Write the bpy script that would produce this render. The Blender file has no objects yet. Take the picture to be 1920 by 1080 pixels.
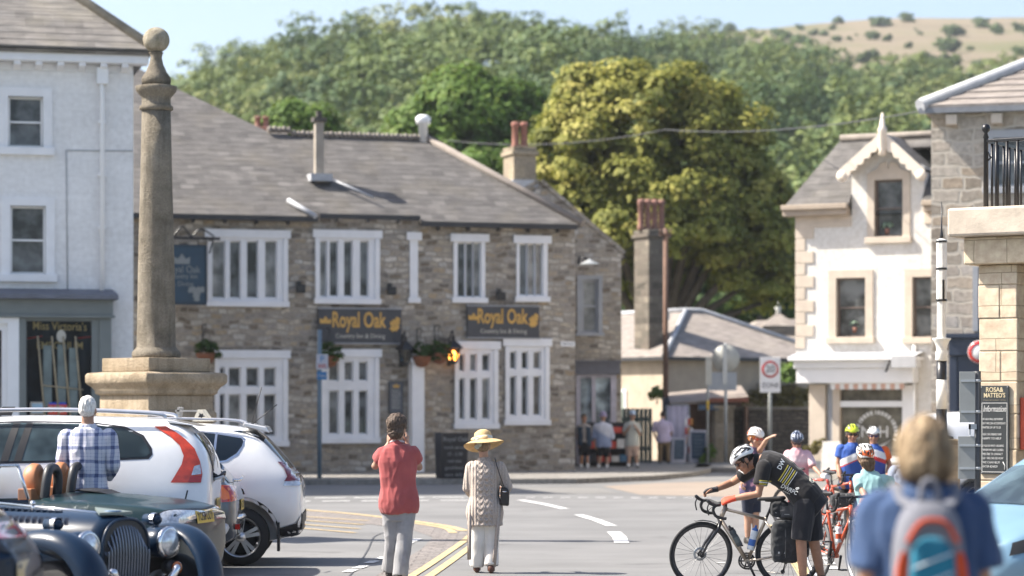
import bpy, bmesh, math, random
import numpy as np
from mathutils import Vector as V, Matrix, noise
from mathutils.bvhtree import BVHTree
R = math.radians
rnd = random.Random(7)
sc = bpy.context.scene
COL = sc.collection
F, HZ, CH = 5000.0, 768.0, 1.8          # focal length in photo pixels, horizon row, eye height
def P(px, py, Y):
 return V(((px - 960) / F * Y, Y, CH - (py - HZ) / F * Y))
def G(px, py, z=0.0):
 Y = (CH - z) * F / (py - HZ)
 return V(((px - 960) / F * Y, Y, z))
class MB:
 def __init__(self):
  self.v, self.f, self.m, self.s = [], [], [], []
 def add(self, vs, fs, mat=0, smooth=False):
  b = len(self.v)
  self.v += [V(p) for p in vs]
  for f in fs:
   self.f.append([b + i for i in f]); self.m.append(mat); self.s.append(smooth)
  return self
 def box(self, x0, x1, y0, y1, z0, z1, mat=0, M=None):
  x0, x1 = min(x0, x1), max(x0, x1); y0, y1 = min(y0, y1), max(y0, y1); z0, z1 = min(z0, z1), max(z0, z1)
  vs = [V((x, y, z)) for z in (z0, z1) for y in (y0, y1) for x in (x0, x1)]
  if M: vs = [M @ p for p in vs]
  return self.add(vs, [(0, 2, 3, 1), (4, 5, 7, 6), (0, 1, 5, 4), (2, 6, 7, 3), (0, 4, 6, 2), (1, 3, 7, 5)], mat)
 def tube(self, pts, r, n=8, cap=True, mat=0, smooth=True, flat=None):
  pts = [V(p) for p in pts]
  rs = r if isinstance(r, (list, tuple)) else [r] * len(pts)
  rings = []; up = None
  for i, p in enumerate(pts):
   t = (pts[min(i + 1, len(pts) - 1)] - pts[max(i - 1, 0)])
   if t.length < 1e-9: t = V((0, 0, 1))
   t.normalize()
   if up is None:
    a = V((0, 0, 1)) if abs(t.z) < .9 else V((1, 0, 0))
    up = (a - t * a.dot(t)).normalized()
   else:
    up = up - t * up.dot(t)
    if up.length < 1e-6: up = t.orthogonal()
    up.normalize()
   s = t.cross(up)
   k = 1 if flat is None else flat
   rings.append([p + (s * math.cos(a) + up * math.sin(a) * k) * rs[i] for a in [2 * math.pi * j / n for j in range(n)]])
  return self.loft(rings, cap, mat, smooth)
 def loft(self, rings, cap=True, mat=0, smooth=True, closed=True):
  n = len(rings[0]); vs = [p for r in rings for p in r]; fs = []
  for i in range(len(rings) - 1):
   for j in range(n if closed else n - 1):
    k = (j + 1) % n
    fs.append((i * n + j, i * n + k, (i + 1) * n + k, (i + 1) * n + j))
  self.add(vs, fs, mat, smooth)
  if cap and closed:
   b = len(self.v) - len(vs)
   self.f.append([b + j for j in range(n)][::-1]); self.m.append(mat); self.s.append(False)
   self.f.append([b + (len(rings) - 1) * n + j for j in range(n)]); self.m.append(mat); self.s.append(False)
  return self
 def lathe(self, prof, c=(0, 0, 0), n=24, M=None, mat=0, smooth=True, cap=True):
  c = V(c); rings = []
  for r, z in prof:
   ring = []
   for j in range(n):
    a = 2 * math.pi * j / n
    p = V((r * math.cos(a), r * math.sin(a), z))
    if M: p = M @ p
    ring.append(c + p)
   rings.append(ring)
  return self.loft(rings, cap, mat, smooth)
 def ell(self, c, r, M=None, nu=16, nv=10, mat=0):
  c = V(c); rings = []
  if not isinstance(r, (tuple, list, V)): r = (r, r, r)
  for i in range(nv + 1):
   th = math.pi * (0.02 + 0.96 * i / nv)
   ring = []
   for j in range(nu):
    a = 2 * math.pi * j / nu
    p = V((r[0] * math.sin(th) * math.cos(a), r[1] * math.sin(th) * math.sin(a), -r[2] * math.cos(th)))
    if M: p = M @ p
    ring.append(c + p)
   rings.append(ring)
  return self.loft(rings, True, mat, True)
 def prism(self, poly, d0, d1, fr=None, mat=0, smooth=False):
  """poly of (a,b) in the frame (o, ax, ay, az) pulled from d0 to d1 along az; default frame: x, z, y"""
  o, ax, ay, az = fr if fr else (V((0, 0, 0)), V((1, 0, 0)), V((0, 0, 1)), V((0, 1, 0)))
  n = len(poly)
  A = [o + ax * a + ay * b + az * d0 for a, b in poly]; B = [o + ax * a + ay * b + az * d1 for a, b in poly]
  fs = [list(range(n)), list(range(2 * n - 1, n - 1, -1))] + [(i, i + n, (i + 1) % n + n, (i + 1) % n) for i in range(n)]
  return self.add(A + B, fs, mat, smooth)
 def merge(self, other, M=None):
  b = len(self.v)
  self.v += [(M @ p if M else p.copy()) for p in other.v]
  self.f += [[b + i for i in f] for f in other.f]; self.m += other.m; self.s += other.s
  return self
 def xf(self, M):
  self.v = [M @ p for p in self.v]; return self
 def text(self, s, o, ax, ay, size, depth=.01, bold=0., sx=1., align='CENTER', mat=0, shear=0.):
  vs, fs = text_mesh(s, depth, bold, align, shear)
  o, ax, ay = V(o), V(ax).normalized(), V(ay).normalized(); az = ax.cross(ay)
  return self.add([o + ax * (p.x * size * sx) + ay * (p.y * size) + az * (p.z) for p in vs], fs, mat)
 def mesh(self, name, mats=None, shift=None, recalc=True):
  me = bpy.data.meshes.new(name)
  vs = [p - shift for p in self.v] if shift is not None else self.v
  me.from_pydata([tuple(p) for p in vs], [], self.f)
  if recalc:
   bm = bmesh.new(); bm.from_mesh(me)
   bmesh.ops.recalc_face_normals(bm, faces=bm.faces[:]); bm.to_mesh(me); bm.free()
  me.polygons.foreach_set('material_index', self.m); me.polygons.foreach_set('use_smooth', self.s)
  for m in (mats or []): me.materials.append(m)
  return me
_TC = {}
def text_mesh(s, depth, bold, align, shear=0.):
 k = (s, depth, bold, align, shear)
 if k not in _TC:
  cu = bpy.data.curves.new('tmp_text', 'FONT'); cu.body = s; cu.size = 1.0; cu.extrude = depth / 2
  cu.offset = bold; cu.align_x = align; cu.align_y = 'CENTER'; cu.resolution_u = 3; cu.shear = shear
  ob = bpy.data.objects.new('tmp_text', cu); COL.objects.link(ob)
  dg = bpy.context.evaluated_depsgraph_get(); dg.update()
  me = bpy.data.meshes.new_from_object(ob.evaluated_get(dg))
  _TC[k] = ([v.co.copy() for v in me.vertices], [list(p.vertices) for p in me.polygons])
  bpy.data.objects.remove(ob); bpy.data.curves.remove(cu); bpy.data.meshes.remove(me)
 return _TC[k]
def uvbox(me):
 """metre-sized box projected texture coordinates, stored on the mesh"""
 uv = me.uv_layers.new(name='UVMap')
 n = len(me.loops)
 co = np.zeros(len(me.vertices) * 3); me.vertices.foreach_get('co', co); co = co.reshape(-1, 3)
 li = np.zeros(n, dtype=np.int64); me.loops.foreach_get('vertex_index', li)
 out = np.zeros((n, 2))
 for p in me.polygons:
  nx, ny, nz = p.normal; idx = li[p.loop_start:p.loop_start + p.loop_total]; c = co[idx]
  if abs(nz) > .95: u, v = c[:, 0], c[:, 1]
  elif abs(ny) >= abs(nx):
   k = math.sqrt(ny * ny + nz * nz); u = c[:, 0]; v = c[:, 2] * abs(ny) / k + c[:, 1] * nz / k * (-1 if ny > 0 else 1) * (-1 if False else 1)
   v = c[:, 2] / max(.3, abs(ny) / k) if abs(nz) > .2 else c[:, 2]
  else:
   k = math.sqrt(nx * nx + nz * nz); u = c[:, 1]
   v = c[:, 2] / max(.3, abs(nx) / k) if abs(nz) > .2 else c[:, 2]
  out[p.loop_start:p.loop_start + p.loop_total, 0] = u; out[p.loop_start:p.loop_start + p.loop_total, 1] = v
 uv.data.foreach_set('uv', out.ravel())
SH = {}
def thing(name, label, cat, loc=(0, 0, 0), rz=0., group=None, local=False):
 o = bpy.data.objects.new(name, None); COL.objects.link(o)
 o.empty_display_size = .2
 o.location = loc; o.rotation_euler = (0, 0, rz)
 o['label'] = label; o['category'] = cat
 if group: o['group'] = group
 SH[o.name] = None if local else V(loc)
 return o
def part(mb, name, mats, parent=None, label=None, uv=False, bevel=0., kind=None):
 if not isinstance(mats, (list, tuple)): mats = [mats]
 sh = SH.get(parent.name) if parent else None
 me = mb if isinstance(mb, bpy.types.Mesh) else mb.mesh(name, mats, sh)
 if isinstance(mb, bpy.types.Mesh):
  if sh is not None: me.transform(Matrix.Translation(-sh))
  me.materials.clear()
  for m in mats: me.materials.append(m)
  me.name = name
 if uv: uvbox(me)
 o = bpy.data.objects.new(name, me); COL.objects.link(o)
 if parent: o.parent = parent; SH[o.name] = sh
 if label: o['label'] = label
 if kind: o['kind'] = kind
 if bevel:
  b = o.modifiers.new('Bevel', 'BEVEL'); b.width = bevel; b.segments = 2; b.limit_method = 'ANGLE'; b.angle_limit = R(40)
 return o
def solo(mb, name, mats, label, cat, loc, group=None, uv=False, bevel=0.):
 """a thing that is one mesh (vertices given in world space)"""
 loc = V(loc); me = mb.mesh(name, mats if isinstance(mats, (list, tuple)) else [mats], loc)
 if uv: uvbox(me)
 o = bpy.data.objects.new(name, me); COL.objects.link(o); o.location = loc
 o['label'] = label; o['category'] = cat
 if group: o['group'] = group
 if bevel:
  b = o.modifiers.new('Bevel', 'BEVEL'); b.width = bevel; b.segments = 2; b.limit_method = 'ANGLE'; b.angle_limit = R(40)
 return o
def struct(mb, name, mats, uv=False, kind='structure'):
 o = part(mb, name, mats, None, uv=uv); o['kind'] = kind; return o
def copy_tree(o, parent=None, label=None, loc=None, rz=None):
 c = o.copy(); COL.objects.link(c)
 if parent: c.parent = parent
 if label: c['label'] = label
 if loc is not None: c.location = loc
 if rz is not None: c.rotation_euler = (0, 0, rz)
 for ch in list(o.children): copy_tree(ch, c)
 return c
def evaluated(me, mods):
 """mesh after a list of (type, settings) modifiers"""
 ob = bpy.data.objects.new('tmp', me); COL.objects.link(ob)
 for t, kw in mods:
  m = ob.modifiers.new(t, t)
  for k, v in kw.items(): setattr(m, k, v)
 dg = bpy.context.evaluated_depsgraph_get(); dg.update()
 out = bpy.data.meshes.new_from_object(ob.evaluated_get(dg))
 bpy.data.objects.remove(ob); bpy.data.meshes.remove(me)
 return out
def fuse(mb, voxel=.008, it=4, fold=0., fs=9., stretch=(1, 1, .45), seed=0, fine=0.):
 """one continuous surface out of overlapping closed pieces, smoothed, with cloth folds"""
 me = evaluated(mb.mesh('tmp'), [('REMESH', dict(mode='VOXEL', voxel_size=voxel, use_smooth_shade=True)), ('SMOOTH', dict(factor=.5, iterations=it))])
 if fold or fine:
  off = V((seed * 3.7, seed * 1.3, seed * 7.1))
  cs = []
  for v in me.vertices:
   p = V((v.co.x * stretch[0], v.co.y * stretch[1], v.co.z * stretch[2])) * fs + off
   d = fold * .35
   if fold:
    w = noise.noise(p * .5) * .9
    d += fold * (noise.noise(p + V((w, w, w))) * .6 + (.5 - abs(noise.noise(p * 1.7 + V((5, w, 2))))) * .8)
   if fine: d += fine * noise.noise(v.co * 60 + off)
   cs += list(v.co + v.normal * d)
  me.vertices.foreach_set('co', cs)
 me.polygons.foreach_set('use_smooth', [True] * len(me.polygons))
 me.update()
 return me
def bvh_of(me):
 return BVHTree.FromPolygons([v.co.copy() for v in me.vertices], [list(p.vertices) for p in me.polygons])
def decal(bvh, poly, o, ax, ay, off=.004, cell=.05, mat=0, mb=None, far=3., thick=0.):
 """flat outline laid onto a curved surface along ax x ay (looking against it)"""
 o, ax, ay = V(o), V(ax).normalized(), V(ay).normalized(); d = -(ax.cross(ay))
 bm = bmesh.new()
 if isinstance(poly, tuple):
  vs = [bm.verts.new((p.x, p.y, 0)) for p in poly[0]]
  for f in poly[1]:
   try: bm.faces.new([vs[i] for i in f])
   except ValueError: pass
 else:
  bm.faces.new([bm.verts.new((a, b, 0)) for a, b in poly])
  bmesh.ops.triangulate(bm, faces=bm.faces[:])
 if cell:
  for ax_i in (0, 1):
   lo = min(v.co[ax_i] for v in bm.verts); hi = max(v.co[ax_i] for v in bm.verts)
   k = math.ceil(lo / cell) * cell
   while k < hi:
    n = V((1, 0, 0)) if ax_i == 0 else V((0, 1, 0))
    bmesh.ops.bisect_plane(bm, geom=bm.verts[:] + bm.edges[:] + bm.faces[:], plane_co=n * k, plane_no=n)
    k += cell
 mb = mb or MB(); vs = []
 for v in bm.verts:
  p = o + ax * v.co.x + ay * v.co.y
  hit, nr, _, _ = bvh.ray_cast(p - d * far, d, far * 2)
  if hit is None:
   hit, nr, _, _ = bvh.find_nearest(p)
  if nr.dot(d) > 0: nr = -nr
  vs.append(hit + nr * off)
 bm.verts.index_update()
 fs = [[v.index for v in f.verts] for f in bm.faces]
 mb.add(vs, fs, mat, True)
 bm.free()
 return mb
def oval(w, h, n=24, c=(0, 0), e=2.):
 return [(c[0] + w / 2 * math.copysign(abs(math.cos(a)) ** (2 / e), math.cos(a)), c[1] + h / 2 * math.copysign(abs(math.sin(a)) ** (2 / e), math.sin(a))) for a in [2 * math.pi * i / n for i in range(n)]]
def rect(w, h, c=(0, 0)):
 return [(c[0] - w / 2, c[1] - h / 2), (c[0] + w / 2, c[1] - h / 2), (c[0] + w / 2, c[1] + h / 2), (c[0] - w / 2, c[1] + h / 2)]
def spline(pts, n=6):
 """Catmull-Rom through points"""
 pts = [V(p) for p in pts]; out = []
 for i in range(len(pts) - 1):
  p0, p1, p2, p3 = pts[max(i - 1, 0)], pts[i], pts[i + 1], pts[min(i + 2, len(pts) - 1)]
  for k in range(n):
   t = k / n
   out.append(.5 * ((2 * p1) + (p2 - p0) * t + (2 * p0 - 5 * p1 + 4 * p2 - p3) * t * t + (3 * p1 - p0 - 3 * p2 + p3) * t ** 3))
 out.append(pts[-1])
 return out
def lerp(a, b, t): return a + (b - a) * t
def interp(xs, ys, x):
 return float(np.interp(x, xs, ys))
class NT:
 def __init__(self, name):
  self.mat = bpy.data.materials.new(name); self.mat.use_nodes = True
  self.t = self.mat.node_tree; self.b = self.t.nodes['Principled BSDF']
  self._co = None
 def n(self, typ, ins=None, **props):
  nd = self.t.nodes.new('ShaderNode' + typ)
  for k, v in props.items(): setattr(nd, k, v)
  for k, v in (ins or {}).items():
   s = nd.inputs[k]
   if hasattr(v, 'outputs'): v = v.outputs[0]
   if isinstance(v, bpy.types.NodeSocket): self.t.links.new(v, s)
   else:
    if isinstance(v, (tuple, list, V)) and len(v) == 3 and s.type == 'RGBA': v = (*v, 1)
    s.default_value = v
  return nd
 def co(self, kind='Object'):
  return self.n('TexCoord').outputs[kind]
 def ramp(self, fac, stops, mode='LINEAR'):
  r = self.n('ValToRGB', {'Fac': fac}); r.color_ramp.interpolation = mode
  e = r.color_ramp.elements
  while len(e) < len(stops): e.new(.5)
  for i, (p, c) in enumerate(stops):
   e[i].position = p; e[i].color = (*c, 1) if len(c) == 3 else c
  return r.outputs[0]
 def mix(self, fac, a, b, mode='MIX'):
  m = self.n('Mix', data_type='RGBA', blend_type=mode, clamp_factor=True)
  for i, v in ((0, fac), (6, a), (7, b)):
   s = m.inputs[i]
   if hasattr(v, 'outputs'): v = v.outputs[0]
   if isinstance(v, bpy.types.NodeSocket): self.t.links.new(v, s)
   else: s.default_value = (*v, 1) if isinstance(v, (tuple, list)) and len(v) == 3 else v
  return m.outputs[2]
 def math(self, op, a, b=0., c=0.):
  return self.n('Math', {0: a, 1: b, 2: c}, operation=op).outputs[0]
 def noise(self, scale, co=None, detail=4., rough=.55, dist=0.):
  ins = {'Scale': scale, 'Detail': detail, 'Roughness': rough, 'Distortion': dist}
  if co is not None: ins['Vector'] = co
  else: ins['Vector'] = self.co()
  return self.n('TexNoise', ins).outputs[0]
 def bump(self, h, strength=.3, dist=.01, prev=None):
  ins = {'Height': h, 'Strength': strength, 'Distance': dist}
  if prev is not None: ins['Normal'] = prev
  return self.n('Bump', ins).outputs[0]
 def set(self, **kw):
  names = dict(col='Base Color', rough='Roughness', metal='Metallic', nor='Normal', spec='Specular IOR Level', coat='Coat Weight', coatr='Coat Roughness',
     trans='Transmission Weight', ior='IOR', alpha='Alpha', emc='Emission Color', ems='Emission Strength', sheen='Sheen Weight', sub='Subsurface Weight')
  for k, v in kw.items():
   s = self.b.inputs[names[k]]
   if hasattr(v, 'outputs'): v = v.outputs[0]
   if isinstance(v, bpy.types.NodeSocket): self.t.links.new(v, s)
   else: s.default_value = (*v, 1) if isinstance(v, (tuple, list)) and len(v) == 3 else v
  return self
_M = {}
def scl(c, k): return tuple(min(1., x * k) for x in c)
def M(name, col=None, rough=.6, var=.12, vs=6., metal=0., bump=0., bs=40., coat=0., spec=.5, rv=0., **kw):
 """plain procedural material: colour drifting with noise, optional bump"""
 if name in _M: return _M[name]
 t = NT(name)
 if var:
  n = t.noise(vs); t.set(col=t.ramp(n, [(.3, scl(col, 1 - var)), (.7, scl(col, 1 + var))]))
 else: t.set(col=col)
 t.set(rough=rough, metal=metal, coat=coat, spec=spec, **kw)
 if rv: t.set(rough=t.ramp(t.noise(vs * 2), [(.3, (rough - rv,) * 3), (.7, (rough + rv,) * 3)]))
 if bump: t.set(nor=t.bump(t.noise(bs), bump, .01))
 _M[name] = t.mat
 return t.mat
def stone_mat(name, cols, mortar, bw=.42, rh=.19, ms=.022, dist=.06, weather=.25, bump=.6, rough=.9, dirt=(.12, .1, .08)):
 t = NT(name); uv = t.co('UV')
 w = t.n('TexNoise', {'Vector': uv, 'Scale': 2.2, 'Detail': 3.}); ww = t.n('VectorMath', {0: w.outputs[1], 1: (.5, .5, .5)}, operation='SUBTRACT')
 w2 = t.n('VectorMath', {0: ww, 'Scale': dist * 2}, operation='SCALE'); p = t.n('VectorMath', {0: uv, 1: w2}, operation='ADD')
 br = t.n('TexBrick', {'Vector': p, 'Color1': (0, 0, 0), 'Color2': (1, 1, 1), 'Mortar': (.5, .5, .5), 'Scale': 1., 'Mortar Size': ms, 'Mortar Smooth': .35, 'Bias': 0., 'Brick Width': bw, 'Row Height': rh}, offset=.47, squash=.75, squash_frequency=3)
 st = [(i / max(1, len(cols) - 1) * .9 + .05, c) for i, c in enumerate(cols)]
 col = t.ramp(br.outputs[0], st)
 n1 = t.noise(9., uv, 5); col = t.mix(.5, col, t.ramp(n1, [(.3, (.25, .25, .25)), (.7, (.75, .75, .75))]), 'OVERLAY')
 n2 = t.noise(.7, uv, 4); col = t.mix(t.math('MULTIPLY', t.ramp(n2, [(.45, (0, 0, 0)), (.75, (1, 1, 1))]), weather), col, dirt)
 col = t.mix(br.outputs[1], col, mortar)
 h = t.math('SUBTRACT', t.math('MULTIPLY', n1, .35), br.outputs[1])
 t.set(col=col, rough=rough, nor=t.bump(h, bump, .03), spec=.25)
 return t.mat
def slate_mat(name, cols, rh=.2, bw=.28, moss=None):
 t = NT(name); uv = t.co('UV')
 br = t.n('TexBrick', {'Vector': uv, 'Color1': (0, 0, 0), 'Color2': (1, 1, 1), 'Mortar': (.5, .5, .5), 'Scale': 1., 'Mortar Size': .008, 'Mortar Smooth': .2, 'Brick Width': bw, 'Row Height': rh}, offset=.5)
 col = t.ramp(br.outputs[0], [(i / (len(cols) - 1), c) for i, c in enumerate(cols)])
 st = t.n('Mapping', {'Vector': uv, 'Scale': (.9, 3., 1)}); n0 = t.noise(2.2, st, 5)
 col = t.mix(.55, col, t.ramp(n0, [(.3, (.2, .2, .2)), (.7, (.8, .8, .8))]), 'OVERLAY')
 n2 = t.noise(.8, uv, 5)
 col = t.mix(t.ramp(n2, [(.5, (0, 0, 0)), (.8, (.5, .5, .5))]), col, moss or (.3, .27, .2))
 sx = t.n('SeparateXYZ', {0: uv}); saw = t.math('FRACT', t.math('DIVIDE', sx.outputs[1], rh))
 edge = t.ramp(saw, [(0, (.25, .25, .25)), (.07, (1, 1, 1))])
 col = t.mix(1., col, edge, 'MULTIPLY')
 h = t.math('SUBTRACT', t.math('SUBTRACT', 1., saw), t.math('MULTIPLY', br.outputs[1], .5))
 t.set(col=col, rough=.7, nor=t.bump(h, .8, .03), spec=.35)
 return t.mat
def asphalt_mat(name, c=(.13, .135, .14), big=.18):
 t = NT(name); o = t.co()
 f = t.noise(70., o, 3, .7); g = t.noise(.35, o, 5, .6); s = t.n('Mapping', {'Vector': o, 'Scale': (.12, 1.1, 1)}); g2 = t.noise(.8, s, 3)
 col = t.ramp(f, [(.25, scl(c, .75)), (.75, scl(c, 1.25))])
 col = t.mix(t.ramp(g, [(.35, (0, 0, 0)), (.7, (1, 1, 1))]), col, t.mix(.5, col, scl(c, 1 - big * 2)))
 col = t.mix(t.ramp(g2, [(.5, (0, 0, 0)), (.75, (.35, .35, .35))]), col, scl(c, 1.35))
 col = t.mix(t.ramp(t.noise(.9, o, 3, .6, .6), [(.6, (0, 0, 0)), (.72, (.55, .55, .55))]), col, scl(c, .5))
 t.set(col=col, rough=.85, nor=t.bump(f, .35, .006), spec=.3)
 return t.mat
def leaf_mat(name, cols, trans=.25):
 """leaf colours run over the per-leaf value stored on the mesh"""
 t = NT(name)
 a = t.n('Attribute', attribute_name='tint'); col = t.ramp(a.outputs[2], [(i / (len(cols) - 1), c) for i, c in enumerate(cols)])
 t.set(col=col, rough=.65, spec=.25)
 tr = t.n('BsdfTranslucent', {'Color': t.mix(.5, col, (.25, .3, .03))})
 mx = t.n('MixShader', {0: trans}); t.t.links.new(t.b.outputs[0], mx.inputs[1]); t.t.links.new(tr.outputs[0], mx.inputs[2])
 t.t.links.new(mx.outputs[0], t.t.nodes['Material Output'].inputs[0])
 return t.mat
def glass_mat(name, col=(.015, .018, .02), rough=.04, var=0., spec=.4):
 t = NT(name)
 if var:
  n = t.noise(1.7, t.co(), 3); t.set(col=t.ramp(n, [(.4, col), (.65, scl(col, 1 + var))]))
 else: t.set(col=col)
 t.set(rough=rough, spec=spec, nor=t.bump(t.noise(1.5), .06, .02)); return t.mat
def paint_mat(name, col, metal=0., flake=0., dirt=0., coat=1.):
 t = NT(name); c = t.ramp(t.noise(2.5, None, 3), [(.3, scl(col, .94)), (.7, scl(col, 1.05))])
 if dirt:
  sx = t.n('SeparateXYZ', {0: t.co()}); d = t.ramp(sx.outputs[2], [(.2, (1, 1, 1)), (.6, (0, 0, 0))])
  c = t.mix(t.math('MULTIPLY', t.math('MULTIPLY', d, t.noise(5.)), dirt), c, (.2, .17, .13))
 t.set(col=c, rough=.35, metal=metal, coat=coat, coatr=.04, spec=.2 + .3 * coat); return t.mat
def clear_glass(name, tint=(.85, .9, .9)):
 t = NT(name)
 g = t.n('BsdfGlossy', {'Color': (1, 1, 1), 'Roughness': .02}); tr = t.n('BsdfTransparent', {'Color': tint})
 fr = t.n('Fresnel', {'IOR': 1.45}); mx = t.n('MixShader', {0: fr.outputs[0]})
 t.t.links.new(tr.outputs[0], mx.inputs[1]); t.t.links.new(g.outputs[0], mx.inputs[2])
 t.t.links.new(mx.outputs[0], t.t.nodes['Material Output'].inputs[0])
 return t.mat
def skin_mat(name, c):
 t = NT(name)
 n = t.noise(14., None, 4); t.set(col=t.ramp(n, [(.3, scl(c, .86)), (.7, scl(c, 1.12))]), rough=.5, sub=.08, spec=.35, nor=t.bump(t.noise(90.), .1, .004))
 t.b.inputs['Subsurface Radius'].default_value = (.02, .01, .005); return t.mat
def cloth(name, col=None, var=.1, weave=180., rough=.9, bump=.25):
 if name in _M: return _M[name]
 t = NT(name)
 n = t.noise(5., None, 4); t.set(col=t.ramp(n, [(.3, scl(col, 1 - var)), (.7, scl(col, 1 + var))]), rough=rough, spec=.2, sheen=.15, nor=t.bump(t.noise(weave), bump, .003))
 _M[name] = t.mat; return t.mat
SANDSTONE = stone_mat('sandstone', [(.2, .16, .11), (.3, .25, .18), (.26, .22, .17), (.36, .3, .21)], (.27, .23, .18), bw=.9, rh=.45, ms=.012, dist=.02, weather=.4, bump=.35)
RUBBLE = stone_mat('rubble_stone', [(.2, .165, .125), (.35, .305, .25), (.42, .365, .285), (.31, .275, .24), (.58, .53, .46), (.37, .29, .195), (.53, .5, .45), (.16, .135, .11), (.47, .425, .36)], (.33, .295, .25), bw=.33, rh=.145, ms=.024, dist=.13, weather=.55, bump=.9)
RUBBLE_PALE = stone_mat('pale_rubble_stone', [(.28, .235, .185), (.42, .37, .31), (.37, .32, .27), (.48, .43, .37), (.39, .31, .23), (.45, .42, .39)], (.5, .45, .38), bw=.62, rh=.28, ms=.035, dist=.12, weather=.2, bump=.7, dirt=(.2, .17, .13))
WALLSTONE = stone_mat('garden_stone', [(.075, .06, .045), (.13, .11, .085), (.1, .085, .07), (.16, .135, .1)], (.07, .06, .05), bw=.35, rh=.13, ms=.03, dist=.12, weather=.4, bump=1.)
SLATE = slate_mat('stone_slate', [(.08, .075, .071), (.118, .11, .104), (.097, .091, .086), (.142, .133, .125)], rh=.27, bw=.36, moss=(.16, .14, .105))
SLATE_PALE = slate_mat('pale_slate', [(.215, .187, .167), (.28, .247, .222), (.245, .214, .191)], rh=.25, bw=.34, moss=(.34, .3, .24))
SLATE_DARK = slate_mat('grey_slate', [(.13, .12, .11), (.19, .175, .16), (.16, .15, .14)], rh=.3, bw=.42)
ASPHALT = asphalt_mat('asphalt', (.185, .184, .182), .26)
ASPHALT_OLD = asphalt_mat('old_asphalt', (.2, .195, .185))
BUFF = asphalt_mat('buff_surface', (.265, .22, .18), .1)
FLAGS = stone_mat('paving_flags', [(.19, .18, .165), (.25, .235, .215), (.22, .21, .195)], (.12, .115, .105), bw=.75, rh=.6, ms=.01, dist=.01, weather=.2, bump=.25)
SETTS = stone_mat('stone_setts', [(.17, .155, .145), (.24, .215, .2), (.2, .185, .175)], (.11, .1, .095), bw=.26, rh=.13, ms=.012, dist=.01, weather=.2, bump=.4)
KERB = stone_mat('kerb_stone', [(.24, .225, .2), (.3, .28, .25)], (.12, .11, .1), bw=.9, rh=.4, ms=.008, dist=.0, weather=.25, bump=.2)
WHITE_RENDER = stone_mat('white_painted_wall', [(.72, .71, .7), (.78, .77, .76), (.75, .74, .73)], (.7, .69, .68), bw=.9, rh=.36, ms=.006, dist=.02, weather=.25, bump=.3, rough=.8, dirt=(.55, .55, .54))
COTTAGE_WHITE = stone_mat('cottage_render', [(.67, .65, .61), (.72, .7, .66)], (.68, .66, .62), bw=1.5, rh=.8, ms=.002, dist=.1, weather=.3, bump=.25, rough=.85, dirt=(.66, .62, .55))
WHITE_STONE = M('white_painted_stone', (.78, .78, .79), .6, .05, 3., bump=.15, bs=25.)
CREAM_STONE = M('cream_stone', (.58, .5, .41), .75, .1, 3., bump=.2, bs=25.)
CREAM_PAINT = M('cream_paint', (.74, .65, .54), .6, .06, 3.)
WHITE_PAINT = M('white_paint', (.8, .8, .8), .45, .03, 3.)
GREY_PAINT = M('grey_paint', (.34, .35, .37), .5, .08, 3.)
SAGE = M('sage_paint', (.155, .175, .17), .5, .1, 2.)
NAVY_SIGN = M('navy_sign', (.018, .05, .085), .45, .15, 3.)
CHARCOAL = M('charcoal_sign', (.05, .052, .06), .5, .12, 3.)
GOLD = M('gold_lettering', (.62, .36, .08), .4, .15, 5.)
PALE_INK = M('pale_lettering', (.5, .48, .42), .5, .05)
WHITE_INK = M('white_lettering', (.6, .6, .58), .6, .05)
BLACK_METAL = M('black_iron', (.012, .012, .014), .35, .2, 10., bump=.1)
DARK_METAL = M('dark_gutter', (.03, .03, .033), .5, .2, 4.)
GALV = M('galvanised_steel', (.42, .44, .45), .45, .1, 8., metal=.4)
TERRA = M('terracotta', (.23, .115, .085), .8, .3, 5., bump=.2)
BRICK = M('red_brick', (.27, .12, .085), .85, .25, 8., bump=.3)
LEAD = M('lead_flashing', (.4, .41, .43), .55, .12, 4.)
DGLASS = glass_mat('window_glass', (.03, .032, .033), var=5.)  # brighter patches in the pane colour imitate reflections and curtains
SHOPGLASS = glass_mat('shop_glass', (.006, .009, .012), var=1.5, spec=.15)
CURTAIN = M('net_curtain', (.42, .43, .44), .9, .1, 4.)
WOOD = M('weathered_wood', (.17, .1, .065), .8, .25, 4., bump=.3)
TIMBER = M('brown_pole', (.16, .09, .06), .8, .2, 4., bump=.2)
EARTH = M('earth', (.1, .09, .05), .95, .3, 1.)
GRASS = M('grass', (.1, .14, .035), .95, .3, .4)
RUBBER = M('tyre_rubber', (.012, .012, .013), .75, .1, 10.)
CHROME = M('chrome', (.75, .75, .76), .12, .0, metal=1.)
ALLOY = M('alloy', (.55, .56, .58), .28, .05, metal=.9)
BLACKPLASTIC = M('black_plastic', (.015, .015, .017), .5, .15, 8.)
MARK_WHITE = M('white_marking', (.55, .55, .54), .8, .3, 9.)
MARK_YELLOW = M('yellow_marking', (.45, .34, .18), .8, .4, 12.)
WHITE_PLASTIC = M('white_plastic', (.75, .75, .75), .35, .03)
RED_LENS = M('red_lens', (.42, .02, .015), .12, .2, 20., coat=1.)
ORANGE_LENS = M('orange_lens', (.7, .16, .02), .12, .15, 20., coat=1.)
CLEAR_LENS = M('clear_lens', (.6, .62, .64), .08, .3, 30., coat=1., metal=.5)
cam_d = bpy.data.cameras.new('camera'); cam = bpy.data.objects.new('camera', cam_d); COL.objects.link(cam)
cam.location = (0, 0, CH); cam.rotation_euler = (R(90), 0, 0)
cam_d.sensor_width = 36; cam_d.lens = F / 1920 * 36; cam_d.shift_y = (HZ - 540) / 1920
cam_d.clip_start = .5; cam_d.clip_end = 6000
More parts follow.
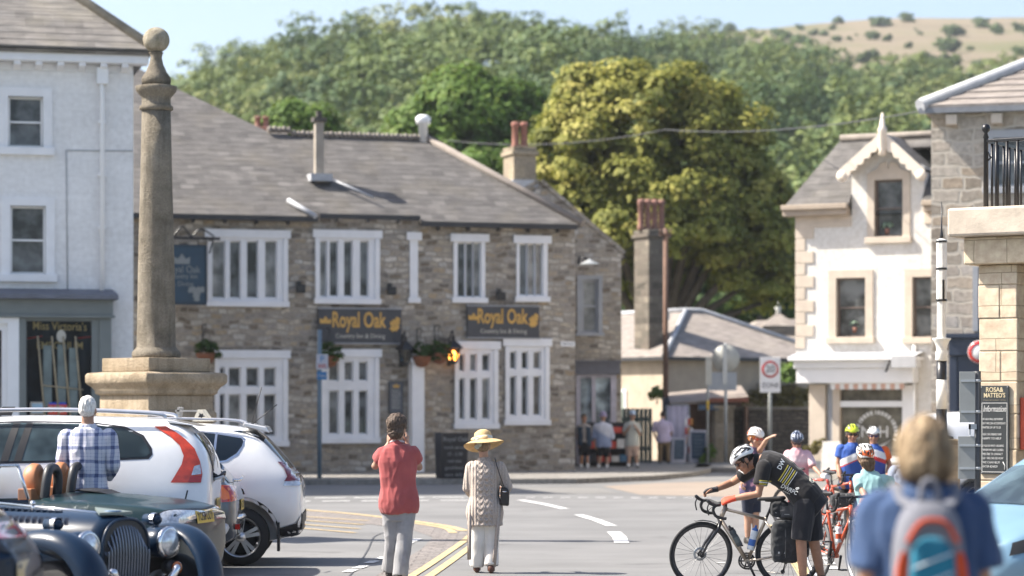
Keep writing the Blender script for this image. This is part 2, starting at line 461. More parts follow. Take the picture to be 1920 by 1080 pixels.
cam_d.dof.use_dof = True; cam_d.dof.focus_distance = 27.6; cam_d.dof.aperture_fstop = 1.75
sc.camera = cam
SUN_EL, SUN_B = R(47), R(-5)             # sun to the left of the view, a touch behind the camera
w = bpy.data.worlds.new('World'); sc.world = w; w.use_nodes = True
nt = w.node_tree; bg = nt.nodes['Background']; sky = nt.nodes.new('ShaderNodeTexSky')
sky.sky_type = 'NISHITA'; sky.sun_disc = False; sky.sun_elevation = SUN_EL; sky.sun_rotation = R(-90) - SUN_B
sky.air_density = .85; sky.dust_density = 2.6; sky.ozone_density = 1.0; sky.altitude = 150
nt.links.new(sky.outputs[0], bg.inputs[0]); bg.inputs[1].default_value = .105
sl = bpy.data.lights.new('sun', 'SUN'); sl.energy = 5.; sl.angle = R(.53); sl.color = (1., .93, .83)
sun = bpy.data.objects.new('sun', sl); COL.objects.link(sun)
sd = V((-math.cos(SUN_EL) * math.cos(SUN_B), -math.cos(SUN_EL) * math.sin(SUN_B), math.sin(SUN_EL)))
sun.rotation_euler = sd.to_track_quat('Z', 'Y').to_euler(); sun.location = sd * 60
sc.view_settings.view_transform = 'Standard'; sc.view_settings.look = 'None'; sc.view_settings.gamma = 1.; sc.view_settings.exposure = 1.28
sc.render.engine = 'CYCLES'
cy = sc.cycles
cy.use_denoising = True
cy.max_bounces = 6; cy.diffuse_bounces = 3; cy.glossy_bounces = 3; cy.transmission_bounces = 4; cy.transparent_max_bounces = 6; cy.volume_bounces = 0
cy.caustics_reflective = False; cy.caustics_refractive = False
cy.sample_clamp_indirect = 8
def sheet(name, pts, z, mat, uv=True, n=None):
 mb = MB(); mb.add([V((p[0], p[1], z)) for p in pts], [list(range(len(pts)))])
 return struct(mb, name, mat, uv=uv)
mb = MB(); mb.add([V((-1500, -300, -.06)), V((1500, -300, -.06)), V((1500, 3500, -.06)), V((-1500, 3500, -.06))], [(0, 1, 2, 3)])
struct(mb, 'ground', GRASS)
sheet('road', [(-60, -30), (60, -30), (60, 104), (-60, 104)], 0., ASPHALT)
def raised(name, px, mat, kerb_from=0, kerb_to=None, h=.12):
 """pavement block with a kerb along part of its edge; px are ground pixels or world tuples"""
 pts = [G(*p) if max(abs(p[0]), abs(p[1])) > 120 else V((p[0], p[1], 0)) for p in px]
 mb = MB(); n = len(pts)
 mb.add([V((p.x, p.y, h)) for p in pts] + [V((p.x, p.y, -.03)) for p in pts], [list(range(n))] + [(i, (i + 1) % n, (i + 1) % n + n, i + n) for i in range(n)])
 o = struct(mb, name, mat, uv=True)
 kt = n - 1 if kerb_to is None else kerb_to
 kb = MB()
 for i in range(kerb_from, kt):
  a, b = pts[i], pts[i + 1]; d = (b - a).normalized(); nr = V((d.y, -d.x, 0)) * .14
  kb.add([V((q.x, q.y, z)) for z in (-.02, h + .006) for q in (a + nr * .1, b + nr * .1, b - nr, a - nr)], [(0, 1, 2, 3), (4, 5, 6, 7), (0, 1, 5, 4), (1, 2, 6, 5), (2, 3, 7, 6), (3, 0, 4, 7)])
 if kb.v: struct(kb, 'kerb', KERB, uv=True)
 return o
raised('pavement', [(-26, 52), (300, 909), (575, 909), (900, 908), (1080, 907), (1225, 901), (1298, 894), (1330, 887), (1345, 879), (4, 92), (-4, 100), (-26, 96)], FLAGS, 0, 8)
raised('pavement', [(1300, 884), (1420, 888), (1520, 896), (1640, 905), (1760, 915), (24, 56), (24, 80), (1350, 874), (1310, 876)], FLAGS, 0, 4)
sheet('road_patch', [G(1130, 912), G(1230, 906), G(1345, 903), G(1600, 918), G(1640, 945), G(1340, 931), G(1200, 928)], .004, BUFF)
sheet('gully_setts', [G(560, 958), G(640, 961), G(722, 968), G(800, 978), G(862, 990), G(884, 1003), G(872, 1018), G(826, 1048), G(756, 1092), G(640, 1120), G(722, 1070), G(790, 1030), G(812, 1008), G(780, 996), G(700, 984), G(560, 975)], .004, SETTS)
def stripe(mb, pts, wid, z=.009):
 pts = [G(*p) for p in pts]; L, Rr = [], []
 for i, p in enumerate(pts):
  d = (pts[min(i + 1, len(pts) - 1)] - pts[max(i - 1, 0)]).normalized(); nr = V((-d.y, d.x, 0)) * wid / 2
  L.append(p + nr); Rr.append(p - nr)
 for i in range(len(pts) - 1):
  mb.add([V((q.x, q.y, z)) for q in (L[i], L[i + 1], Rr[i + 1], Rr[i])], [(0, 1, 2, 3)])
mk = MB()
for a, b in ((975, 938), (1060, 955)), ((1085, 966), (1147, 987)), ((1151, 998), (1166, 1019)):
 stripe(mk, [a, ((a[0] + b[0]) / 2 + 3, (a[1] + b[1]) / 2 - .6), b], .17 if b[1] < 1000 else .2)
x = 530
while x < 960:
 stripe(mk, [(x, 940.5 - (x - 576) * .006), (x + 52, 940.2 - (x - 576) * .006)], .32); stripe(mk, [(x - 14, 934.6 - (x - 576) * .004), (x + 44, 934.5 - (x - 576) * .004)], .3); x += 74
x = 985
while x < 1345:
 stripe(mk, [(x, 933.4 + (x - 985) * .002), (x + 18, 933.4 + (x - 985) * .002)], .22); x += 33
for a, b in ((650, 1074), (663, 1069)), ((668, 1067), (683, 1062)), ((691, 1057), (703, 1052.5)), ((712, 1049), (722, 1045)), ((760, 1022), (770, 1017)), ((773, 1016), (784, 1011)), ((615, 1090), (630, 1083)):
 stripe(mk, [a, b], .12)
stripe(mk, [(1345, 1056), (1362, 1057)], .1)
for k in range(7): stripe(mk, [(1530 + k * 5, 1010 + k * 9), (1532 + k * 5, 1014 + k * 9)], .12)
struct(mk, 'road_markings', MARK_WHITE)
yl = MB()
stripe(yl, spline([(520, 951), (576, 956), (650, 962), (722, 969), (790, 977), (840, 985), (868, 993), (872, 999)], 5), .11) if False else None
ys = [V((a, b, 0)) for a, b in ((520, 952), (576, 957), (650, 963), (722, 971), (790, 980), (842, 988), (870, 996))]
stripe(yl, [(p.x, p.y) for p in spline(ys, 5)], .16)
ys = [V((a, b, 0)) for a, b in ((740, 977), (800, 985), (838, 992), (850, 1000))]
stripe(yl, [(p.x, p.y) for p in spline(ys, 5)], .12)
ys = [V((a, b, 0)) for a, b in ((884, 1003), (866, 1018), (840, 1036), (800, 1063), (745, 1098))]
stripe(yl, [(p.x, p.y) for p in spline(ys, 5)], .1)
ys = [V((a, b, 0)) for a, b in ((892, 1016), (884, 1024), (862, 1041), (830, 1064), (784, 1096))]
stripe(yl, [(p.x, p.y) for p in spline(ys, 5)], .1)
for k in range(4): stripe(yl, [(520, 966 + k * 7), (690 - k * 8, 977 + k * 7.6)], .1)
for (a, b) in (((1446, 985), (1506, 1085)), ((1456, 982), (1519, 1085))): stripe(yl, [a, b], .08)
struct(yl, 'road_markings', MARK_YELLOW)
pt = MB()
for q in (((640, 1098), (668, 1066), (690, 1030), (702, 1008), (730, 996)), ((560, 1012), (640, 1016), (760, 1019)), ((1120, 925), (1330, 944), (1500, 962))): stripe(pt, [(p_.x, p_.y) for p_ in spline([V((a, b + rnd.uniform(-1.5, 1.5), 0)) for a, b in q], 5)], .02, .006)
struct(pt, 'tar_seam', M('tar', (.07, .07, .072), .6))
sheet('road_patch', [G(560, 915), G(1120, 914), G(1160, 926), G(560, 930)], .003, ASPHALT_OLD)
def leaf_mesh(name, pts, nrm, size, tint, mat, seed=0, aspect=1., jit=.3):
 rg = np.random.default_rng(seed); n = len(pts); pts = np.asarray(pts); nrm = np.asarray(nrm) + rg.normal(0, jit, (n, 3))
 nrm /= np.linalg.norm(nrm, axis=1, keepdims=True) + 1e-9
 a = np.cross(nrm, rg.normal(0, 1, (n, 3))); a /= np.linalg.norm(a, axis=1, keepdims=True) + 1e-9
 b = np.cross(nrm, a); s = np.asarray(size).reshape(-1, 1) * rg.uniform(.6, 1.3, (n, 1)); a *= s; b *= s * aspect
 bend = nrm * s * .25
 vs = np.stack([pts - a, pts - b * .7 - bend, pts + a, pts + b * .7 - bend], 1).reshape(-1, 3)
 me = bpy.data.meshes.new(name); me.vertices.add(4 * n); me.vertices.foreach_set('co', vs.ravel())
 me.loops.add(4 * n); me.polygons.add(n)
 me.loops.foreach_set('vertex_index', np.arange(4 * n)); me.polygons.foreach_set('loop_start', np.arange(n) * 4)
 me.update(calc_edges=True)
 at = me.attributes.new('tint', 'FLOAT', 'POINT'); at.data.foreach_set('value', np.repeat(np.clip(tint, 0, 1), 4))
 me.materials.append(mat); me.validate()
 return me
def crown_points(lobes, nclump, per, cr, seed, inner=.12, rj=(.86, 1.06)):
 """leaf positions in clumps spread over overlapping lobes (centre, radii)"""
 rg = np.random.default_rng(seed); area = np.array([l[1][0] * l[1][2] + l[1][0] * l[1][1] for l in lobes]); pr = area / area.sum()
 P_, N_, T_ = [], [], []
 for _ in range(nclump):
  c, r = lobes[rg.choice(len(lobes), p=pr)]
  d = rg.normal(0, 1, 3); d /= np.linalg.norm(d)
  if d[2] < -.5: d[2] *= -.5
  k = rg.uniform(.55, .8) if rg.random() < inner else rg.uniform(*rj)
  cc = np.array(c) + d * np.array(r) * k
  R_ = cr * rg.uniform(.65, 1.4); m = int(per * rg.uniform(.7, 1.3))
  q = rg.normal(0, 1, (m, 3)); q /= np.linalg.norm(q, axis=1, keepdims=True); q[:, 2] = np.where(q[:, 2] < -.4, -q[:, 2], q[:, 2])
  pos = cc + q * R_ * rg.uniform(.55, 1.05, (m, 1)) * np.array([1, 1, .75])
  P_.append(pos); N_.append(q + d * .5 + np.array([0, 0, .35])); T_.append(np.clip(rg.normal(.5, .25) + rg.normal(0, .13, m), 0, 1))
 return np.concatenate(P_), np.concatenate(N_), np.concatenate(T_)
def tree(name, label, base, lobes, mat, nclump, per, cr, leaf, seed, trunk_h, tr=.4, group=None, rj=(.86, 1.06)):
 t = thing(name, label, 'tree', base, 0, group)
 p, n, ti = crown_points(lobes, nclump, per, cr, seed, rj=rj)
 me = leaf_mesh('crown', p, n, np.full(len(p), leaf), ti, mat, seed)
 mb = MB(); b = V(base); top = b + V((0, 0, trunk_h))
 mb.tube([b - V((0, 0, .2)), b + V((tr * .2, 0, trunk_h * .4)), top], [tr * 1.3, tr, tr * .7], 10)
 for c, r in lobes:
  e = V(c); mid = top.lerp(e, .5) + V((0, 0, -r[2] * .15)); mb.tube([top - V((0, 0, trunk_h * .2)), mid, e], [tr * .5, tr * .3, tr * .1], 6)
 part(mb, 'trunk', M('bark', (.09, .07, .05), .9, .3, 3., bump=.6), t)
 part(me, 'crown', mat, t)
 return t
LEAF_GOLD = leaf_mat('golden_leaves', [(.11, .125, .024), (.2, .205, .04), (.31, .295, .062), (.4, .36, .095)], .25)
LEAF_FRESH = leaf_mat('fresh_leaves', [(.045, .09, .015), (.075, .14, .02), (.11, .19, .03), (.16, .23, .045)], .3)
LEAF_WOOD = leaf_mat('wood_leaves', [(.055, .1, .04), (.1, .15, .05), (.165, .205, .06), (.22, .24, .085)], .12)
LEAF_OLIVE = leaf_mat('hedge_leaves', [(.07, .06, .02), (.12, .1, .03), (.17, .14, .045)], .2)
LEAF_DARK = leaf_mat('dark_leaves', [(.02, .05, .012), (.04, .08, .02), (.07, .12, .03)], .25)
def lobes_px(L, Y):
 k = Y / F
 return [(tuple(P(a, b, Y + dy)), (rx * k, max(rx, ry) * k * .8, ry * k)) for a, b, rx, ry, dy in L]
YT = 108
tree('broadleaf_tree', 'huge olive gold broadleaf tree rising behind the low slate roofed building', (P(1235, 700, YT).x, YT, -.05),
 lobes_px([(1195, 255, 165, 120, 0), (1100, 310, 100, 130, -1), (1330, 290, 105, 105, 0), (1395, 400, 80, 100, 0), (1215, 430, 180, 130, -1.5), (1420, 520, 65, 70, 0), (1150, 180, 95, 58, 0), (1285, 195, 85, 55, .5), (1330, 470, 110, 110, 1), (1080, 420, 70, 100, 0), (1440, 450, 48, 60, -1), (1400, 290, 45, 50, 1), (1130, 510, 70, 80, 1), (1215, 545, 80, 50, 2), (1450, 560, 50, 60, 1)], YT),
 LEAF_GOLD, 900, 115, .72, .125, 3, 5., .6, rj=(.85, 1.1))
YT = 135
tree('broadleaf_tree', 'bright green leafy tree standing behind the ridge between white vent and brick pots', (P(885, 620, YT).x, YT, -.05),
 lobes_px([(880, 225, 100, 72, 0), (800, 260, 65, 60, 0), (960, 240, 70, 75, 1), (900, 330, 110, 70, -1), (870, 175, 55, 35, 0), (1000, 320, 60, 80, 2)], YT), LEAF_FRESH, 480, 80, .8, .17, 5, 5., .5)
tree('broadleaf_tree', 'small bright green tree showing above the ridge beside the buff flue', (P(560, 640, YT - 8).x, YT - 8, -.05),
 lobes_px([(565, 235, 55, 34, 0), (525, 260, 30, 30, 0), (600, 262, 32, 34, 0)], YT - 8), LEAF_FRESH, 140, 60, .6, .16, 6, 5., .4)
YT = 112
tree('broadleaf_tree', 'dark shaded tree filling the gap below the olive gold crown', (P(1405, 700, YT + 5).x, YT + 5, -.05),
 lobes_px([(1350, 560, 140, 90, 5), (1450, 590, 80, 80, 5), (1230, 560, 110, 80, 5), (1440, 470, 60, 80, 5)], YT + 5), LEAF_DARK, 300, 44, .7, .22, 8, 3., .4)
def bush(name, label, lobes, mat, nclump, per, cr, leaf, seed, cat='bush', group=None):
 z0 = min(l[0][2] - l[1][2] for l in lobes); c = lobes[0][0]
 t = thing(name, label, cat, (c[0], c[1], max(0, z0)), 0, group)
 p, n, ti = crown_points(lobes, nclump, per, cr, seed); part(leaf_mesh('foliage', p, n, np.full(len(p), leaf), ti, mat, seed), 'foliage', mat, t)
 st = MB()
 for l in lobes: st.tube([V((c[0], c[1], max(0, z0) - .03)), V(l[0])], [.03, .012], 5)
 part(st, 'stem', M('bark'), t)
 return t
bush('hedge', 'rounded olive brown hedge showing above the dark stone garden wall', lobes_px([(1430, 750, 42, 22, 0), (1490, 752, 40, 25, 0), (1460, 740, 30, 18, 0)], 93), LEAF_OLIVE, 130, 40, .22, .07, 11, 'hedge')
bush('shrub', 'bright green shrub between the speed limit sign and the cottage cornice', lobes_px([(1488, 705, 22, 24, 0), (1505, 695, 18, 22, 0)], 91), LEAF_FRESH, 60, 40, .22, .07, 12)
bush('shrub', 'low yellow green plants at the gate pillar foot', lobes_px([(1330, 850, 9, 16, 0), (1322, 862, 8, 10, 0)], 84), LEAF_FRESH, 40, 30, .09, .05, 13)
bush('shrub', 'pale green shoots beside the brown telegraph pole', lobes_px([(1232, 742, 12, 14, 0)], 88), LEAF_FRESH, 40, 30, .12, .05, 15)
PXA = [-400, 100, 255, 330, 430, 520, 580, 720, 900, 1000, 1100, 1200, 1300, 1400, 1500, 1600, 1700, 1800, 1920, 2300]
ROWA = [170, 130, 108, 92, 62, 24, 0, -18, -16, -12, -4, 14, 38, 54, 80, 88, 96, 104, 112, 120]
PXM = [-400, 1000, 1200, 1300, 1400, 1500, 1600, 1700, 1800, 1920, 2300]; ROWM = [220, 150, 84, 64, 54, 46, 41, 36, 34, 31, 36]
def hill_z(px, Y):
 zA = (HZ - (interp(PXA, ROWA, px) + 180)) / F * 390 + CH
 zM = (HZ - interp(PXM, ROWM, px)) / F * 900 + CH
 if Y < 150: z = -.3
 elif Y < 390: z = zA * ((Y - 150) / 240) ** .85 * 1.0
 elif Y < 900: t = (Y - 390) / 510; z = lerp(zA, max(zM, zA * .9), t)
 else: z = max(zM, zA * .9) * (1 - ((Y - 900) / 500) ** 2 * .5)
 X = (px - 960) / F * Y
 return z + (noise.noise(V((X * .02, Y * .02, 0))) * 3.0 * min(1, max(0, (Y - 150) / 120)) * (1 if Y < 600 else .5))
mb = MB(); NY = [110, 150, 165] + list(range(180, 400, 14)) + list(range(400, 900, 25)) + [900, 940, 1000, 1100, 1250, 1400]; NX = list(range(-400, 2301, 45))
rings = [[V(((px - 960) / F * Y, Y, hill_z(px, Y))) for px in NX] for Y in NY]
mb.loft(rings, cap=False, smooth=True, closed=False)
t = NT('hill_ground'); sx = t.n('SeparateXYZ', {0: t.co()})
hz = t.math('ADD', sx.outputs[1], t.math('MULTIPLY', t.noise(.02, None, 4), 160.))
moor = t.ramp(t.noise(.018, None, 6, .6), [(.3, (.155, .13, .09)), (.5, (.205, .17, .12)), (.62, (.15, .14, .08)), (.75, (.13, .14, .07))])
col = t.mix(t.ramp(t.math('DIVIDE', hz, 1000.), [(.44, (0, 0, 0)), (.6, (1, 1, 1))]), t.ramp(t.noise(.05, None, 4), [(.3, (.06, .09, .03)), (.7, (.15, .16, .07))]), moor)
t.set(col=col, rough=.95, spec=.1)
struct(mb, 'hill', t.mat)
protos = []
for k in range(5):
 rg = np.random.default_rng(40 + k)
 lob = [((0, 0, 0), (3.1, 3.1, 2.6))] + [((rg.uniform(-2.6, 2.6), rg.uniform(-2.6, 2.6), rg.uniform(-1.6, 1.7)), (1.7, 1.7, 1.4)) for _ in range(7)]
 protos.append(crown_points(lob, 80, 22, .58, 50 + k, .05))
rg = np.random.default_rng(5); AP, AN, AT, AS = [], [], [], []
spots = []
for _ in range(9000):
 px = rg.uniform(150, 2050); Y = 175 + 400 * rg.random() ** 1.15
 if Y > 405 and px < 1230: continue
 if Y > 405 and rg.random() < (Y - 405) / (150 if px < 1500 else 70): continue
 X = (px - 960) / F * Y
 if any((X - a) ** 2 + (Y - b) ** 2 < 6.8 ** 2 for a, b in spots): continue
 spots.append((X, Y)); z = hill_z(px, Y)
 row = HZ - (z + 9 - CH) / Y * F
 if row > 600: continue
 s = rg.uniform(.95, 1.65); p, n, ti = protos[rg.integers(5)]
 a = rg.uniform(0, 6.28); ca, sa = math.cos(a), math.sin(a); RM = np.array([[ca, -sa, 0], [sa, ca, 0], [0, 0, 1]])
 AP.append((p * np.array([s, s, s * rg.uniform(.85, 1.25)])) @ RM.T + np.array([X, Y, z + 4.2 * s])); AN.append(n @ RM.T)
 base = np.clip(rg.normal(.42, .24), 0, 1)
 AT.append(np.clip(base + (ti - .5) * .35, 0, 1)); AS.append(np.full(len(p), .2 + .04 * s))
PXB = [1380, 1430, 1480, 1560, 1640, 1700, 1800, 1950]; ROWB = [420, 345, 285, 245, 228, 240, 262, 280]
spots = []
for _ in range(1600):
 px = rg.uniform(1405, 1900); Y = rg.uniform(205, 250); X = (px - 960) / F * Y
 if any((X - a) ** 2 + (Y - b) ** 2 < 5.6 ** 2 for a, b in spots): continue
 spots.append((X, Y)); zt = (HZ - interp(PXB, ROWB, px)) / F * 250 + CH; z = zt * (Y - 205) / 45 * .75 + zt * .25
 s = rg.uniform(.9, 1.4); p, n, ti = protos[rg.integers(5)]
 AP.append(p * s + np.array([X, Y, z - 3.6 * s])); AN.append(n); AT.append(np.clip(rg.normal(.3, .12) + (ti - .5) * .4, 0, 1)); AS.append(np.full(len(p), .25))
for _ in range(70):
 px = rg.uniform(1230, 2000); Y = rg.uniform(560, 890); s = rg.uniform(.2, .9) ** 1.3; p, n, ti = protos[rg.integers(5)]
 AP.append(p * s + np.array([(px - 960) / F * Y, Y, hill_z(px, Y) + 1.5 * s])); AN.append(n); AT.append(np.clip(.25 + (ti - .5) * .4, 0, 1)); AS.append(np.full(len(p), .6 * s))
me = leaf_mesh('woodland', np.concatenate(AP), np.concatenate(AN), np.concatenate(AS), np.concatenate(AT), LEAF_WOOD, 77)
struct(me, 'woodland', LEAF_WOOD, kind='stuff')
t = NT('haze_air'); t.t.nodes.remove(t.b); pv_ = t.n('VolumePrincipled', {'Color': (.86, .92, 1.), 'Density': .00016, 'Anisotropy': .2}); t.t.links.new(pv_.outputs[0], t.t.nodes['Material Output'].inputs['Volume'])
mb = MB(); mb.box(-1400, 1400, -60, 1500, -80, 230); struct(mb, 'haze', t.mat, kind='stuff')
class Fac:
 """a facade plane: pixel -> local (x along the wall, z up); local y runs into the building"""
 def __init__(s, px, Y, A):
  s.o = V(((px - 960) / F * Y, Y, 0)); s.A = A; s.u = V((math.cos(A), math.sin(A), 0)); s.n = V((math.sin(A), -math.cos(A), 0))
 def ray(s, px, py):
  return V((0, 0, CH)), V(((px - 960) / F, 1, (HZ - py) / F))
 def loc(s, w):
  d = w - s.o; return V((d.dot(s.u), -d.dot(s.n), d.z))
 def world(s, p):
  return s.o + s.u * p[0] - s.n * p[1] + V((0, 0, p[2]))
 def hit(s, px, py, v=0.):
  c, d = s.ray(px, py); t = (s.o + s.n * v - c).dot(s.n) / d.dot(s.n); p = s.loc(c + d * t); return p.x, p.z
 def rect(s, x0, y0, x1, y1, v=0.):
  """pixel box -> local x0,x1,z0,z1 (mean of the corners)"""
  a = s.hit(x0, y0, v); b = s.hit(x1, y1, v); c = s.hit(x0, y1, v); d = s.hit(x1, y0, v)
  return (a[0] + c[0]) / 2, (b[0] + d[0]) / 2, (b[1] + c[1]) / 2, (a[1] + d[1]) / 2
 def plane(s, px, py, p0, nl):
  """pixel on a plane through local p0 with local normal nl"""
  c, d = s.ray(px, py); n = s.u * nl[0] - s.n * nl[1] + V((0, 0, nl[2])); w0 = s.world(p0)
  t = (w0 - c).dot(n) / d.dot(n); return s.loc(c + d * t)
 def thing(s, name, label, cat='building', group=None):
  return thing(name, label, cat, s.o, s.A, group, local=True)
 def sub(s, name, label, cat, p, group=None):
  """a thing of its own fixed to this facade; its own frame is parallel to the facade's and starts at p"""
  return thing(name, label, cat, s.world(p), s.A, group, local=True)
def wall_holes(mb, x0, x1, z0, z1, holes, y=0., depth=.18, mat=0, fr=None):
 """wall face at y with rectangular holes whose reveals run in by depth"""
 xs = sorted({x0, x1, *[min(max(h[i], x0), x1) for h in holes for i in (0, 1)]}); zs = sorted({z0, z1, *[min(max(h[i], z0), z1) for h in holes for i in (2, 3)]})
 for i in range(len(xs) - 1):
  for j in range(len(zs) - 1):
   cx, cz = (xs[i] + xs[i + 1]) / 2, (zs[j] + zs[j + 1]) / 2
   if any(h[0] < cx < h[1] and h[2] < cz < h[3] for h in holes): continue
   mb.add([(xs[i], y, zs[j]), (xs[i + 1], y, zs[j]), (xs[i + 1], y, zs[j + 1]), (xs[i], y, zs[j + 1])], [(0, 1, 2, 3)], mat)
 for a, b, c, d in holes:
  q = [(a, c), (b, c), (b, d), (a, d)]
  for k in range(4):
   p, r = q[k], q[(k + 1) % 4]
   mb.add([(p[0], y, p[1]), (r[0], y, r[1]), (r[0], y + depth, r[1]), (p[0], y + depth, p[1])], [(0, 1, 2, 3)], mat)
 return mb
def frame_slab(x0, x1, z0, z1, holes, y0, y1):
 """solid slab (y0 front, y1 back) with holes through it"""
 mb = MB(); wall_holes(mb, x0, x1, z0, z1, holes, y0, y1 - y0)
 mb.add([(x0, y0, z0), (x1, y0, z0), (x1, y1, z0), (x0, y1, z0), (x0, y0, z1), (x1, y0, z1), (x1, y1, z1), (x0, y1, z1)], [(0, 1, 2, 3), (4, 5, 6, 7), (1, 2, 6, 5), (3, 0, 4, 7)])
 return mb
def shell(mb, x0, x1, z0, z1, yb, y=0., mat=0):
 """side and back walls behind a facade"""
 mb.add([(x0, y, z0), (x0, yb, z0), (x0, yb, z1), (x0, y, z1)], [(0, 1, 2, 3)], mat)
 mb.add([(x1, y, z0), (x1, yb, z0), (x1, yb, z1), (x1, y, z1)], [(3, 2, 1, 0)], mat)
 mb.add([(x0, yb, z0), (x1, yb, z0), (x1, yb, z1), (x0, yb, z1)], [(3, 2, 1, 0)], mat)
def slab(mb, poly, t=.09, mat=0):
 """planar polygon given thickness downwards along its normal"""
 poly = [V(p) for p in poly]; n = V((0, 0, 0))
 for i in range(len(poly)): n += (poly[i] - poly[0]).cross(poly[(i + 1) % len(poly)] - poly[0])
 n.normalize(); n = n if n.z > 0 else -n; k = len(poly)
 mb.add(poly + [p - n * t for p in poly], [list(range(k)), list(range(2 * k - 1, k - 1, -1))] + [(i, (i + 1) % k, (i + 1) % k + k, i + k) for i in range(k)], mat)
def sash(par, g, y, frame_mat, fw=.06, bars=(), name='window', label=None, glass=None, mid=True, wd=.1):
 """sash window in the hole g: frame with meeting rail, panes as one sub part"""
 x0, x1, z0, z1 = g; zm = (z0 + z1) / 2
 hs = [(x0 + fw, x1 - fw, z0 + fw, zm - fw * .4), (x0 + fw, x1 - fw, zm + fw * .4, z1 - fw)] if mid else [(x0 + fw, x1 - fw, z0 + fw, z1 - fw)]
 w_ = part(frame_slab(x0, x1, z0, z1, hs, y, y + wd), name, frame_mat, par, label)
 mb = MB()
 for i, h in enumerate(hs): mb.box(h[0] - .01, h[1] + .01, y + wd * (.75 if i == 0 else .45), y + wd * (.75 if i == 0 else .45) + .012, h[2] - .01, h[3] + .01)
 part(mb, 'pane', glass or DGLASS, w_)
 return w_
def surround(par, g, w_, sill, mat, y=-.04, top=None, name='window_surround'):
 x0, x1, z0, z1 = g; top = top or w_
 mb = frame_slab(x0 - w_, x1 + w_, z0 - .001, z1 + top, [(x0, x1, z0, z1)], y, .16)
 mb.box(x0 - w_ - .05, x1 + w_ + .05, y - .07, .1, z0 - sill, z0)
 return part(mb, name, mat, par, bevel=.012)
wb = Fac(250, 58, R(14))
B = wb.thing('shop_building', 'tall white painted building with sage green shopfront at the left edge')
top = wb.hit(240, 138)[1]; g1 = wb.rect(15, 181, 81, 276); g2 = wb.rect(19, 386, 86, 514)
sh = wb.hit(100, 548)[1]
mb = MB(); wall_holes(mb, -9, 0, 0, top, [g1, g2], 0, .2); shell(mb, -9, 0, 0, top + .3, 9.)
part(mb, 'wall', WHITE_RENDER, B, uv=True)
for g in (g1, g2): surround(B, g, .19, .17, WHITE_STONE); sash(B, g, .1, WHITE_PAINT, .05)
mb = MB(); mb.box(-9.3, .3, -.32, .1, top + .18, top + .42); mb.box(-9, -.002, .0, .12, top, top + .179); 
part(mb, 'cornice', WHITE_STONE, B, bevel=.02)
mb = MB()
for k in range(18): part(MB().prism([(.0, 0), (-.29, .08), (-.29, .155), (0, .155)], -.07, .07, (V((-.2 - k * .46, 0, top + .022)), V((0, 1, 0)), V((0, 0, 1)), V((1, 0, 0)))), 'bracket', WHITE_STONE, B)
te = top + .42; pt_ = math.tan(R(40)); D = 5.
mb = MB()
slab(mb, [(-9.4, -.42, te), (.4, -.42, te), (.4 - D, -.42 + D, te + D * pt_), (-9.4, -.42 + D, te + D * pt_)])
slab(mb, [(.4, -.42, te), (.4, 9.6, te), (.4 - D, -.42 + D, te + D * pt_)])
slab(mb, [(.4, 9.6, te), (-9.4, 9.6, te), (-9.4, -.42 + D, te + D * pt_), (.4 - D, -.42 + D, te + D * pt_)])
roof = part(mb, 'roof', SLATE_DARK, B, uv=True)
mb = MB(); k = 26
for i in range(k):          # real slate courses: thin overlapping strips up the front slope
 a = D * i / k; b = D * (i + 1) / k + .05; z = te + a * pt_ + .06; x1 = .38 - a
 mb.add([(-9.4, -.45 + a, z + .012), (x1, -.45 + a, z + .012), (x1 - (b - a), -.45 + b, te + b * pt_ + .062), (-9.4, -.45 + b, te + b * pt_ + .062), (-9.4, -.44 + a, z - .03), (x1, -.44 + a, z - .03)], [(0, 1, 2, 3), (0, 1, 5, 4)])
part(mb, 'slate_course', SLATE_DARK, roof, uv=True)
mb = MB(); mb.tube([(.42, -.44, te + .06), (.4 - D, -.42 + D, te + D * pt_ + .1)], .13, 8)
part(mb, 'hip_cap', M('hip_stone', (.3, .25, .18), .85, .2, 4., bump=.3), roof)
mb = MB(); mb.box(.3, .5, -.5, -.3, te - .06, te + .12); part(mb, 'gutter_end', DARK_METAL, roof)
x, z = wb.hit(191, 150); xb, zb = wb.hit(200, 545)
mb = MB(); mb.tube([(x - .02, -.12, z), (x, -.1, z - .3), (x, -.1, 3.)], .05, 10); mb.box(x - .12, x + .12, -.2, -.02, z - .1, z + .25)
for q in (.2, .45, .7): mb.box(x - .08, x + .08, -.12, 0, lerp(z, zb, q) - .04, lerp(z, zb, q) + .04)
part(mb, 'downpipe', WHITE_PAINT, B)
xc = wb.hit(124, 300)[0]; zc = wb.hit(124, 282)[1]
mb = MB(); mb.tube([(0, -.012, zc + .02), (xc, -.012, zc), (xc, -.012, zc - .02), (xc + .03, -.012, sh)], .012, 6); part(mb, 'cable', GREY_PAINT, B)
mb = MB(); mb.box(-9, .02, -.035, .05, wb.hit(100, 318)[1] - .08, wb.hit(100, 318)[1]); part(mb, 'string_course', WHITE_STONE, B) if False else None
v = .38
x0 = -9.; x1 = wb.hit(206, 600, v)[0]; f0 = wb.hit(100, 596, v)[1]; f1 = wb.hit(100, 561, v)[1]
gw = wb.rect(50, 602, 172, 800, v); gd = wb.rect(-60, 606, 14, 900, v); gw = (gw[0], gw[1], .75, gw[3]); gd = (gd[0], gd[1], .05, gd[3])
S = MB(); wall_holes(S, x0, x1, 0, f1, [gw, (gd[0] - .25, gd[1] + .24, gd[2], gd[3] + .12)], -v, .2)
S.add([(x1, -v, 0), (x1, 0, 0), (x1, 0, f1), (x1, -v, f1)], [(0, 1, 2, 3)])
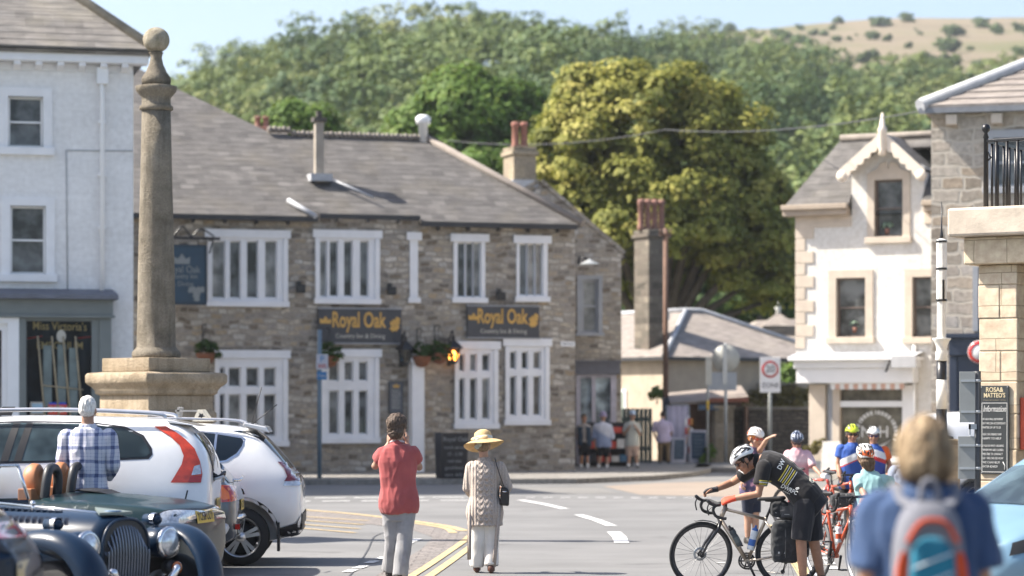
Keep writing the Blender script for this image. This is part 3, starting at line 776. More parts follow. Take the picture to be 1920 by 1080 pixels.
S.box(gw[0] - .24, gw[0] - .02, -v - .05, -v - .003, 0, f0); S.box(gw[1] + .16, x1 + .03, -v - .05, -v - .003, 0, f0); S.box(x0, x1 + .06, -v - .09, -v - .003, f0, f1); S.box(x0, x1 + .1, -v - .14, -v - .092, f0, f0 + .06)
sf = part(S, 'shopfront', SAGE, B, bevel=.01)
mb = MB(); mb.box(x0, x1 + .16, -v - .28, .02, f1, f1 + .09); mb.add([(x0, -v - .28, f1 + .09), (x1 + .16, -v - .28, f1 + .09), (x1 + .1, 0, f1 + .24), (x0, 0, f1 + .24)], [(0, 1, 2, 3)])
part(mb, 'lead_roof', M('dark_lead', (.12, .13, .16), .6, .15, 4.), sf)
mb = MB(); mb.box(gw[0], gw[1], -v + .12, -v + .135, gw[2], gw[3]); part(mb, 'shop_window', SHOPGLASS, sf)
lt = MB(); zt = wb.hit(110, 612, v)[1]; cx = (gw[0] + gw[1]) / 2
lt.text("Miss Victoria's", (cx + .02, -v + .115, zt), (1, 0, -.02), (0, 0, 1), .25, .004, .006, .8)
part(lt, 'window_lettering', M('dull_gold', (.26, .2, .07), .5, .1), sf); lt = MB(); lt.text("EMPORIUM", (cx + .02, -v + .115, wb.hit(110, 648, v)[1]), (1, 0, 0), (0, 0, 1), .22, .004, .006, .92)
part(lt, 'window_lettering', M('dull_gold'), sf)
mb = MB(); zz = wb.hit(110, 630, v)[1]
mb.prism(oval(.2, .27, 20), 0, .006, (V((cx + .05, -v + .112, zz)), V((1, 0, 0)), V((0, 0, 1)), V((0, 1, 0)))); part(mb, 'window_badge', PALE_INK, sf)
mb = MB()
for (a, b) in (((-.75, -.05), (-.35, -.02)), ((.4, -.02), (.78, -.06))): mb.tube([(cx + a[0], -v + .112, zz - .02 + a[1]), (cx + b[0], -v + .112, zz - .0)], .014, 5)
mb.tube([(cx - .75, -v + .112, zz - .07), (cx - .78, -v + .112, zz - .4)], .016, 5); mb.tube([(cx + .78, -v + .112, zz - .08), (cx + .8, -v + .112, zz - .5)], .016, 5)
part(mb, 'window_scroll', M('dull_red', (.22, .03, .025), .5, .1), sf)
fd = frame_slab(gd[0] - .25, gd[1] + .24, gd[2], gd[3] + .12, [gd], -v - .06, -v + .12)
df = part(fd, 'door_frame', WHITE_PAINT, sf)
part(frame_slab(gd[0], gd[1], gd[2], gd[3], [(gd[0] + .12, gd[1] - .12, .9, gd[3] - .15)], -v + .03, -v + .08), 'door', WHITE_PAINT, df)
mb = MB(); mb.box(gd[0] + .1, gd[1] - .1, -v + .06, -v + .07, .88, gd[3] - .13); part(mb, 'door_pane', DGLASS, df)
def win(px, py): a = wb.hit(px, py, v - .06); return V((a[0], -v + .06, a[1]))
for lab, px, py, w_, h_, mt, nm in (('red and blue open sign low in the shop window', 108, 768, .4, .22, M('open_red', (.6, .06, .03), .4), 'open_sign'), ('small framed picture low in the shop window', 70, 765, .3, .26, M('frame_blue', (.3, .45, .55), .4), 'picture_frame')):
 p = win(px, py); tt = wb.sub(nm, lab, 'sign' if nm == 'open_sign' else 'picture', p)
 mb = MB(); mb.box(-w_ / 2, w_ / 2, -.03, .02, -h_ / 2, h_ / 2); part(mb, 'board', mt if nm == 'open_sign' else M('frame_wood', (.5, .45, .38), .5), tt, bevel=.01)
 mb = MB()
 if nm == 'open_sign': mb.text('OPEN', (0, -.034, 0), (1, 0, 0), (0, 0, 1), .17, .01, .012); mt2 = WHITE_INK
 else: mb.box(-w_ / 2 + .035, w_ / 2 - .035, -.036, -.03, -h_ / 2 + .035, h_ / 2 - .035); mt2 = mt
 part(mb, 'lettering' if nm == 'open_sign' else 'picture', mt2, tt)
 if nm == 'open_sign':
  mb = MB(); mb.box(-w_ / 2 + .02, w_ / 2 - .02, -.03, .01, h_ / 2 + .001, h_ / 2 + .045); part(mb, 'top_band', M('open_blue', (.02, .06, .45), .4), tt)
tt = wb.sub('old_sash_frame', 'old timber sash frame leaning inside the shop window', 'frame', win(112, 722))
mb = MB()
for a in (-.42, -.12, .12, .38): mb.tube([(a - .05, -.04, 1.05), (a + .12, -.02, -.9)], .022, 6)
mb.tube([(-.4, -.04, 0.), (.5, -.04, -.1)], .015, 6)
part(mb, 'glazing_bar', M('pale_wood', (.34, .28, .18), .7, .15), tt)
mb = MB()
for a, b in ((-.3, .1), (0, .12), (.25, .05)): mb.box(a - .05, a + .13, -.012, -.006, b - .7, b + .75)
part(mb, 'pane', M('dusty_glass', (.13, .17, .17), .25, .3, 3.), tt)
pb = Fac(1080, 73.5, R(17))
PUB = pb.thing('pub', 'long two storey rubble stone inn with white mullioned windows and slate roof')
WINS = [  # outer pixel box, pane columns, pane rows
 ((390, 432, 537, 574), [(400, 419), (433, 448), (465, 481), (499, 516)], [(455, 556)]),
 ((592, 433, 709, 569), [(594, 610), (620, 631), (647, 658), (677, 688)], [(455, 553)]),
 ((768, 437, 783, 567), [], []),
 ((850, 440, 909, 567), [(860, 870), (876, 885), (890, 899)], [(458, 554)]),
 ((968, 443, 1026, 565), [(976, 986), (991, 1001), (1006, 1015)], [(460, 551)]),
 ((404, 658, 537, 836), [(410, 418), (431, 448), (464, 482), (497, 514)], [(692, 722), (742, 815)]),
 ((604, 656, 708, 830), [(619, 632), (648, 659), (675, 686)], [(681, 711), (735, 811)]),
 ((853, 641, 931, 803), [(860, 868), (883, 891), (906, 915)], [(667, 693), (712, 783)]),
 ((948, 636, 1027, 796), [(956, 965), (980, 987), (1002, 1011)], [(662, 689), (708, 776)])]
secs = [(235, 594, 404, 414), (594, 785, 408, 408), (785, 1082, 420, 429)]     # px range and gutter rows
CURT = glass_mat('curtained_pane', (.13, .13, .125), .08, 2.); holes = []; rects = []
for bx, cs, rs in WINS: r = pb.rect(*bx); rects.append(r); holes.append(r)
dr = pb.rect(722, 690, 764, 884); doorh = (dr[0], dr[1], .1, dr[3])
mb = MB(); secx = []
for a, b, r0, r1 in secs:
 x0, x1 = pb.hit(a, r0)[0], pb.hit(b, r1)[0]; zt = (pb.hit(a, r0)[1] + pb.hit(b, r1)[1]) / 2
 secx.append([x0, x1, zt])
secx[0][0] -= 3; secx[2][1] = pb.hit(1078, 600)[0]
for i, (x0, x1, zt) in enumerate(secx):
 hs = [h for h in holes if h[1] > x0 and h[0] < x1]
 wall_holes(mb, x0, x1, -.05, zt, [(max(h[0], x0), min(h[1], x1), h[2], h[3]) for h in hs], 0, .22)
X0, X1 = secx[0][0], secx[2][1]; zmin = min(s[2] for s in secx)
shell(mb, X0, X1, -.05, zmin, 9.)
wall = part(mb, 'wall', RUBBLE, PUB, uv=True)
for (bx, cs, rs), r in zip(WINS, rects):
 hs = []
 for c in cs:
  for q in rs:
   h = pb.rect(c[0], q[0], c[1], q[1]); hs.append((max(h[0] - .04, r[0] + .06), min(h[1] + .04, r[1] - .06), h[2] - .05, h[3] + .05))
 fm = frame_slab(r[0], r[1], r[2], r[3], hs, -.05, .14)
 fm.box(r[0] - .06, r[1] + .06, -.14, -.053, r[2] - .02, r[2] + .13)                 # sill
 fm.box(r[0] - .1, r[1] + .1, -.11, -.053, r[3] - .2, r[3] + .02)                    # drip mould
 if len(cs) and bx[2] - bx[0] > 60: fm.box(r[0] - .03, r[0] + .1, -.1, -.053, r[2] + .132, r[3] - .21); fm.box(r[1] - .1, r[1] + .03, -.1, -.053, r[2] + .132, r[3] - .21)
 wo = part(fm, 'window', WHITE_STONE, PUB, bevel=.012)
 if hs:
  mb = MB(); cm = MB()
  for i, h in enumerate(hs):
   mb.box(h[0] - .02, h[1] + .02, .09, .102, h[2] - .02, h[3] + .02, 1 if rnd.random() < .3 else 0)
   cm.box(h[0] - .01, h[0] + .025, .05, .088, h[2] - .01, h[3] + .01); cm.box(h[1] - .025, h[1] + .01, .05, .088, h[2] - .01, h[3] + .01)
   cm.box(h[0] + .026, h[1] - .026, .05, .088, h[3] - .035, h[3] + .01); cm.box(h[0] + .026, h[1] - .026, .05, .088, h[2] - .01, h[2] + .035)
  part(mb, 'pane', [DGLASS, CURT], wo); part(cm, 'casement', WHITE_PAINT, wo)
mb = MB(); dx = pb.rect(765, 680, 788, 884)
mb.box(dx[0], dx[1], -.45, -.01, 0.1, dx[3]); mb.box(dx[0] - .05, dx[1] + .05, -.5, 0.0, dx[3] - .001, dx[3] + .12)
part(mb, 'door_pillar', WHITE_STONE, PUB, bevel=.02)
p = R(34); tp = math.tan(p); nl = V((0, -math.sin(p), math.cos(p)))
e3 = V((secx[2][0], -.3, secx[2][2] + .08)); E3 = e3; yr = pb.plane(700, 259, e3, nl).y
mb = MB(); lead = MB()
def up(x, y, e): return V((x, y, e.z + (y - e.y) * tp))
for i, (x0, x1, zt) in enumerate(secx):
 e = V((x0, e3.y + (zt + .08 - e3.z) / tp, zt + .08)); x1o = x1 + (.12 if i == 2 else .0)
 if i == 0:
  q1 = pb.plane(501, 246, e, nl); q2 = pb.plane(331, 166, e, nl); xr = x0
  poly = [V((x0, e.y, e.z)), V((x1, e.y, e.z)), up(x1, q1.y, e), V((q1.x, q1.y, q1.z)), q2, up(q2.x - 1.5, q2.y + (q2.y - q1.y) * .8, e), up(x0, q2.y + (q2.y - q1.y) * .8, e)]
  slab(mb, poly, .1); yb = q2.y + (q2.y - q1.y) * .8
  zb = up(0, yb, e).z
  slab(mb, [up(x0, yb, e), up(q2.x - 1.5, yb, e), V((q1.x, yb + 5, zb - 4)), V((x0, yb + 5, zb - 4))], .1)
  lead.tube([poly[3], q2, poly[5]], .07, 6)
  mb2 = MB()
  mb2.add([up(x1, q1.y, e), V((q1.x, q1.y, q1.z)), q2, poly[5], V((q1.x, yb + 5, zb - 5)), up(x1, q1.y, e) + V((0, 6, -4))], [(0, 1, 2, 3, 4, 5)])
 else:
  xr = pb.plane(800, 262, e, nl).x if i == 2 else x1
  slab(mb, [V((x0, e.y, e.z)), V((x1o, e.y, e.z)), up(xr, yr, e), up(x0, yr, e)], .1)
  slab(mb, [up(x0, yr, e), up(xr, yr, e), V((x1o, 2 * yr + .3, e.z)), V((x0, 2 * yr + .3, e.z))], .1)
  if i == 2: slab(mb, [V((x1o, e.y, e.z)), up(xr, yr, e), V((x1o, 2 * yr + .3, e.z))], .1); XR = xr
roof = part(mb, 'roof', SLATE, PUB, uv=True)
mb = MB(); e = V((0, -.3, secx[2][2] + .08)); q1 = pb.plane(501, 246, V((0, -.3, secx[0][2] + .08)), nl); xa = q1.x
n = 34
for k in range(n):
 a = lerp(xa, XR, k / n); b = lerp(xa, XR, (k + 1) / n) - .03; zz = up(0, yr, e).z + (.05 if k % 2 else .035) + (.1 if a < secx[1][0] else 0)
 mb.tube([(a, yr, zz), (b, yr, zz + .02)], [.08, .1], 8)
part(mb, 'ridge_tile', M('ridge_stone', (.24, .21, .18), .85, .2, 4., bump=.3), roof)
mb = MB(); mb.add([], [])
ev = V((X1 + .12, -.34, secx[2][2] + .1))
mb.tube([ev, V((XR, yr, up(0, yr, e).z + .05))], .1, 8)
for a, b in ():
 d = (b - a).normalized(); sdv = V((1, 0, 0)) * .16; upv = d.cross(V((1, 0, 0))).normalized() * -.07
 mb.add([a - sdv, a + sdv, b + sdv, b - sdv, a - sdv + upv, a + sdv + upv, b + sdv + upv, b - sdv + upv], [(0, 1, 2, 3), (4, 5, 6, 7), (0, 1, 5, 4), (1, 2, 6, 5), (2, 3, 7, 6), (3, 0, 4, 7)])
part(mb, 'verge_coping', M('coping', (.22, .19, .165), .85, .15, 3., bump=.3), roof)
for (x0, x1, zt) in secx:
 mb = MB(); mb.box(x0, x1 - .04, -.34, -.2, zt - .06, zt + .06)
 k = x0 + .5
 while k < x1: mb.box(k, k + .05, -.2, 0.0, zt - .14, zt - .04); k += .85
 part(mb, 'gutter', DARK_METAL, PUB)
mb = MB(); a = pb.plane(540, 377, V((secx[0][0], -.3, secx[0][2] + .08)), nl); b = pb.plane(592, 408, V((secx[0][0], -.3, secx[0][2] + .08)), nl)
mb.tube([a + nl * .03, b + nl * .03], .07, 6); part(mb, 'flashing', LEAD, roof); mb = MB(); a = pb.plane(615, 335, V((secx[1][0], -.3, secx[1][2] + .08)), nl); b = pb.plane(700, 372, V((secx[1][0], -.3, secx[1][2] + .08)), nl)
mb.tube([a + nl * .03, b + nl * .03], .035, 6); part(mb, 'flashing', LEAD, roof)
a = pb.plane(598, 326, V((secx[1][0], -.3, secx[1][2] + .08)), nl)
mb = MB(); h = 92 / F * 77; mb.box(a.x - .12, a.x + .12, a.y - .12, a.y + .12, a.z - .25, a.z + h); fl = part(mb, 'flue', M('buff_flue', (.33, .29, .24), .8, .15, 3.), roof, bevel=.02)
mb = MB(); mb.box(a.x - .18, a.x + .18, a.y - .18, a.y + .18, a.z + h + .002, a.z + h + .12); mb.box(a.x - .07, a.x + .07, a.y - .07, a.y + .07, a.z + h + .121, a.z + h + .3); part(mb, 'flue_cap', M('flue_cap', (.08, .07, .06), .8), fl)
mb = MB(); mb.box(a.x - .3, a.x + .3, a.y - .35, a.y + .3, a.z - .22, a.z - .02); part(mb, 'flue_flashing', LEAD, fl)
vz = up(0, yr, e).z; vx = pb.plane(797, 270, e, nl).x
mb = MB(); mb.lathe([(.13, vz - .2), (.13, vz + .42), (.2, vz + .44), (.22, vz + .62), (.12, vz + .7), (0.01, vz + .71)], (vx, yr, 0), 16); part(mb, 'roof_vent', WHITE_PAINT, roof)
xk, zk = pb.hit(722, 362)
wg = Fac(1165, 80.5, R(4))
W = wg.thing('stone_annexe', 'narrow stone gable wing at the right end of the inn with grey framed shop window')
zr = wg.hit(1165, 474)[1]; xl = wg.hit(1000, 474)[0]; ap = wg.hit(1012, 343)
gwn = wg.rect(1090, 524, 1122, 624); gsh = wg.rect(1083, 702, 1152, 878); gsh = (gsh[0], gsh[1], .15, gsh[3])
mb = MB(); wall_holes(mb, xl - 1, 0, -.05, zr, [gwn, gsh], 0, .22); shell(mb, xl - 1, 0, -.05, zr, 8)
mb.prism([(xl - 1, zr), (0, zr), (ap[0], ap[1])], 0.001, .4)
part(mb, 'wall', RUBBLE, W, uv=True)
mb = MB()
slab(mb, [(0.1, .05, zr - .1), (ap[0], .05, ap[1] - .05), (ap[0], 8, ap[1] - .05), (.1, 8, zr - .1)], .1)
q = 2 * ap[0] - .1
slab(mb, [(q, .05, zr - .1), (ap[0], .05, ap[1] - .05), (ap[0], 8, ap[1] - .05), (q, 8, zr - .1)], .1)
part(mb, 'roof', SLATE_PALE, W, uv=True)
mb = MB()
for a, b in (((.06, zr - .05), (ap[0], ap[1] + .02)), ((ap[0], ap[1] + .02), (ap[0] - 1.3, ap[1] - .8))):
 a = V((a[0], 0, a[1])); b = V((b[0], 0, b[1])); d = (b - a).normalized(); u_ = V((-d.z, 0, d.x)) * (.12 if d.x < 0 else -.12); u_ = u_ if u_.z > 0 else -u_
 mb.add([a + V((0, y, 0)) for y in (-.06, .5)] + [b + V((0, y, 0)) for y in (.5, -.06)] + [a + u_ + V((0, y, 0)) for y in (-.06, .5)] + [b + u_ + V((0, y, 0)) for y in (.5, -.06)], [(0, 1, 2, 3), (4, 5, 6, 7), (0, 1, 5, 4), (1, 2, 6, 5), (2, 3, 7, 6), (3, 0, 4, 7)])
part(mb, 'coping', RUBBLE, W, uv=True)
surround(W, gwn, .12, .1, GREY_PAINT); sash(W, gwn, .06, GREY_PAINT, .08, glass=glass_mat('pale_window', (.2, .2, .19), .15, 1.))
mb = frame_slab(gsh[0] - .05, gsh[1] + .05, gsh[2], gsh[3], [(gsh[0] + .08, gsh[0] + .42, .3, gsh[3] - .1), (gsh[0] + .54, gsh[1] - .12, .3, gsh[3] - .1)], -.08, .1)
so = part(mb, 'shop_window', M('lilac_grey', (.42, .4, .46), .5), W)
mb = MB(); mb.box(gsh[0] + .02, gsh[1] - .02, .06, .075, .2, gsh[3] - .05); part(mb, 'pane', glass_mat('pale_shop_glass', (.1, .12, .13), .06, 4.), so)
r = wg.rect(1078, 680, 1162, 702, .12); mb = MB(); mb.box(r[0], r[1], -.2, -.09, r[2], r[3]); mb.box(r[0] - .04, r[1] + .04, -.26, -.09, r[3], r[3] + .06); part(mb, 'fascia', M('slate_fascia', (.12, .12, .14), .6), W, bevel=.01)
tt = wg.sub('swan_neck_lamp', 'black swan neck lamp with grey shade high on the gable wing', 'lamp', (wg.hit(1085, 490)[0], 0, wg.hit(1085, 490)[1]))
mb = MB(); mb.tube(spline([(0, 0, -.1), (0, -.25, .1), (.1, -.5, .1), (.25, -.55, .0)], 5), .03, 8); part(mb, 'arm', BLACK_METAL, tt)
mb = MB(); mb.lathe([(.04, .1), (.1, .05), (.3, -.05), (.32, -.06)], (.28, -.55, -.06), 16, cap=False); part(mb, 'shade', GALV, tt)
def pots(mb_par, pts, r, h, mat, rings=True):
 for (x, y, z) in pts:
  m = MB(); m.lathe([(r * 1.05, z), (r * 1.1, z + h * .08), (r * .9, z + h * .15), (r * .85, z + h * .8), (r * 1.08, z + h * .84), (r * 1.08, z + h * .92), (r * .8, z + h), (r * .55, z + h - .03)], (x, y, 0), 14)
  part(m, 'chimney_pot', mat, mb_par)
def chimney(name, label, px0, px1, row_top, row_bot, Y, mat, npots, pot_h, pot_px, potm, cap=.14, zdown=2., A=0., depth=.8, groups=None, fl=True):
 a = P(px0, row_top, Y); b = P(px1, row_bot, Y); wd = b.x - a.x; c = V(((a.x + b.x) / 2, Y, max(0, b.z - zdown)))
 t = thing(name, label, 'chimney', c, A, groups, local=True); hh = a.z - c.z
 mb = MB(); mb.box(-wd / 2, wd / 2, -depth / 2, depth / 2, 0, hh - cap * 2); mb.box(-wd / 2 - .07, wd / 2 + .07, -depth / 2 - .07, depth / 2 + .07, hh - cap * 2 + .001, hh - cap); mb.box(-wd / 2 - .02, wd / 2 + .02, -depth / 2 - .02, depth / 2 + .02, hh - cap + .001, hh)
 part(mb, 'stack', mat, t, uv=True, bevel=.03)
 for k in range(npots):
  x = (k - (npots - 1) / 2) * pot_px / F * Y
  pots(t, [(x, 0, hh)], pot_px / F * Y * .44, pot_h / F * Y, potm)
 if not fl: return t
 mb = MB(); mb.box(-wd / 2 - .05, wd / 2 + .05, -depth / 2 - .05, depth / 2 + .05, hh - (row_bot - row_top) / F * Y - .05, hh - (row_bot - row_top) / F * Y + .18); part(mb, 'flashing', LEAD, t)
 return t
chimney('chimney_stack', 'buff stone chimney with two dark red pots beside the golden tree', 952, 997, 277, 350, 86, SANDSTONE, 2, 48, 17, BRICK, A=R(20), depth=1.)
chimney('chimney_stack', 'small chimney with stubby terracotta pots poking over the slate ridge', 474, 508, 240, 262, 96, BRICK, 2, 22, 15, TERRA, zdown=3.)
tt = chimney('chimney_stack', 'tall weathered stone chimney with four red pots rising before the tree', 1200, 1242, 432, 640, 93, stone_mat('sooty_stone', [(.09, .08, .065), (.17, .15, .12), (.13, .11, .09), (.22, .19, .15)], (.14, .12, .1), bw=.6, rh=.24, dist=.05, weather=.5), 4, 58, 14.5, TERRA, zdown=3., A=R(25), depth=1.1, fl=False)
def sign_board(label, px, lettersize, goldx=0.):
 r = pb.rect(*px); cx, cz = (r[0] + r[1]) / 2, (r[2] + r[3]) / 2; w_, h_ = r[1] - r[0], r[3] - r[2]
 t = pb.sub('pub_sign', label, 'sign', (cx, -.06, cz), 'name boards of the inn')
 mb = MB(); mb.box(-w_ / 2, w_ / 2, -.06, .05, -h_ / 2, h_ / 2); part(mb, 'board', CHARCOAL, t, bevel=.01)
 mb = MB(); b_ = .035
 mb.box(-w_ / 2 - .02, w_ / 2 + .02, -.085, .05, h_ / 2 + .001, h_ / 2 + b_); mb.box(-w_ / 2 - .02, w_ / 2 + .02, -.085, .05, -h_ / 2 - b_, -h_ / 2 - .001)
 part(mb, 'trim', GREY_PAINT, t)
 mb = MB(); s = lettersize
 mb.text('Royal Oak', (-.02 * w_, -.066, h_ * .16), (1, 0, 0), (0, 0, 1), s, .02, .02, .6); ZZ = h_ * .16
 cr = -w_ * .415      # crown
 q = s * .25
 mb.prism([(-q, -q * .6), (q, -q * .6), (q * 1.1, q * .35), (q * .5, q * .05), (0, q * .8), (-q * .5, q * .05), (-q * 1.1, q * .35)], -.012, .004, (V((cr, -.068, ZZ)), V((1, 0, 0)), V((0, 0, 1)), V((0, 1, 0))))
 for k, (a, b) in enumerate(((w_ * .40, -.02), (w_ * .435, -.1), (w_ * .405, -.2), (w_ * .445, .03))):   # oak leaves and acorn
  mb.prism([(x_ * s * .42, y_ * s * .42) for x_, y_ in [(-.45, -.1), (-.3, -.3), (-.05, -.22), (.1, -.4), (.3, -.2), (.55, 0), (.3, .2), (.1, .38), (-.05, .2), (-.3, .3)]], -.012 - k * .004, .004, (V((a, -.068, ZZ + b * h_ - s * .05)), V((math.cos(k * 1.3 + .5), 0, math.sin(k * 1.3 + .5))), V((-math.sin(k * 1.3 + .5), 0, math.cos(k * 1.3 + .5))), V((0, 1, 0))))
 part(mb, 'lettering', GOLD, t)
 mb = MB(); mb.text('Country Inn & Dining', (0, -.064, -h_ * .3), (1, 0, 0), (0, 0, 1), s * .3, .008, .003, .9); part(mb, 'small_lettering', PALE_INK, t)
 return t
sign_board('charcoal Royal Oak name board with gold letters, larger one left of the door', (595, 580, 751, 643), .58)
sign_board('charcoal Royal Oak name board with gold letters above the paired white windows', (874, 575, 1009, 633), .56)
r = pb.rect(300, 462, 384, 568, .75); cx, cz = (r[0] + r[1]) / 2, (r[2] + r[3]) / 2; w_, h_ = r[1] - r[0], r[3] - r[2]
t = pb.sub('hanging_sign', 'blue hanging inn sign with crown behind the stone column', 'sign', (cx, -.75, cz))
mb = MB(); mb.box(-w_ / 2, w_ / 2, -.03, .03, -h_ / 2, h_ / 2); part(mb, 'board', NAVY_SIGN, t, bevel=.01)
mb = MB(); mb.box(-w_ / 2 - .04, w_ / 2 + .04, -.045, .045, h_ / 2, h_ / 2 + .05); mb.box(-w_ / 2 - .04, w_ / 2 + .04, -.045, .045, -h_ / 2 - .05, -h_ / 2)
mb.box(-w_ / 2 - .05, -w_ / 2 - .001, -.045, .045, -h_ / 2, h_ / 2); mb.box(w_ / 2 + .001, w_ / 2 + .05, -.045, .045, -h_ / 2, h_ / 2); part(mb, 'frame', M('navy_frame', (.012, .03, .05), .4), t)
mb = MB(); q = .2
mb.prism([(-q, -q * .6), (q, -q * .6), (q * 1.1, q * .35), (q * .5, q * .05), (0, q * .8), (-q * .5, q * .05), (-q * 1.1, q * .35)], -.01, .004, (V((-.02, -.036, h_ * .27)), V((1, 0, 0)), V((0, 0, 1)), V((0, 1, 0))))
for k in range(3):
 mb.prism([(x_ * .28, y_ * .28) for x_, y_ in [(-.45, -.1), (-.3, -.3), (-.05, -.22), (.1, -.4), (.3, -.2), (.55, 0), (.3, .2), (.1, .38), (-.05, .2), (-.3, .3)]], -.012 - k * .004, .004, (V((w_ * .22 + k * .1, -.036, -h_ * .27 - (k % 2) * .18)), V((math.cos(k * 1.7), 0, math.sin(k * 1.7))), V((-math.sin(k * 1.7), 0, math.cos(k * 1.7))), V((0, 1, 0))))
mb.text('Royal Oak', (.0, -.034, h_ * .09), (1, 0, 0), (0, 0, 1), .27, .01, .004, .8)
for k, s in enumerate(('Country Inn', '& Dining')): mb.text(s, (.0, -.034, -h_ * .03 - k * .2), (1, 0, 0), (0, 0, 1), .19, .008, .003, .85)
part(mb, 'lettering', M('dull_ink', (.22, .24, .24), .5, .1), t)
mb = MB(); zb_ = h_ / 2 + .22; xr_ = w_ / 2 + .25
mb.tube([(-w_ / 2 - .5, 0, zb_), (xr_ + .15, 0, zb_)], .035, 8)
for a in (-w_ * .35, w_ * .35): mb.tube([(a, 0, zb_), (a, 0, h_ / 2 + .03)], .015, 6)
mb.tube(spline([(-w_ * .2, 0, zb_ + .04), (0, 0, zb_ + .3), (w_ * .2, 0, zb_ + .04), (w_ * .4, 0, zb_ + .25), (xr_, 0, zb_ + .05)], 6), .022, 6); mb.tube([(xr_, 0, zb_), (xr_, .75, zb_)], .035, 8); mb.tube([(xr_, .1, zb_), (xr_, .75, zb_ - .4)], .02, 6)
part(mb, 'bracket', BLACK_METAL, t)
def lantern(label, px, py, lit, group='black wall lanterns of the inn'):
 x, z = pb.hit(px, py, .45); t = pb.sub('wall_lantern', label, 'lamp', (x, -.45, z), group)
 mb = MB(); mb.lathe([(.03, .42), (.06, .36), (.05, .3), (.12, .24), (.27, .1), (.28, .06), (.2, .06)], n=6, smooth=False)
 for k in range(6):
  a = k * math.pi / 3; mb.tube([(.2 * math.cos(a), .2 * math.sin(a), .07), (.12 * math.cos(a), .12 * math.sin(a), -.28)], .014, 5)
 mb.lathe([(.13, -.27), (.13, -.31), (.04, -.36)], n=6, smooth=False); part(mb, 'cage', BLACK_METAL, t)
 mb = MB(); mb.lathe([(.11, -.26), (.185, .06)], n=6, smooth=False)
 g = part(mb, 'glass', clear_glass('lantern_glass', (.8, .8, .75)) if not lit else clear_glass('lantern_glass_amber', (1, .8, .5)), t)
 if lit:
  e_ = NT('lamp_glow'); e_.set(col=(1, .6, .2), emc=(1, .45, .1), ems=6.); mb = MB(); mb.ell((0, 0, -.09), (.07, .07, .1)); part(mb, 'bulb', e_.mat, t)
 mb = MB(); mb.tube(spline([(0, .44, -.25), (0, .38, .3), (0, .1, .55), (0, 0, .42)], 5), .022, 6); mb.box(-.06, .06, .42, .447, -.4, -.1); part(mb, 'bracket', BLACK_METAL, t)
 return t
lantern('unlit black wall lantern over the white door pillar', 760, 660, False)
lantern('lit black wall lantern glowing orange beside the paired windows', 850, 658, True)
for lab, px, py in (('left basket of the flower pair over the inn doorway', 791, 668), ('right basket of the flower pair over the inn doorway', 824, 662), ('hanging flower basket between street name pole and sign board', 618, 668), ('hanging flower basket beside the stone column', 386, 662)):
 x, z = pb.hit(px, py, .5); t = pb.sub('hanging_basket', lab, 'flower basket', (x, -.5, z), 'hanging baskets on the inn')
 mb = MB(); mb.lathe([(.04, -.3), (.16, -.25), (.25, -.08), (.27, 0), (.24, 0)], n=14); part(mb, 'basket', M('coir', (.2, .08, .04), .95, .3, 12., bump=.5), t)
 pq, nq, tq = crown_points([((0, 0, .12), (.3, .28, .2)), ((.1, -.1, -.05), (.24, .2, .2))], 40, 22, .1, int(px)); part(leaf_mesh('foliage', pq, nq, np.full(len(pq), .045), tq, LEAF_DARK, 3), 'foliage', LEAF_DARK, t)
 mb = MB(); mb.tube([(0, 0, .75), (0, .5, .75)], .015, 5); mb.tube([(0, .49, .75), (0, .49, .3)], .015, 5)
 for k in range(3): mb.tube([(.25 * math.cos(k * 2.1), .25 * math.sin(k * 2.1), 0), (0, 0, .75)], .006, 4)
 part(mb, 'bracket', BLACK_METAL, t)
for lab, px, py in (('small black floodlight between the first two upper windows', 563, 541), ('small black floodlight above the larger name board', 733, 545), ('small black floodlight above the right hand name board', 938, 555)):
 x, z = pb.hit(px, py, .15); t = pb.sub('floodlight', lab, 'lamp', (x, -.15, z), 'floodlights on the inn wall')
 mb = MB(); mb.box(-.12, .12, -.16, .02, -.12, .1); part(mb, 'housing', BLACK_METAL, t, bevel=.02)
 mb = MB(); mb.tube([(0, .02, 0), (0, .145, .1)], .025, 6); mb.box(-.06, .06, .12, .148, .02, .2); part(mb, 'bracket', BLACK_METAL, t)
r = pb.rect(728, 715, 755, 776); t = pb.sub('menu_board', 'dark framed menu board on the inn wall left of the door pillar', 'sign', ((r[0] + r[1]) / 2, -.02, (r[2] + r[3]) / 2)); w_, h_ = r[1] - r[0], r[3] - r[2]
mb = MB(); mb.box(-w_ / 2, w_ / 2, -.05, .018, -h_ / 2, h_ / 2); part(mb, 'frame', CHARCOAL, t, bevel=.01)
mb = MB(); mb.box(-w_ / 2 + .04, w_ / 2 - .04, -.056, -.05, -h_ / 2 + .04, h_ / 2 - .04); part(mb, 'panel', M('menu_panel', (.09, .1, .12), .4), t)
mb = MB(); mb.prism([(-.08, -.05), (.08, -.05), (.09, .04), (.03, 0), (0, .08), (-.03, 0), (-.09, .04)], -.004, .001, (V((0, -.058, h_ * .36)), V((1, 0, 0)), V((0, 0, 1)), V((0, 1, 0))))
part(mb, 'emblem', GOLD, t)
mb = MB()
for k in range(8): mb.box(-w_ * .3, w_ * (.3 if k % 3 else .2), -.059, -.056, h_ * (.2 - k * .075), h_ * (.2 - k * .075) + .015)
part(mb, 'menu_lines', PALE_INK, t)
c = G(846, 897, .12); t = thing('chalkboard', 'tall dark A board with chalk writing on the inn pavement', 'sign', (c.x, c.y, .12), R(14), local=True)
w_ = 50 / F * c.y; h_ = 88 / F * c.y
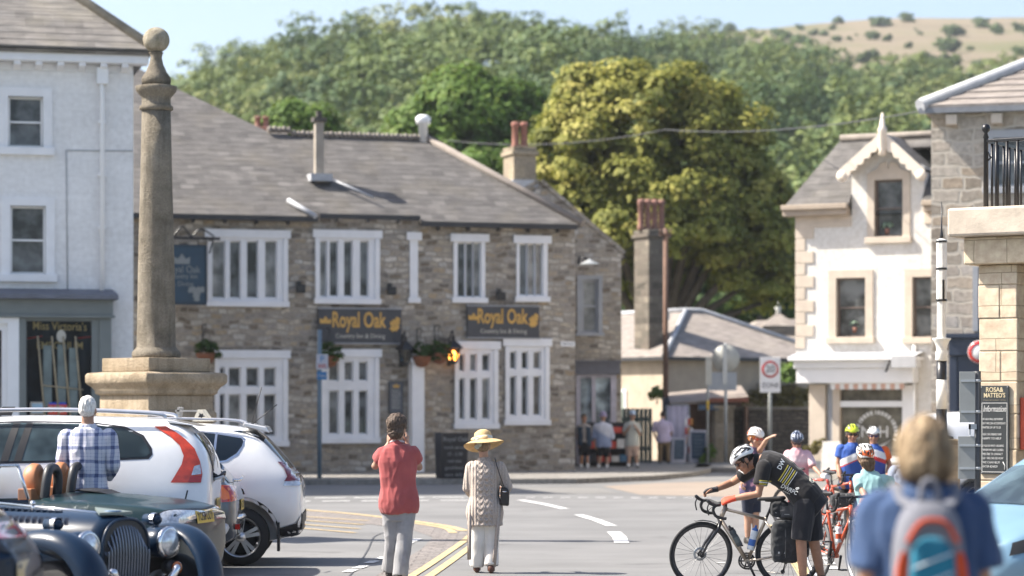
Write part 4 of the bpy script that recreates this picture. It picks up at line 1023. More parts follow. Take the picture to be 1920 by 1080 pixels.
for s, nm in ((-1, 'board'), (1, 'rear_board')):
 mb = MB(); Mx = Matrix.Translation((0, s * .24, 0)) @ Matrix.Rotation(R(-12 * s), 4, 'X')
 mb.box(-w_ / 2, w_ / 2, -.02, .02, 0, h_, M=Mx); b_ = part(mb, nm, M('black_board', (.03, .027, .027), .6, .2), t, bevel=.01)
 if s < 0:
  mb = MB(); wr = random.Random(4)
  ax = V((1, 0, 0)); ay = Mx.to_3x3() @ V((0, 0, 1)); o_ = Mx @ V((0, -.024, h_ * .86))
  mb.text('Royal Oak', o_, ax, ay, .16, .003, .003, .9)
  for k, q in enumerate(('lunch served', '12 - 2.30', 'real ales', 'good food', 'open daily')): part(mb, 'chalk_line', M('chalk', (.3, .3, .3), .9), b_); mb = MB(); mb.text(q, o_ - ay * (.2 + .17 * k), ax, ay, .12, .003, .001, .9)
  part(mb, 'chalk_line', M('chalk'), b_)
c = G(599, 893, .12); t = thing('sign_pole', 'blue grey pole with two small parking plates before the inn', 'sign', (c.x, c.y - 2.2, .12)); c = V((P(599, 700, c.y - 2.2).x, c.y - 2.2, .12)); Yp = c.y
mb = MB(); mb.tube([c, V((c.x, c.y, P(599, 618, Yp).z))], .055, 10); part(mb, 'pole', M('blue_grey_paint', (.13, .19, .24), .5, .1, 3.), t)
for nm, x0, y0, x1, y1, m_, in (('plate', 593, 664, 615, 693, M('pale_plate', (.5, .5, .55), .5)), ('plate', 594, 697, 613, 712, M('blue_plate', (.05, .2, .42), .5))):
 a, b = P(x0, y1, Yp - .07), P(x1, y0, Yp - .07); mb = MB(); mb.box(a.x, b.x, Yp - .075, Yp - .06, a.z, b.z); pl = part(mb, nm, m_, t, bevel=.004)
 mb = MB(); mb.text('P' if y0 < 680 else '1 hour', ((a.x + b.x) / 2, Yp - .078, (a.z + b.z) / 2 + (.06 if y0 < 680 else 0)), (1, 0, 0), (0, 0, 1), .22 if y0 < 680 else .09, .003, .004); part(mb, 'lettering', M('blue_plate') if y0 < 680 else WHITE_INK, pl)
 if y0 < 680: mb = MB(); mb.box(a.x + .04, b.x - .04, Yp - .078, Yp - .0755, a.z + .05, a.z + .075); mb.box(a.x + .04, b.x - .04, Yp - .078, Yp - .0755, a.z + .1, a.z + .125); part(mb, 'plate_lines', RED_LENS, pl)
r = pb.rect(1052, 640, 1077, 650)
t = pb.sub('street_name_plate', 'pale street name plate near the corner of the inn wall', 'sign', ((r[0] + r[1]) / 2, -.012, (r[2] + r[3]) / 2)); mb = MB(); mb.box(-.2, .2, -.012, .01, -.07, .07); part(mb, 'plate', WHITE_PAINT, t)
mb = MB(); mb.text('MARKET PLACE', (0, -.015, 0), (1, 0, 0), (0, 0, 1), .06, .003, .001, .75); part(mb, 'lettering', CHARCOAL, t)
ct = Fac(1493, 72, R(-26))
C_ = ct.thing('cottage', 'white rendered cottage with cream quoins and scalloped dormer gable')
ze = ct.hit(1540, 405)[1]; xR = 6.; zf0 = ct.hit(1600, 718)[1]; zf1 = ct.hit(1600, 664)[1]; xs0 = ct.hit(1518, 800)[0]
ga = ct.rect(1568, 521, 1623, 632); gb = ct.rect(1711, 519, 1764, 632); gc = ct.rect(1640, 337, 1693, 444)
dl, dr_ = ct.hit(1597, 380)[0], ct.hit(1733, 380)[0]; da = ct.hit(1651, 266); zsh = ct.hit(1597, 318)[1]
gs = ct.rect(1577, 730, 1694, 868); gs = (gs[0], gs[1], .55, gs[3])
mb = MB(); wall_holes(mb, 0, xR, zf0, ze, [ga, gb, (gc[0], gc[1], gc[2], ze)], 0, .2); wall_holes(mb, xs0, xR, 0, zf0, [gs], 0, .25)
mb.add([(0, 0, zf0), (xs0, 0, zf0), (xs0, 8, zf0), (0, 8, zf0)], [(0, 1, 2, 3)])
shell(mb, 0, xR, zf0, ze, 8.); shell(mb, xs0, xR, 0, zf0, 8.)
part(mb, 'wall', COTTAGE_WHITE, C_, uv=True)
mb = MB(); wall_holes(mb, dl, dr_, ze, zsh, [(gc[0], gc[1], ze, gc[3])] if gc[3] < zsh else [(gc[0], gc[1], ze, zsh)], 0, .2)
for x in (dl, dr_): mb.add([(x, 0, ze), (x, 3, ze), (x, 3, zsh), (x, 0, zsh)], [(0, 1, 2, 3)])
if gc[3] > zsh: wall_holes(mb, dl, dr_, zsh, gc[3], [(gc[0], gc[1], zsh, gc[3])], 0, .2)
zt = max(zsh, gc[3]); xm = (dl + dr_) / 2; sl_ = (da[1] - .1 - zsh) / (xm - dl)
hw = (da[1] - .1 - zt) / sl_ if sl_ else .5
mb2 = MB(); mb2.prism([(xm - hw, zt), (xm + hw, zt), (xm, da[1] - .1)], 0.0, .2); mb.merge(mb2)
dm = part(mb, 'dormer', COTTAGE_WHITE, C_, uv=True)
for g in (ga, gb): surround(C_, g, .21, .17, CREAM_STONE); sash(C_, g, .1, M('brown_sash', (.16, .12, .1), .5), .05)
surround(C_, gc, .2, .17, CREAM_STONE, top=.18); sash(C_, gc, .1, M('brown_sash'), .05)
mb = MB(); gw_ = gc[1] - gc[0]; mb.prism([(-gw_ * .72, 0), (gw_ * .72, 0), (gw_ * .4, .12), (gw_ * .3, .26), (.05, .3), (0, .1), (-.05, .3), (-gw_ * .3, .26), (-gw_ * .4, .12)], -.05, .02, (V(((gc[0] + gc[1]) / 2, 0, gc[3] + .181)), V((1, 0, 0)), V((0, 0, 1)), V((0, 1, 0)))); part(mb, 'window_hood', CREAM_STONE, C_)
for px, py in ((1602, 610), (1663, 425)):      # pot plants on the inside of the sills
 x, z = ct.hit(px, py, -.16); tt = ct.sub('pot_plant', 'small pale pot plant inside the ' + ('dormer' if py < 500 else 'first floor left') + ' cottage window', 'plant', (x, .19, z - .1))
 mb = MB(); mb.lathe([(.05, -.1), (.08, .05), (.06, .05)], n=10); part(mb, 'pot', TERRA, tt)
 q, n_, ti = crown_points([((0, 0, .13), (.12, .05, .1))], 14, 16, .05, px); part(leaf_mesh('foliage', q, n_, np.full(len(q), .03), ti, LEAF_FRESH, 2), 'foliage', M('pale_leaf', (.3, .42, .3), .7), tt)
mb = MB(); z = zf1 + .15; k = 0
while z < ze - .35:
 w_ = .5 if k % 2 else .26; part(MB().box(-.02, w_, -.03, .2, z + .008, z + .322), 'quoin', CREAM_STONE, C_, bevel=.01); k += 1; z += .33
mb.box(-.02, dl - .001, -.04, .1, ze - .3, ze); part(mb, 'eaves_band', CREAM_STONE, C_, bevel=.01); mb = MB(); mb.box(dr_ + .001, xR, -.04, .1, ze - .3, ze)
part(mb, 'eaves_band', CREAM_STONE, C_, bevel=.01)
mb = MB(); mb.box(-.3, dl - .04, -.28, .02, ze + .001, ze + .16); mb.box(-.32, dl - .02, -.36, -.1, ze + .159, ze + .3); part(mb, 'eaves_gutter', M('buff_gutter', (.4, .33, .26), .8, .1, 3.), C_, bevel=.02); mb = MB(); mb.box(dr_ + .04, xR, -.28, .02, ze + .001, ze + .16); mb.box(dr_ + .02, xR, -.36, -.1, ze + .159, ze + .3); part(mb, 'eaves_gutter', M('buff_gutter'), C_, bevel=.02)
p_ = R(47); nl2 = V((0, -math.sin(p_), math.cos(p_))); e2 = V((0, -.3, ze + .25)); tpc = math.tan(p_)
rA = ct.plane(1576, 263, e2, nl2)
def up2(x, y): return V((x, y, e2.z + (y - e2.y) * tpc))
mb = MB()
slab(mb, [(-.25, e2.y, e2.z), (dl, e2.y, e2.z), up2(dl, rA.y), V((rA.x, rA.y, rA.z))]); slab(mb, [(dr_, e2.y, e2.z), (xR + .2, e2.y, e2.z), up2(xR + .2, rA.y), up2(dr_, rA.y)]); slab(mb, [up2(dl, 1.2), up2(dr_, 1.2), up2(dr_, rA.y), up2(dl, rA.y)])
slab(mb, [(-.25, e2.y, e2.z), (-.25, 8.3, e2.z), (rA.x, 8 - rA.y, rA.z), (rA.x, rA.y, rA.z)]); slab(mb, [(-.25, 8.3, e2.z), (xR, 8.3, e2.z), (xR, 8 - rA.y, rA.z), (rA.x, 8 - rA.y, rA.z)]); slab(mb, [(rA.x, rA.y, rA.z), (xR, rA.y, rA.z), (xR, 8 - rA.y, rA.z), (rA.x, 8 - rA.y, rA.z)])
rf = part(mb, 'roof', SLATE, C_, uv=True)
mb = MB(); mb.tube([V((rA.x, rA.y, rA.z + .05)), V((xR, rA.y, rA.z + .05))], .1, 8); part(mb, 'ridge_tile', M('ridge_stone'), rf)
bl, br_ = ct.hit(1580, 318, .4), ct.hit(1728, 316, .4); ba = ct.hit(1651, 250, .4)
mb = MB()
slab(mb, [(bl[0], -.42, bl[1]), (xm, -.42, ba[1]), (xm, 3.2, ba[1]), (bl[0], 2.2, bl[1])], .07); slab(mb, [(br_[0], -.42, br_[1]), (xm, -.42, ba[1]), (xm, 3.2, ba[1]), (br_[0], 2.2, br_[1])], .07)
part(mb, 'dormer_roof', SLATE, C_, uv=True)
for s, e_ in ((-1, bl), (1, br_)):
 a = V((xm, 0, ba[1] - .08)); b = V((e_[0], 0, e_[1] - .08)); L = (b - a).length; d = (b - a).normalized(); pp = [(-.02, .1), (L + .06, .1)]
 n = 6
 for k in range(n * 6, -1, -1):
  t_ = k / (n * 6); pp.append((L * t_ + .03, -.13 - .07 * abs(math.sin(t_ * n * math.pi))))
 nrm_ = V((-d.z, 0, d.x)); nrm_ = nrm_ if nrm_.z > 0 else -nrm_
 mb = MB(); mb.prism(pp, 0, .06, (a + V((0, -.48, 0)), d, nrm_, V((0, 1, 0)))); mb.lathe([(.001, -.03), (.15, -.03), (.15, .03), (.001, .03)], b + V((0, -.452, -.1)), 14, M=Matrix.Rotation(R(90), 4, 'X'))
 part(mb, 'bargeboard', CREAM_PAINT, dm)
mb = MB(); z1 = ct.hit(1651, 212, .45)[1]; z0 = ct.hit(1651, 290, .45)[1]
mb.lathe([(.03, z0 - .04), (.11, z0), (.1, z0 + .12), (.12, z0 + .2), (.11, ba[1] + .02), (.14, ba[1] + .08), (.09, ba[1] + .16), (.03, z1)], (xm, -.46, 0), 8); part(mb, 'finial', CREAM_PAINT, dm)
v = .55; f = ct.rect(1493, 690, 1712, 718, v); xa, xb = f[0], f[1]
mb = MB(); mb.box(xa, xb, -v, -.003, f[2], f[3]); mb.box(xa - .06, xb + .06, -v - .08, -.003, f[3] + .001, f[3] + .2); mb.box(xa - .16, xb + .12, -v - .25, -.003, f[3] + .2, f[3] + .3)
part(mb, 'fascia', WHITE_PAINT, C_, bevel=.015)
mb = MB(); mb.add([(xa - .16, -v - .25, f[3] + .302), (xb + .12, -v - .25, f[3] + .302), (xb + .12, 0, f[3] + .44), (xa - .16, 0, f[3] + .44)], [(0, 1, 2, 3)]); mb.box(xb - .5, xb + .16, -v - .3, -v - .251, f[3] + .0, f[3] + .3); part(mb, 'fascia_lead', LEAD, C_)
mb = MB(); n = 16; w_ = (gs[1] - gs[0] + .3) / n
AW = part(mb, 'awning_roll', M('awning_cover', (.7, .68, .66), .6), C_) if False else None
for nm, par_, mt in (('awning', 0, WHITE_PAINT), ('awning_stripe', 1, M('coral_stripe', (.62, .4, .32), .7))):
 mb = MB()
 for k in range(par_, n, 2):
  x = gs[0] - .15 + k * w_; mb.prism([(0, 0), (w_, 0), (w_, -.12), (w_ * .8, -.17), (w_ * .5, -.19), (w_ * .2, -.17), (0, -.12)], 0, .02, (V((x, -.42, zf0 - .0)), V((1, 0, 0)), V((0, 0, 1)), V((0, 1, 0))))
 if par_ == 0: mb.box(gs[0] - .18, gs[1] + .18, -.5, -.25, zf0 + .001 - .03, zf0 + .06); AWN = part(mb, nm, mt, C_)
 else: part(mb, nm, mt, AWN)
zt_ = ct.rect(1577, 752, 1694, 763)
sw = part(frame_slab(gs[0] - .12, gs[1] + .3, gs[2] - .15, gs[3] + .1, [(gs[0], gs[1], gs[2], zt_[2]), (gs[0], gs[1], zt_[3], gs[3])], -.12, .1), 'shop_window', WHITE_PAINT, C_, bevel=.01)
mb = MB(); mb.box(gs[0] - .01, gs[1] + .01, .02, .032, gs[2], gs[3]); part(mb, 'pane', glass_mat('cottage_shop_glass', (.06, .055, .045), .08, 2.), sw)
mb = MB(); cc = ct.hit(1643, 812, -.0); cc = V((cc[0], .012, cc[1])); Rr = 42 / F * 70
def arc(mb, r0, r1, a0, a1, n=8, y=0.):
 pts = [(r0 * math.cos(a0 + (a1 - a0) * k / n), r0 * math.sin(a0 + (a1 - a0) * k / n)) for k in range(n + 1)] + [(r1 * math.cos(a1 - (a1 - a0) * k / n), r1 * math.sin(a1 - (a1 - a0) * k / n)) for k in range(n + 1)]
 mb.prism(pts, -.004, .004, (cc, V((1, 0, 0)), V((0, 0, 1)), V((0, 1, 0))))
for k in range(20):
 a = R(-20 + k * 11); arc(mb, Rr * .84, Rr * 1.02, a, a + R(8 if k % 5 else 4), 3)
mb.text('N', cc + V((-.28, -.004, .02)), (1, 0, 0), (0, 0, 1), .42, .006, .015); mb.text('H', cc + V((.2, -.004, .02)), (1, 0, 0), (0, 0, 1), .42, .006, .015)
for k in range(3): mb.prism([(-.28 + k * .1, -.5 + k * .05), (.05 + k * .12, -.42 + k * .07), (.3 + k * .05, -.28 + k * .05), (.0 + k * .1, -.47 + k * .06)], -.004, .004, (cc, V((1, 0, 0)), V((0, 0, 1)), V((0, 1, 0))))
part(mb, 'window_logo', WHITE_INK, sw)
for a, b, mt, nm in ((1518, 1549, CREAM_STONE, 'pilaster'), (1553, 1562, GREY_PAINT, 'drain_cover'), (1562, 1576, CREAM_STONE, 'pilaster')):
 r = ct.rect(a, 722, b, 880, .1); mb = MB(); mb.box(r[0], r[1] - .01, -.16 if nm == 'pilaster' else -.1, -.003, 0.1, zf0 - .04); mb.box(r[0] - .03, r[1] + .02, -.19 if nm == 'pilaster' else -.12, -.003, .1, .4) if nm == 'pilaster' else None
 part(mb, nm, mt, C_, bevel=.01)
x = ct.hit(1716, 700)[0]; mb = MB(); mb.tube([(x, -.08, .1), (x, -.08, f[3] + .6)], .05, 8); part(mb, 'downpipe', WHITE_PAINT, C_)
x, z = ct.hit(1668, 685, v + .1); tt = ct.sub('wall_bracket', 'small black iron bracket on the cottage shop cornice', 'bracket', (x, -v - .08, z)); mb = MB(); mb.tube([(0, 0, .15), (.02, -.12, .12), (-.03, -.14, -.1), (-.08, -.1, -.16)], .035, 6); part(mb, 'hook', BLACK_METAL, tt)
c = ct.world((ct.hit(1536, 860, .5)[0], -.7, .12)); c.z = .12; t = thing('planter', 'grey trough planter with a small green shrub beside the cottage pilaster', 'planter', c, ct.A, local=True)
mb = MB(); mb.prism([(-.45, 0), (.45, 0), (.5, .4), (.42, .4), (.4, .32), (-.4, .32), (-.42, .4), (-.5, .4)], -.22, .22); part(mb, 'trough', M('grey_trough', (.16, .17, .18), .7), t, bevel=.01)
q, n_, ti = crown_points([((.15, 0, .62), (.25, .2, .25)), ((-.2, 0, .5), (.2, .15, .15))], 40, 24, .1, 21); part(leaf_mesh('foliage', q, n_, np.full(len(q), .045), ti, LEAF_OLIVE, 2), 'foliage', LEAF_OLIVE, t)
c = ct.world((ct.hit(1570, 872, .5)[0], -.95, 0)); t = thing('pavement_sign', 'pale leaning A board outside the cottage shop', 'sign', V((c.x, c.y, .12)), ct.A, local=True)
mb = MB(); mb.box(-.25, .25, -.02, .02, 0, .85, M=Matrix.Translation((0, -.16, 0)) @ Matrix.Rotation(R(-11), 4, 'X')); part(mb, 'board', M('pale_board', (.5, .48, .45), .6), t, bevel=.008); mb = MB(); mb.box(-.25, .25, -.02, .02, 0, .85, M=Matrix.Translation((0, .16, 0)) @ Matrix.Rotation(R(11), 4, 'X')); part(mb, 'rear_board', M('pale_board'), t, bevel=.008)
sb = Fac(1746, 60, R(-16))
S_ = sb.thing('stone_house', 'pale rubble stone house with hipped roof and dark shopfront at the right')
zt = sb.hit(1746, 213)[1]; gw = sb.rect(1862, 258, 1945, 350); gw2 = sb.rect(1784, 655, 1833, 900); gw2 = (gw2[0] + .08, gw2[1] + 1.2, .4, gw2[3] - .15)
mb = MB(); wall_holes(mb, 0, 6, 0, zt, [gw, gw2], 0, .25); shell(mb, 0, 6, 0, zt, 9.)
part(mb, 'wall', RUBBLE_PALE, S_, uv=True)
surround(S_, gw, .18, .15, GREY_PAINT); sash(S_, gw, .08, GREY_PAINT, .07)
mb = MB(); mb.box(-.25, 6, -.3, -.1, zt - .02, zt + .1); part(mb, 'gutter', M('grey_gutter', (.2, .21, .23), .5), S_)
for k in range(4): part(MB().box(.35 + k * 1., .6 + k * 1., -.22, -.003, zt - .28, zt - .05), 'corbel', CREAM_STONE, S_, bevel=.01)
pz = math.tan(R(27)); D = 4.5; te = zt + .1
mb = MB(); slab(mb, [(-.2, -.25, te), (6.2, -.25, te), (6.2, -.25 + D, te + D * pz), (-.2 + D, -.25 + D, te + D * pz)]); slab(mb, [(-.2, -.25, te), (-.2, 9.2, te), (-.2 + D, 9.2 - D, te + D * pz), (-.2 + D, -.25 + D, te + D * pz)])
slab(mb, [(-.2, 9.2, te), (6.2, 9.2, te), (6.2, 9.2 - D, te + D * pz), (-.2 + D, 9.2 - D, te + D * pz)])
rf = part(mb, 'roof', SLATE_PALE, S_, uv=True)
mb = MB()
for i in range(13):
 a = D * i / 13; b = a + D / 13 + .06; z = te + a * pz + .015
 mb.add([(-.15 + a, -.28 + a, z + .05), (6.2, -.28 + a, z + .05), (6.2, -.28 + b, te + b * pz + .022), (-.15 + b, -.28 + b, te + b * pz + .022), (-.15 + a, -.27 + a, z - .02), (6.2, -.27 + a, z - .02)], [(0, 1, 2, 3), (0, 1, 5, 4)])
part(mb, 'slate_course', SLATE_PALE, rf, uv=True)
mb = MB(); mb.tube([(-.22, -.27, te + .05), (-.2 + D, -.25 + D, te + D * pz + .1)], .16, 8); part(mb, 'hip_flashing', LEAD, rf)
mb = MB(); x0, z1 = sb.hit(1784, 642, .2); x0 = gw2[0] - .12
mb.box(x0, 6, -.2, -.003, gw2[3] + .01, gw2[3] + .4); mb.box(x0 - .08, 6, -.32, -.003, gw2[3] + .4, gw2[3] + .5); mb.box(x0, gw2[0] + .05, -.12, -.003, 0, gw2[3]); mb.box(gw2[0] + .6, gw2[0] + .75, -.12, -.003, 0, gw2[3])
wall_holes(mb, gw2[0] + .05, gw2[0] + .6, 0, gw2[3], [(gw2[0] + .1, gw2[0] + .55, .7, gw2[3] - .45)], -.08, .1)
sfr = part(mb, 'shopfront', M('navy_shopfront', (.03, .04, .065), .4, .1, 2.), S_, bevel=.01)
mb = MB(); mb.box(gw2[0], gw2[1], .1, .12, .4, gw2[3]); part(mb, 'pane', SHOPGLASS, sfr)
mb = MB(); x = sb.hit(1829, 560, .1)[0]; mb.box(x - .06, x + .06, -.14, -.003, gw2[3] + .55, sb.hit(1829, 500)[1]); part(mb, 'cable_duct', GREY_PAINT, S_)
x, z = sb.hit(1836, 660, .4); tt = sb.sub('round_sign', 'small red ringed round sign on the dark shopfront', 'sign', (x, -.35, z)); mb = MB(); mb.lathe([(.001, -.01), (.26, -.01), (.26, .01), (.001, .01)], n=24, M=Matrix.Rotation(R(90), 4, 'X')); part(mb, 'disc', M('white_disc', (.6, .6, .6), .5), tt)
mb = MB(); mb.lathe([(.17, .011), (.25, .011), (.25, .016), (.17, .016)], n=24, M=Matrix.Rotation(R(90), 4, 'X'), cap=False); part(mb, 'ring', RED_LENS, tt); mb = MB(); mb.box(-.02, .02, -.0, .345, -.02, .02); part(mb, 'bracket', BLACK_METAL, tt)
kb = Fac(1835, 30, R(-33)); KX = .46; PIERSTONE = stone_mat('pier_stone', [(.5, .39, .26), (.6, .5, .37), (.54, .44, .31), (.65, .56, .44)], (.34, .27, .19), bw=.52, rh=.37, ms=.006, dist=.015, weather=.3, bump=.4, dirt=(.33, .25, .16))
K_ = kb.thing('balcony_pier', 'honey sandstone pier carrying a stone slab balcony at the right edge')
z0 = kb.hit(1836, 497)[1]; z1 = kb.hit(1820, 446)[1]; z2 = kb.hit(1802, 393)[1]
pr = random.Random(3); z = -.05; kk = 0
for mbn in range(1):
 mb = MB()
 while z < z0 - .01:
  h = min(pr.uniform(.33, .4), z0 - z); j = pr.uniform(-.006, .006)
  if kk % 2: mb.box(j, KX + j, j, 1.3, z + .003, z + h - .003)
  else: c_ = KX * pr.uniform(.4, .6); mb.box(j, c_ - .003, j, 1.3, z + .003, z + h - .003); mb.box(c_ + .003, KX + j, j + .004, 1.3, z + .003, z + h - .003)
  z += h; kk += 1
 mb.box(.012, KX - .012, .012, 1.29, -.05, z0)
part(mb, 'pier', PIERSTONE, K_, uv=True, bevel=.012)
mb = MB(); mb.box(-.13, 4, -.13, 4, z0 + .001, z1); part(mb, 'lintel', PIERSTONE, K_, uv=True, bevel=.02)
mb = MB(); mb.box(-.27, 4, -.27, 4, z1 + .002, z2); part(mb, 'balcony_slab', M('slab_stone', (.5, .43, .35), .9, .18, 3., bump=.4, bs=20.), K_, bevel=.03)
mb = MB(); mb.box(KX + .05, 4, .5, 3.9, -.05, z0); part(mb, 'wall', PIERSTONE, K_, uv=True)
RL = kb.sub('balcony_railing', 'black iron balcony railing with ball topped corner post', 'railing', (0, 0, z2))
def rl(px, py): a = kb.hit(px, py, -.0); return a
xn = kb.hit(1850, 380, .1)[0]; hN = kb.hit(1850, 262)[1] - z2; A0 = V((xn, -.12, 0))
mb = MB(); mb.lathe([(.03, 0), (.026, hN), (.035, hN + .01), (.018, hN + .06), (.045, hN + .09), (.05, hN + .12), (.035, hN + .155), (.005, hN + .165)], A0, 12); mb.tube([A0 + V((.02, 0, hN * .8)), A0 + V((.06, 0, hN * .72)), A0 + V((.02, 0, hN * .68))], .012, 6); part(mb, 'corner_post', BLACK_METAL, RL)
mb = MB()
mb.box(xn, xn + 2.6, -.14, -.1, hN - .045, hN - .01); part(mb, 'top_rail', BLACK_METAL, RL, bevel=.006)
mb = MB(); mb.box(xn - .02, xn + .02, -.1, 2.6, hN - .047, hN - .012); part(mb, 'top_rail', BLACK_METAL, RL)
for k in range(1, 14):
 x = xn + k * .125; mb = MB(); top_ = hN - .045 if k != 4 else hN + .2
 mb.tube([(x, -.12, 0), (x, -.12, top_)], .019 if k != 4 else .024, 8); part(mb, 'baluster', BLACK_METAL, RL)
for k in range(1, 12):
 mb = MB(); mb.tube([(xn, -.12 + k * .17, 0), (xn, -.12 + k * .17, hN - .045)], .015, 8); part(mb, 'baluster', BLACK_METAL, RL)
r = kb.rect(1840, 723, 1893, 889); t = kb.sub('information_board', "black Rosa & Matteo's information board with chalk style writing", 'sign', ((r[0] + r[1]) / 2, -.012, (r[2] + r[3]) / 2)); w_, h_ = r[1] - r[0], r[3] - r[2]
mb = MB(); mb.box(-w_ / 2, w_ / 2, -.014, .008, -h_ / 2, h_ / 2); part(mb, 'board', M('slate_board', (.03, .034, .036), .45, .15, 5.), t, bevel=.003)
mb = MB(); y_ = -.0165; X1_, Z1_ = (1, 0, 0), (0, 0, 1)
mb.text('ROSA&', (.0, y_, h_ * .452), X1_, Z1_, h_ * .075, .003, .012, w_ / h_ * 2.6); mb.text("MATTEO'S", (0, y_, h_ * .388), X1_, Z1_, h_ * .072, .003, .012, w_ / h_ * 2.3); part(mb, 'gold_lettering', M('cream_gold', (.62, .52, .33), .5, .05), t)
mb = MB(); mb.text('ITALIAN RESTAURANT - SETTLE', (0, y_, h_ * .335), X1_, Z1_, h_ * .018, .002, .002, w_ / h_ * 3.1); part(mb, 'small_lettering', M('dim_gold', (.25, .22, .16), .6, .05), t)
mb = MB()
mb.text('Information', (0, y_, h_ * .235), X1_, Z1_, h_ * .1, .003, .0, w_ / h_ * 1.72, shear=.35); part(mb, 'chalk_line', WHITE_INK, t)
zq = .12
for s_, gap in (('WE ARE A SMALL RESTAURANT', 0), ('BUT WE CAN ACCOMODATE', 0), ('PARTIES OF UP TO 25', .03), ('NICE, CASY, FRIENDLY AND', 0), ('HAPPY TO HELP', .035), ('IF YOU DO WANT A BOOKING', 0), ('WHEN WE ARE CLOSED,', 0), ('FEEL FREE TO CONTACT', 0), ('US + WE CAN SEE HOW', 0), ('WE CAN HELP!', .0), ('01729 824929', 0)):
 part(MB().text(s_, (-w_ * .42, y_, h_ * zq), X1_, Z1_, h_ * .034, .002, .0, w_ * .84 / (h_ * .034) / max(14, len(s_)) / .66, align='LEFT', shear=.05), 'chalk_line', WHITE_INK, t); zq -= .047 + gap
mb = MB(); mb.tube([(w_ * .3, y_, -h_ * .36), (w_ * .37, y_, -h_ * .4), (w_ * .36, y_, -h_ * .45)], .006, 5); part(mb, 'chalk_swirl', WHITE_INK, t)
mb = MB()
for a, b, c, d in ((-.45, .45, .3, .306), (-.45, .45, -.478, -.472), (-.45, -.435, -.478, .306), (.435, .45, -.478, .306)): mb.box(w_ * a, w_ * b, -.0165, -.0142, h_ * c, h_ * d)
part(mb, 'chalk_border', WHITE_INK, t)
mb = MB()
for a in (-.46, .46):
 for b in (-.485, .485): mb.lathe([(.001, -.018), (.006, -.018), (.006, -.012), (.001, -.012)], (w_ * a, 0, h_ * b), 8, M=Matrix.Rotation(R(0), 4, 'X')) if False else mb.box(w_ * a - .005, w_ * a + .005, -.018, -.0142, h_ * b - .005, h_ * b + .005)
part(mb, 'screw', GALV, t)
t = kb.sub('red_sign', 'orange red framed notice on the shaded side of the sandstone pier', 'sign', (KX + .03, .12, (CH - (794 - HZ) / F * 30)))
mb = MB(); mb.box(-.02, .03, -.06, .5, -.29, .29); part(mb, 'frame', M('orange_red', (.6, .09, .04), .5), t, bevel=.006); mb = MB(); mb.box(.031, .035, .0, .44, -.24, .24); part(mb, 'notice', M('notice', (.5, .15, .1), .6), t)
Yl = 33.5; c = P(1765.5, 800, Yl); c = V((c.x, Yl, 0)); t = thing('lamp_column', 'old black and white banded iron column with spike on stone plinth', 'lamp post', c, 0, local=True)
def zl(py): return CH - (py - HZ) / F * Yl
k_ = Yl / F
mb = MB(); mb.box(-.2, .2, -.2, .2, 0, zl(823)); mb.box(-.24, .24, -.24, .24, 0, .2); part(mb, 'plinth', SANDSTONE, t, uv=True, bevel=.02)
mb = MB(); mb.lathe([(.15, zl(823)), (.15, zl(819)), (10.5 * k_, zl(816)), (10 * k_, zl(766)), (9.6 * k_, zl(714)), (9.5 * k_, zl(676))], n=20); col_ = part(mb, 'shaft', BLACK_METAL, t)
mb = MB(); mb.lathe([(10.3 * k_, zl(767)), (10.0 * k_, zl(712))], n=20); part(mb, 'white_band', M('flaking_white', (.68, .67, .63), .6, .12, 8., bump=.3), col_)
mb = MB(); mb.lathe([(10 * k_, zl(677)), (12 * k_, zl(674)), (11 * k_, zl(668)), (12 * k_, zl(664)), (10.5 * k_, zl(659)), (9.5 * k_, zl(655)), (11 * k_, zl(648)), (14.5 * k_, zl(640)), (17.5 * k_, zl(636)), (17.5 * k_, zl(634)), (8 * k_, zl(633.5))], n=24); part(mb, 'capital', M('flaking_white'), t)
mb = MB(); mb.lathe([(8.6 * k_, zl(634)), (8.4 * k_, zl(562)), (9.6 * k_, zl(562)), (9.6 * k_, zl(505)), (9.8 * k_, zl(505)), (9.8 * k_, zl(450)), (3 * k_, zl(447))], n=8, smooth=False); part(mb, 'upper_shaft', M('flaking_white'), t)
for py in (563, 504, 453):
 mb = MB(); mb.lathe([(10.4 * k_, zl(py + 2)), (10.6 * k_, zl(py - 1)), (10.2 * k_, zl(py - 2))], n=8, smooth=False); part(mb, 'black_band', BLACK_METAL, t)
mb = MB(); mb.lathe([(4 * k_, zl(449)), (3 * k_, zl(440)), (1.6 * k_, zl(432)), (.9 * k_, zl(378))], n=10); part(mb, 'spike', BLACK_METAL, t)
mb = MB(); mb.box(-9.5 * k_, -3 * k_, -10.2 * k_, -9.2 * k_, zl(560), zl(507)) if False else mb.box(-.3 * k_, 4 * k_, -10.4 * k_, -8 * k_, zl(561), zl(525)); part(mb, 'worn_patch', BLACK_METAL, t)
Ys = 29.; c = P(1833, 900, Ys); t = thing('traffic_sign', 'two grey sign backs clamped to a dark pole before the sandstone pier', 'sign', (c.x, Ys, 0), 0, local=True); ks = Ys / F
def zs_(py): return CH - (py - HZ) / F * Ys
mb = MB(); mb.tube([(0, 0, 0), (0, 0, zs_(696))], .036, 12); part(mb, 'pole', M('dark_pole', (.05, .052, .055), .45, .1, 4.), t)
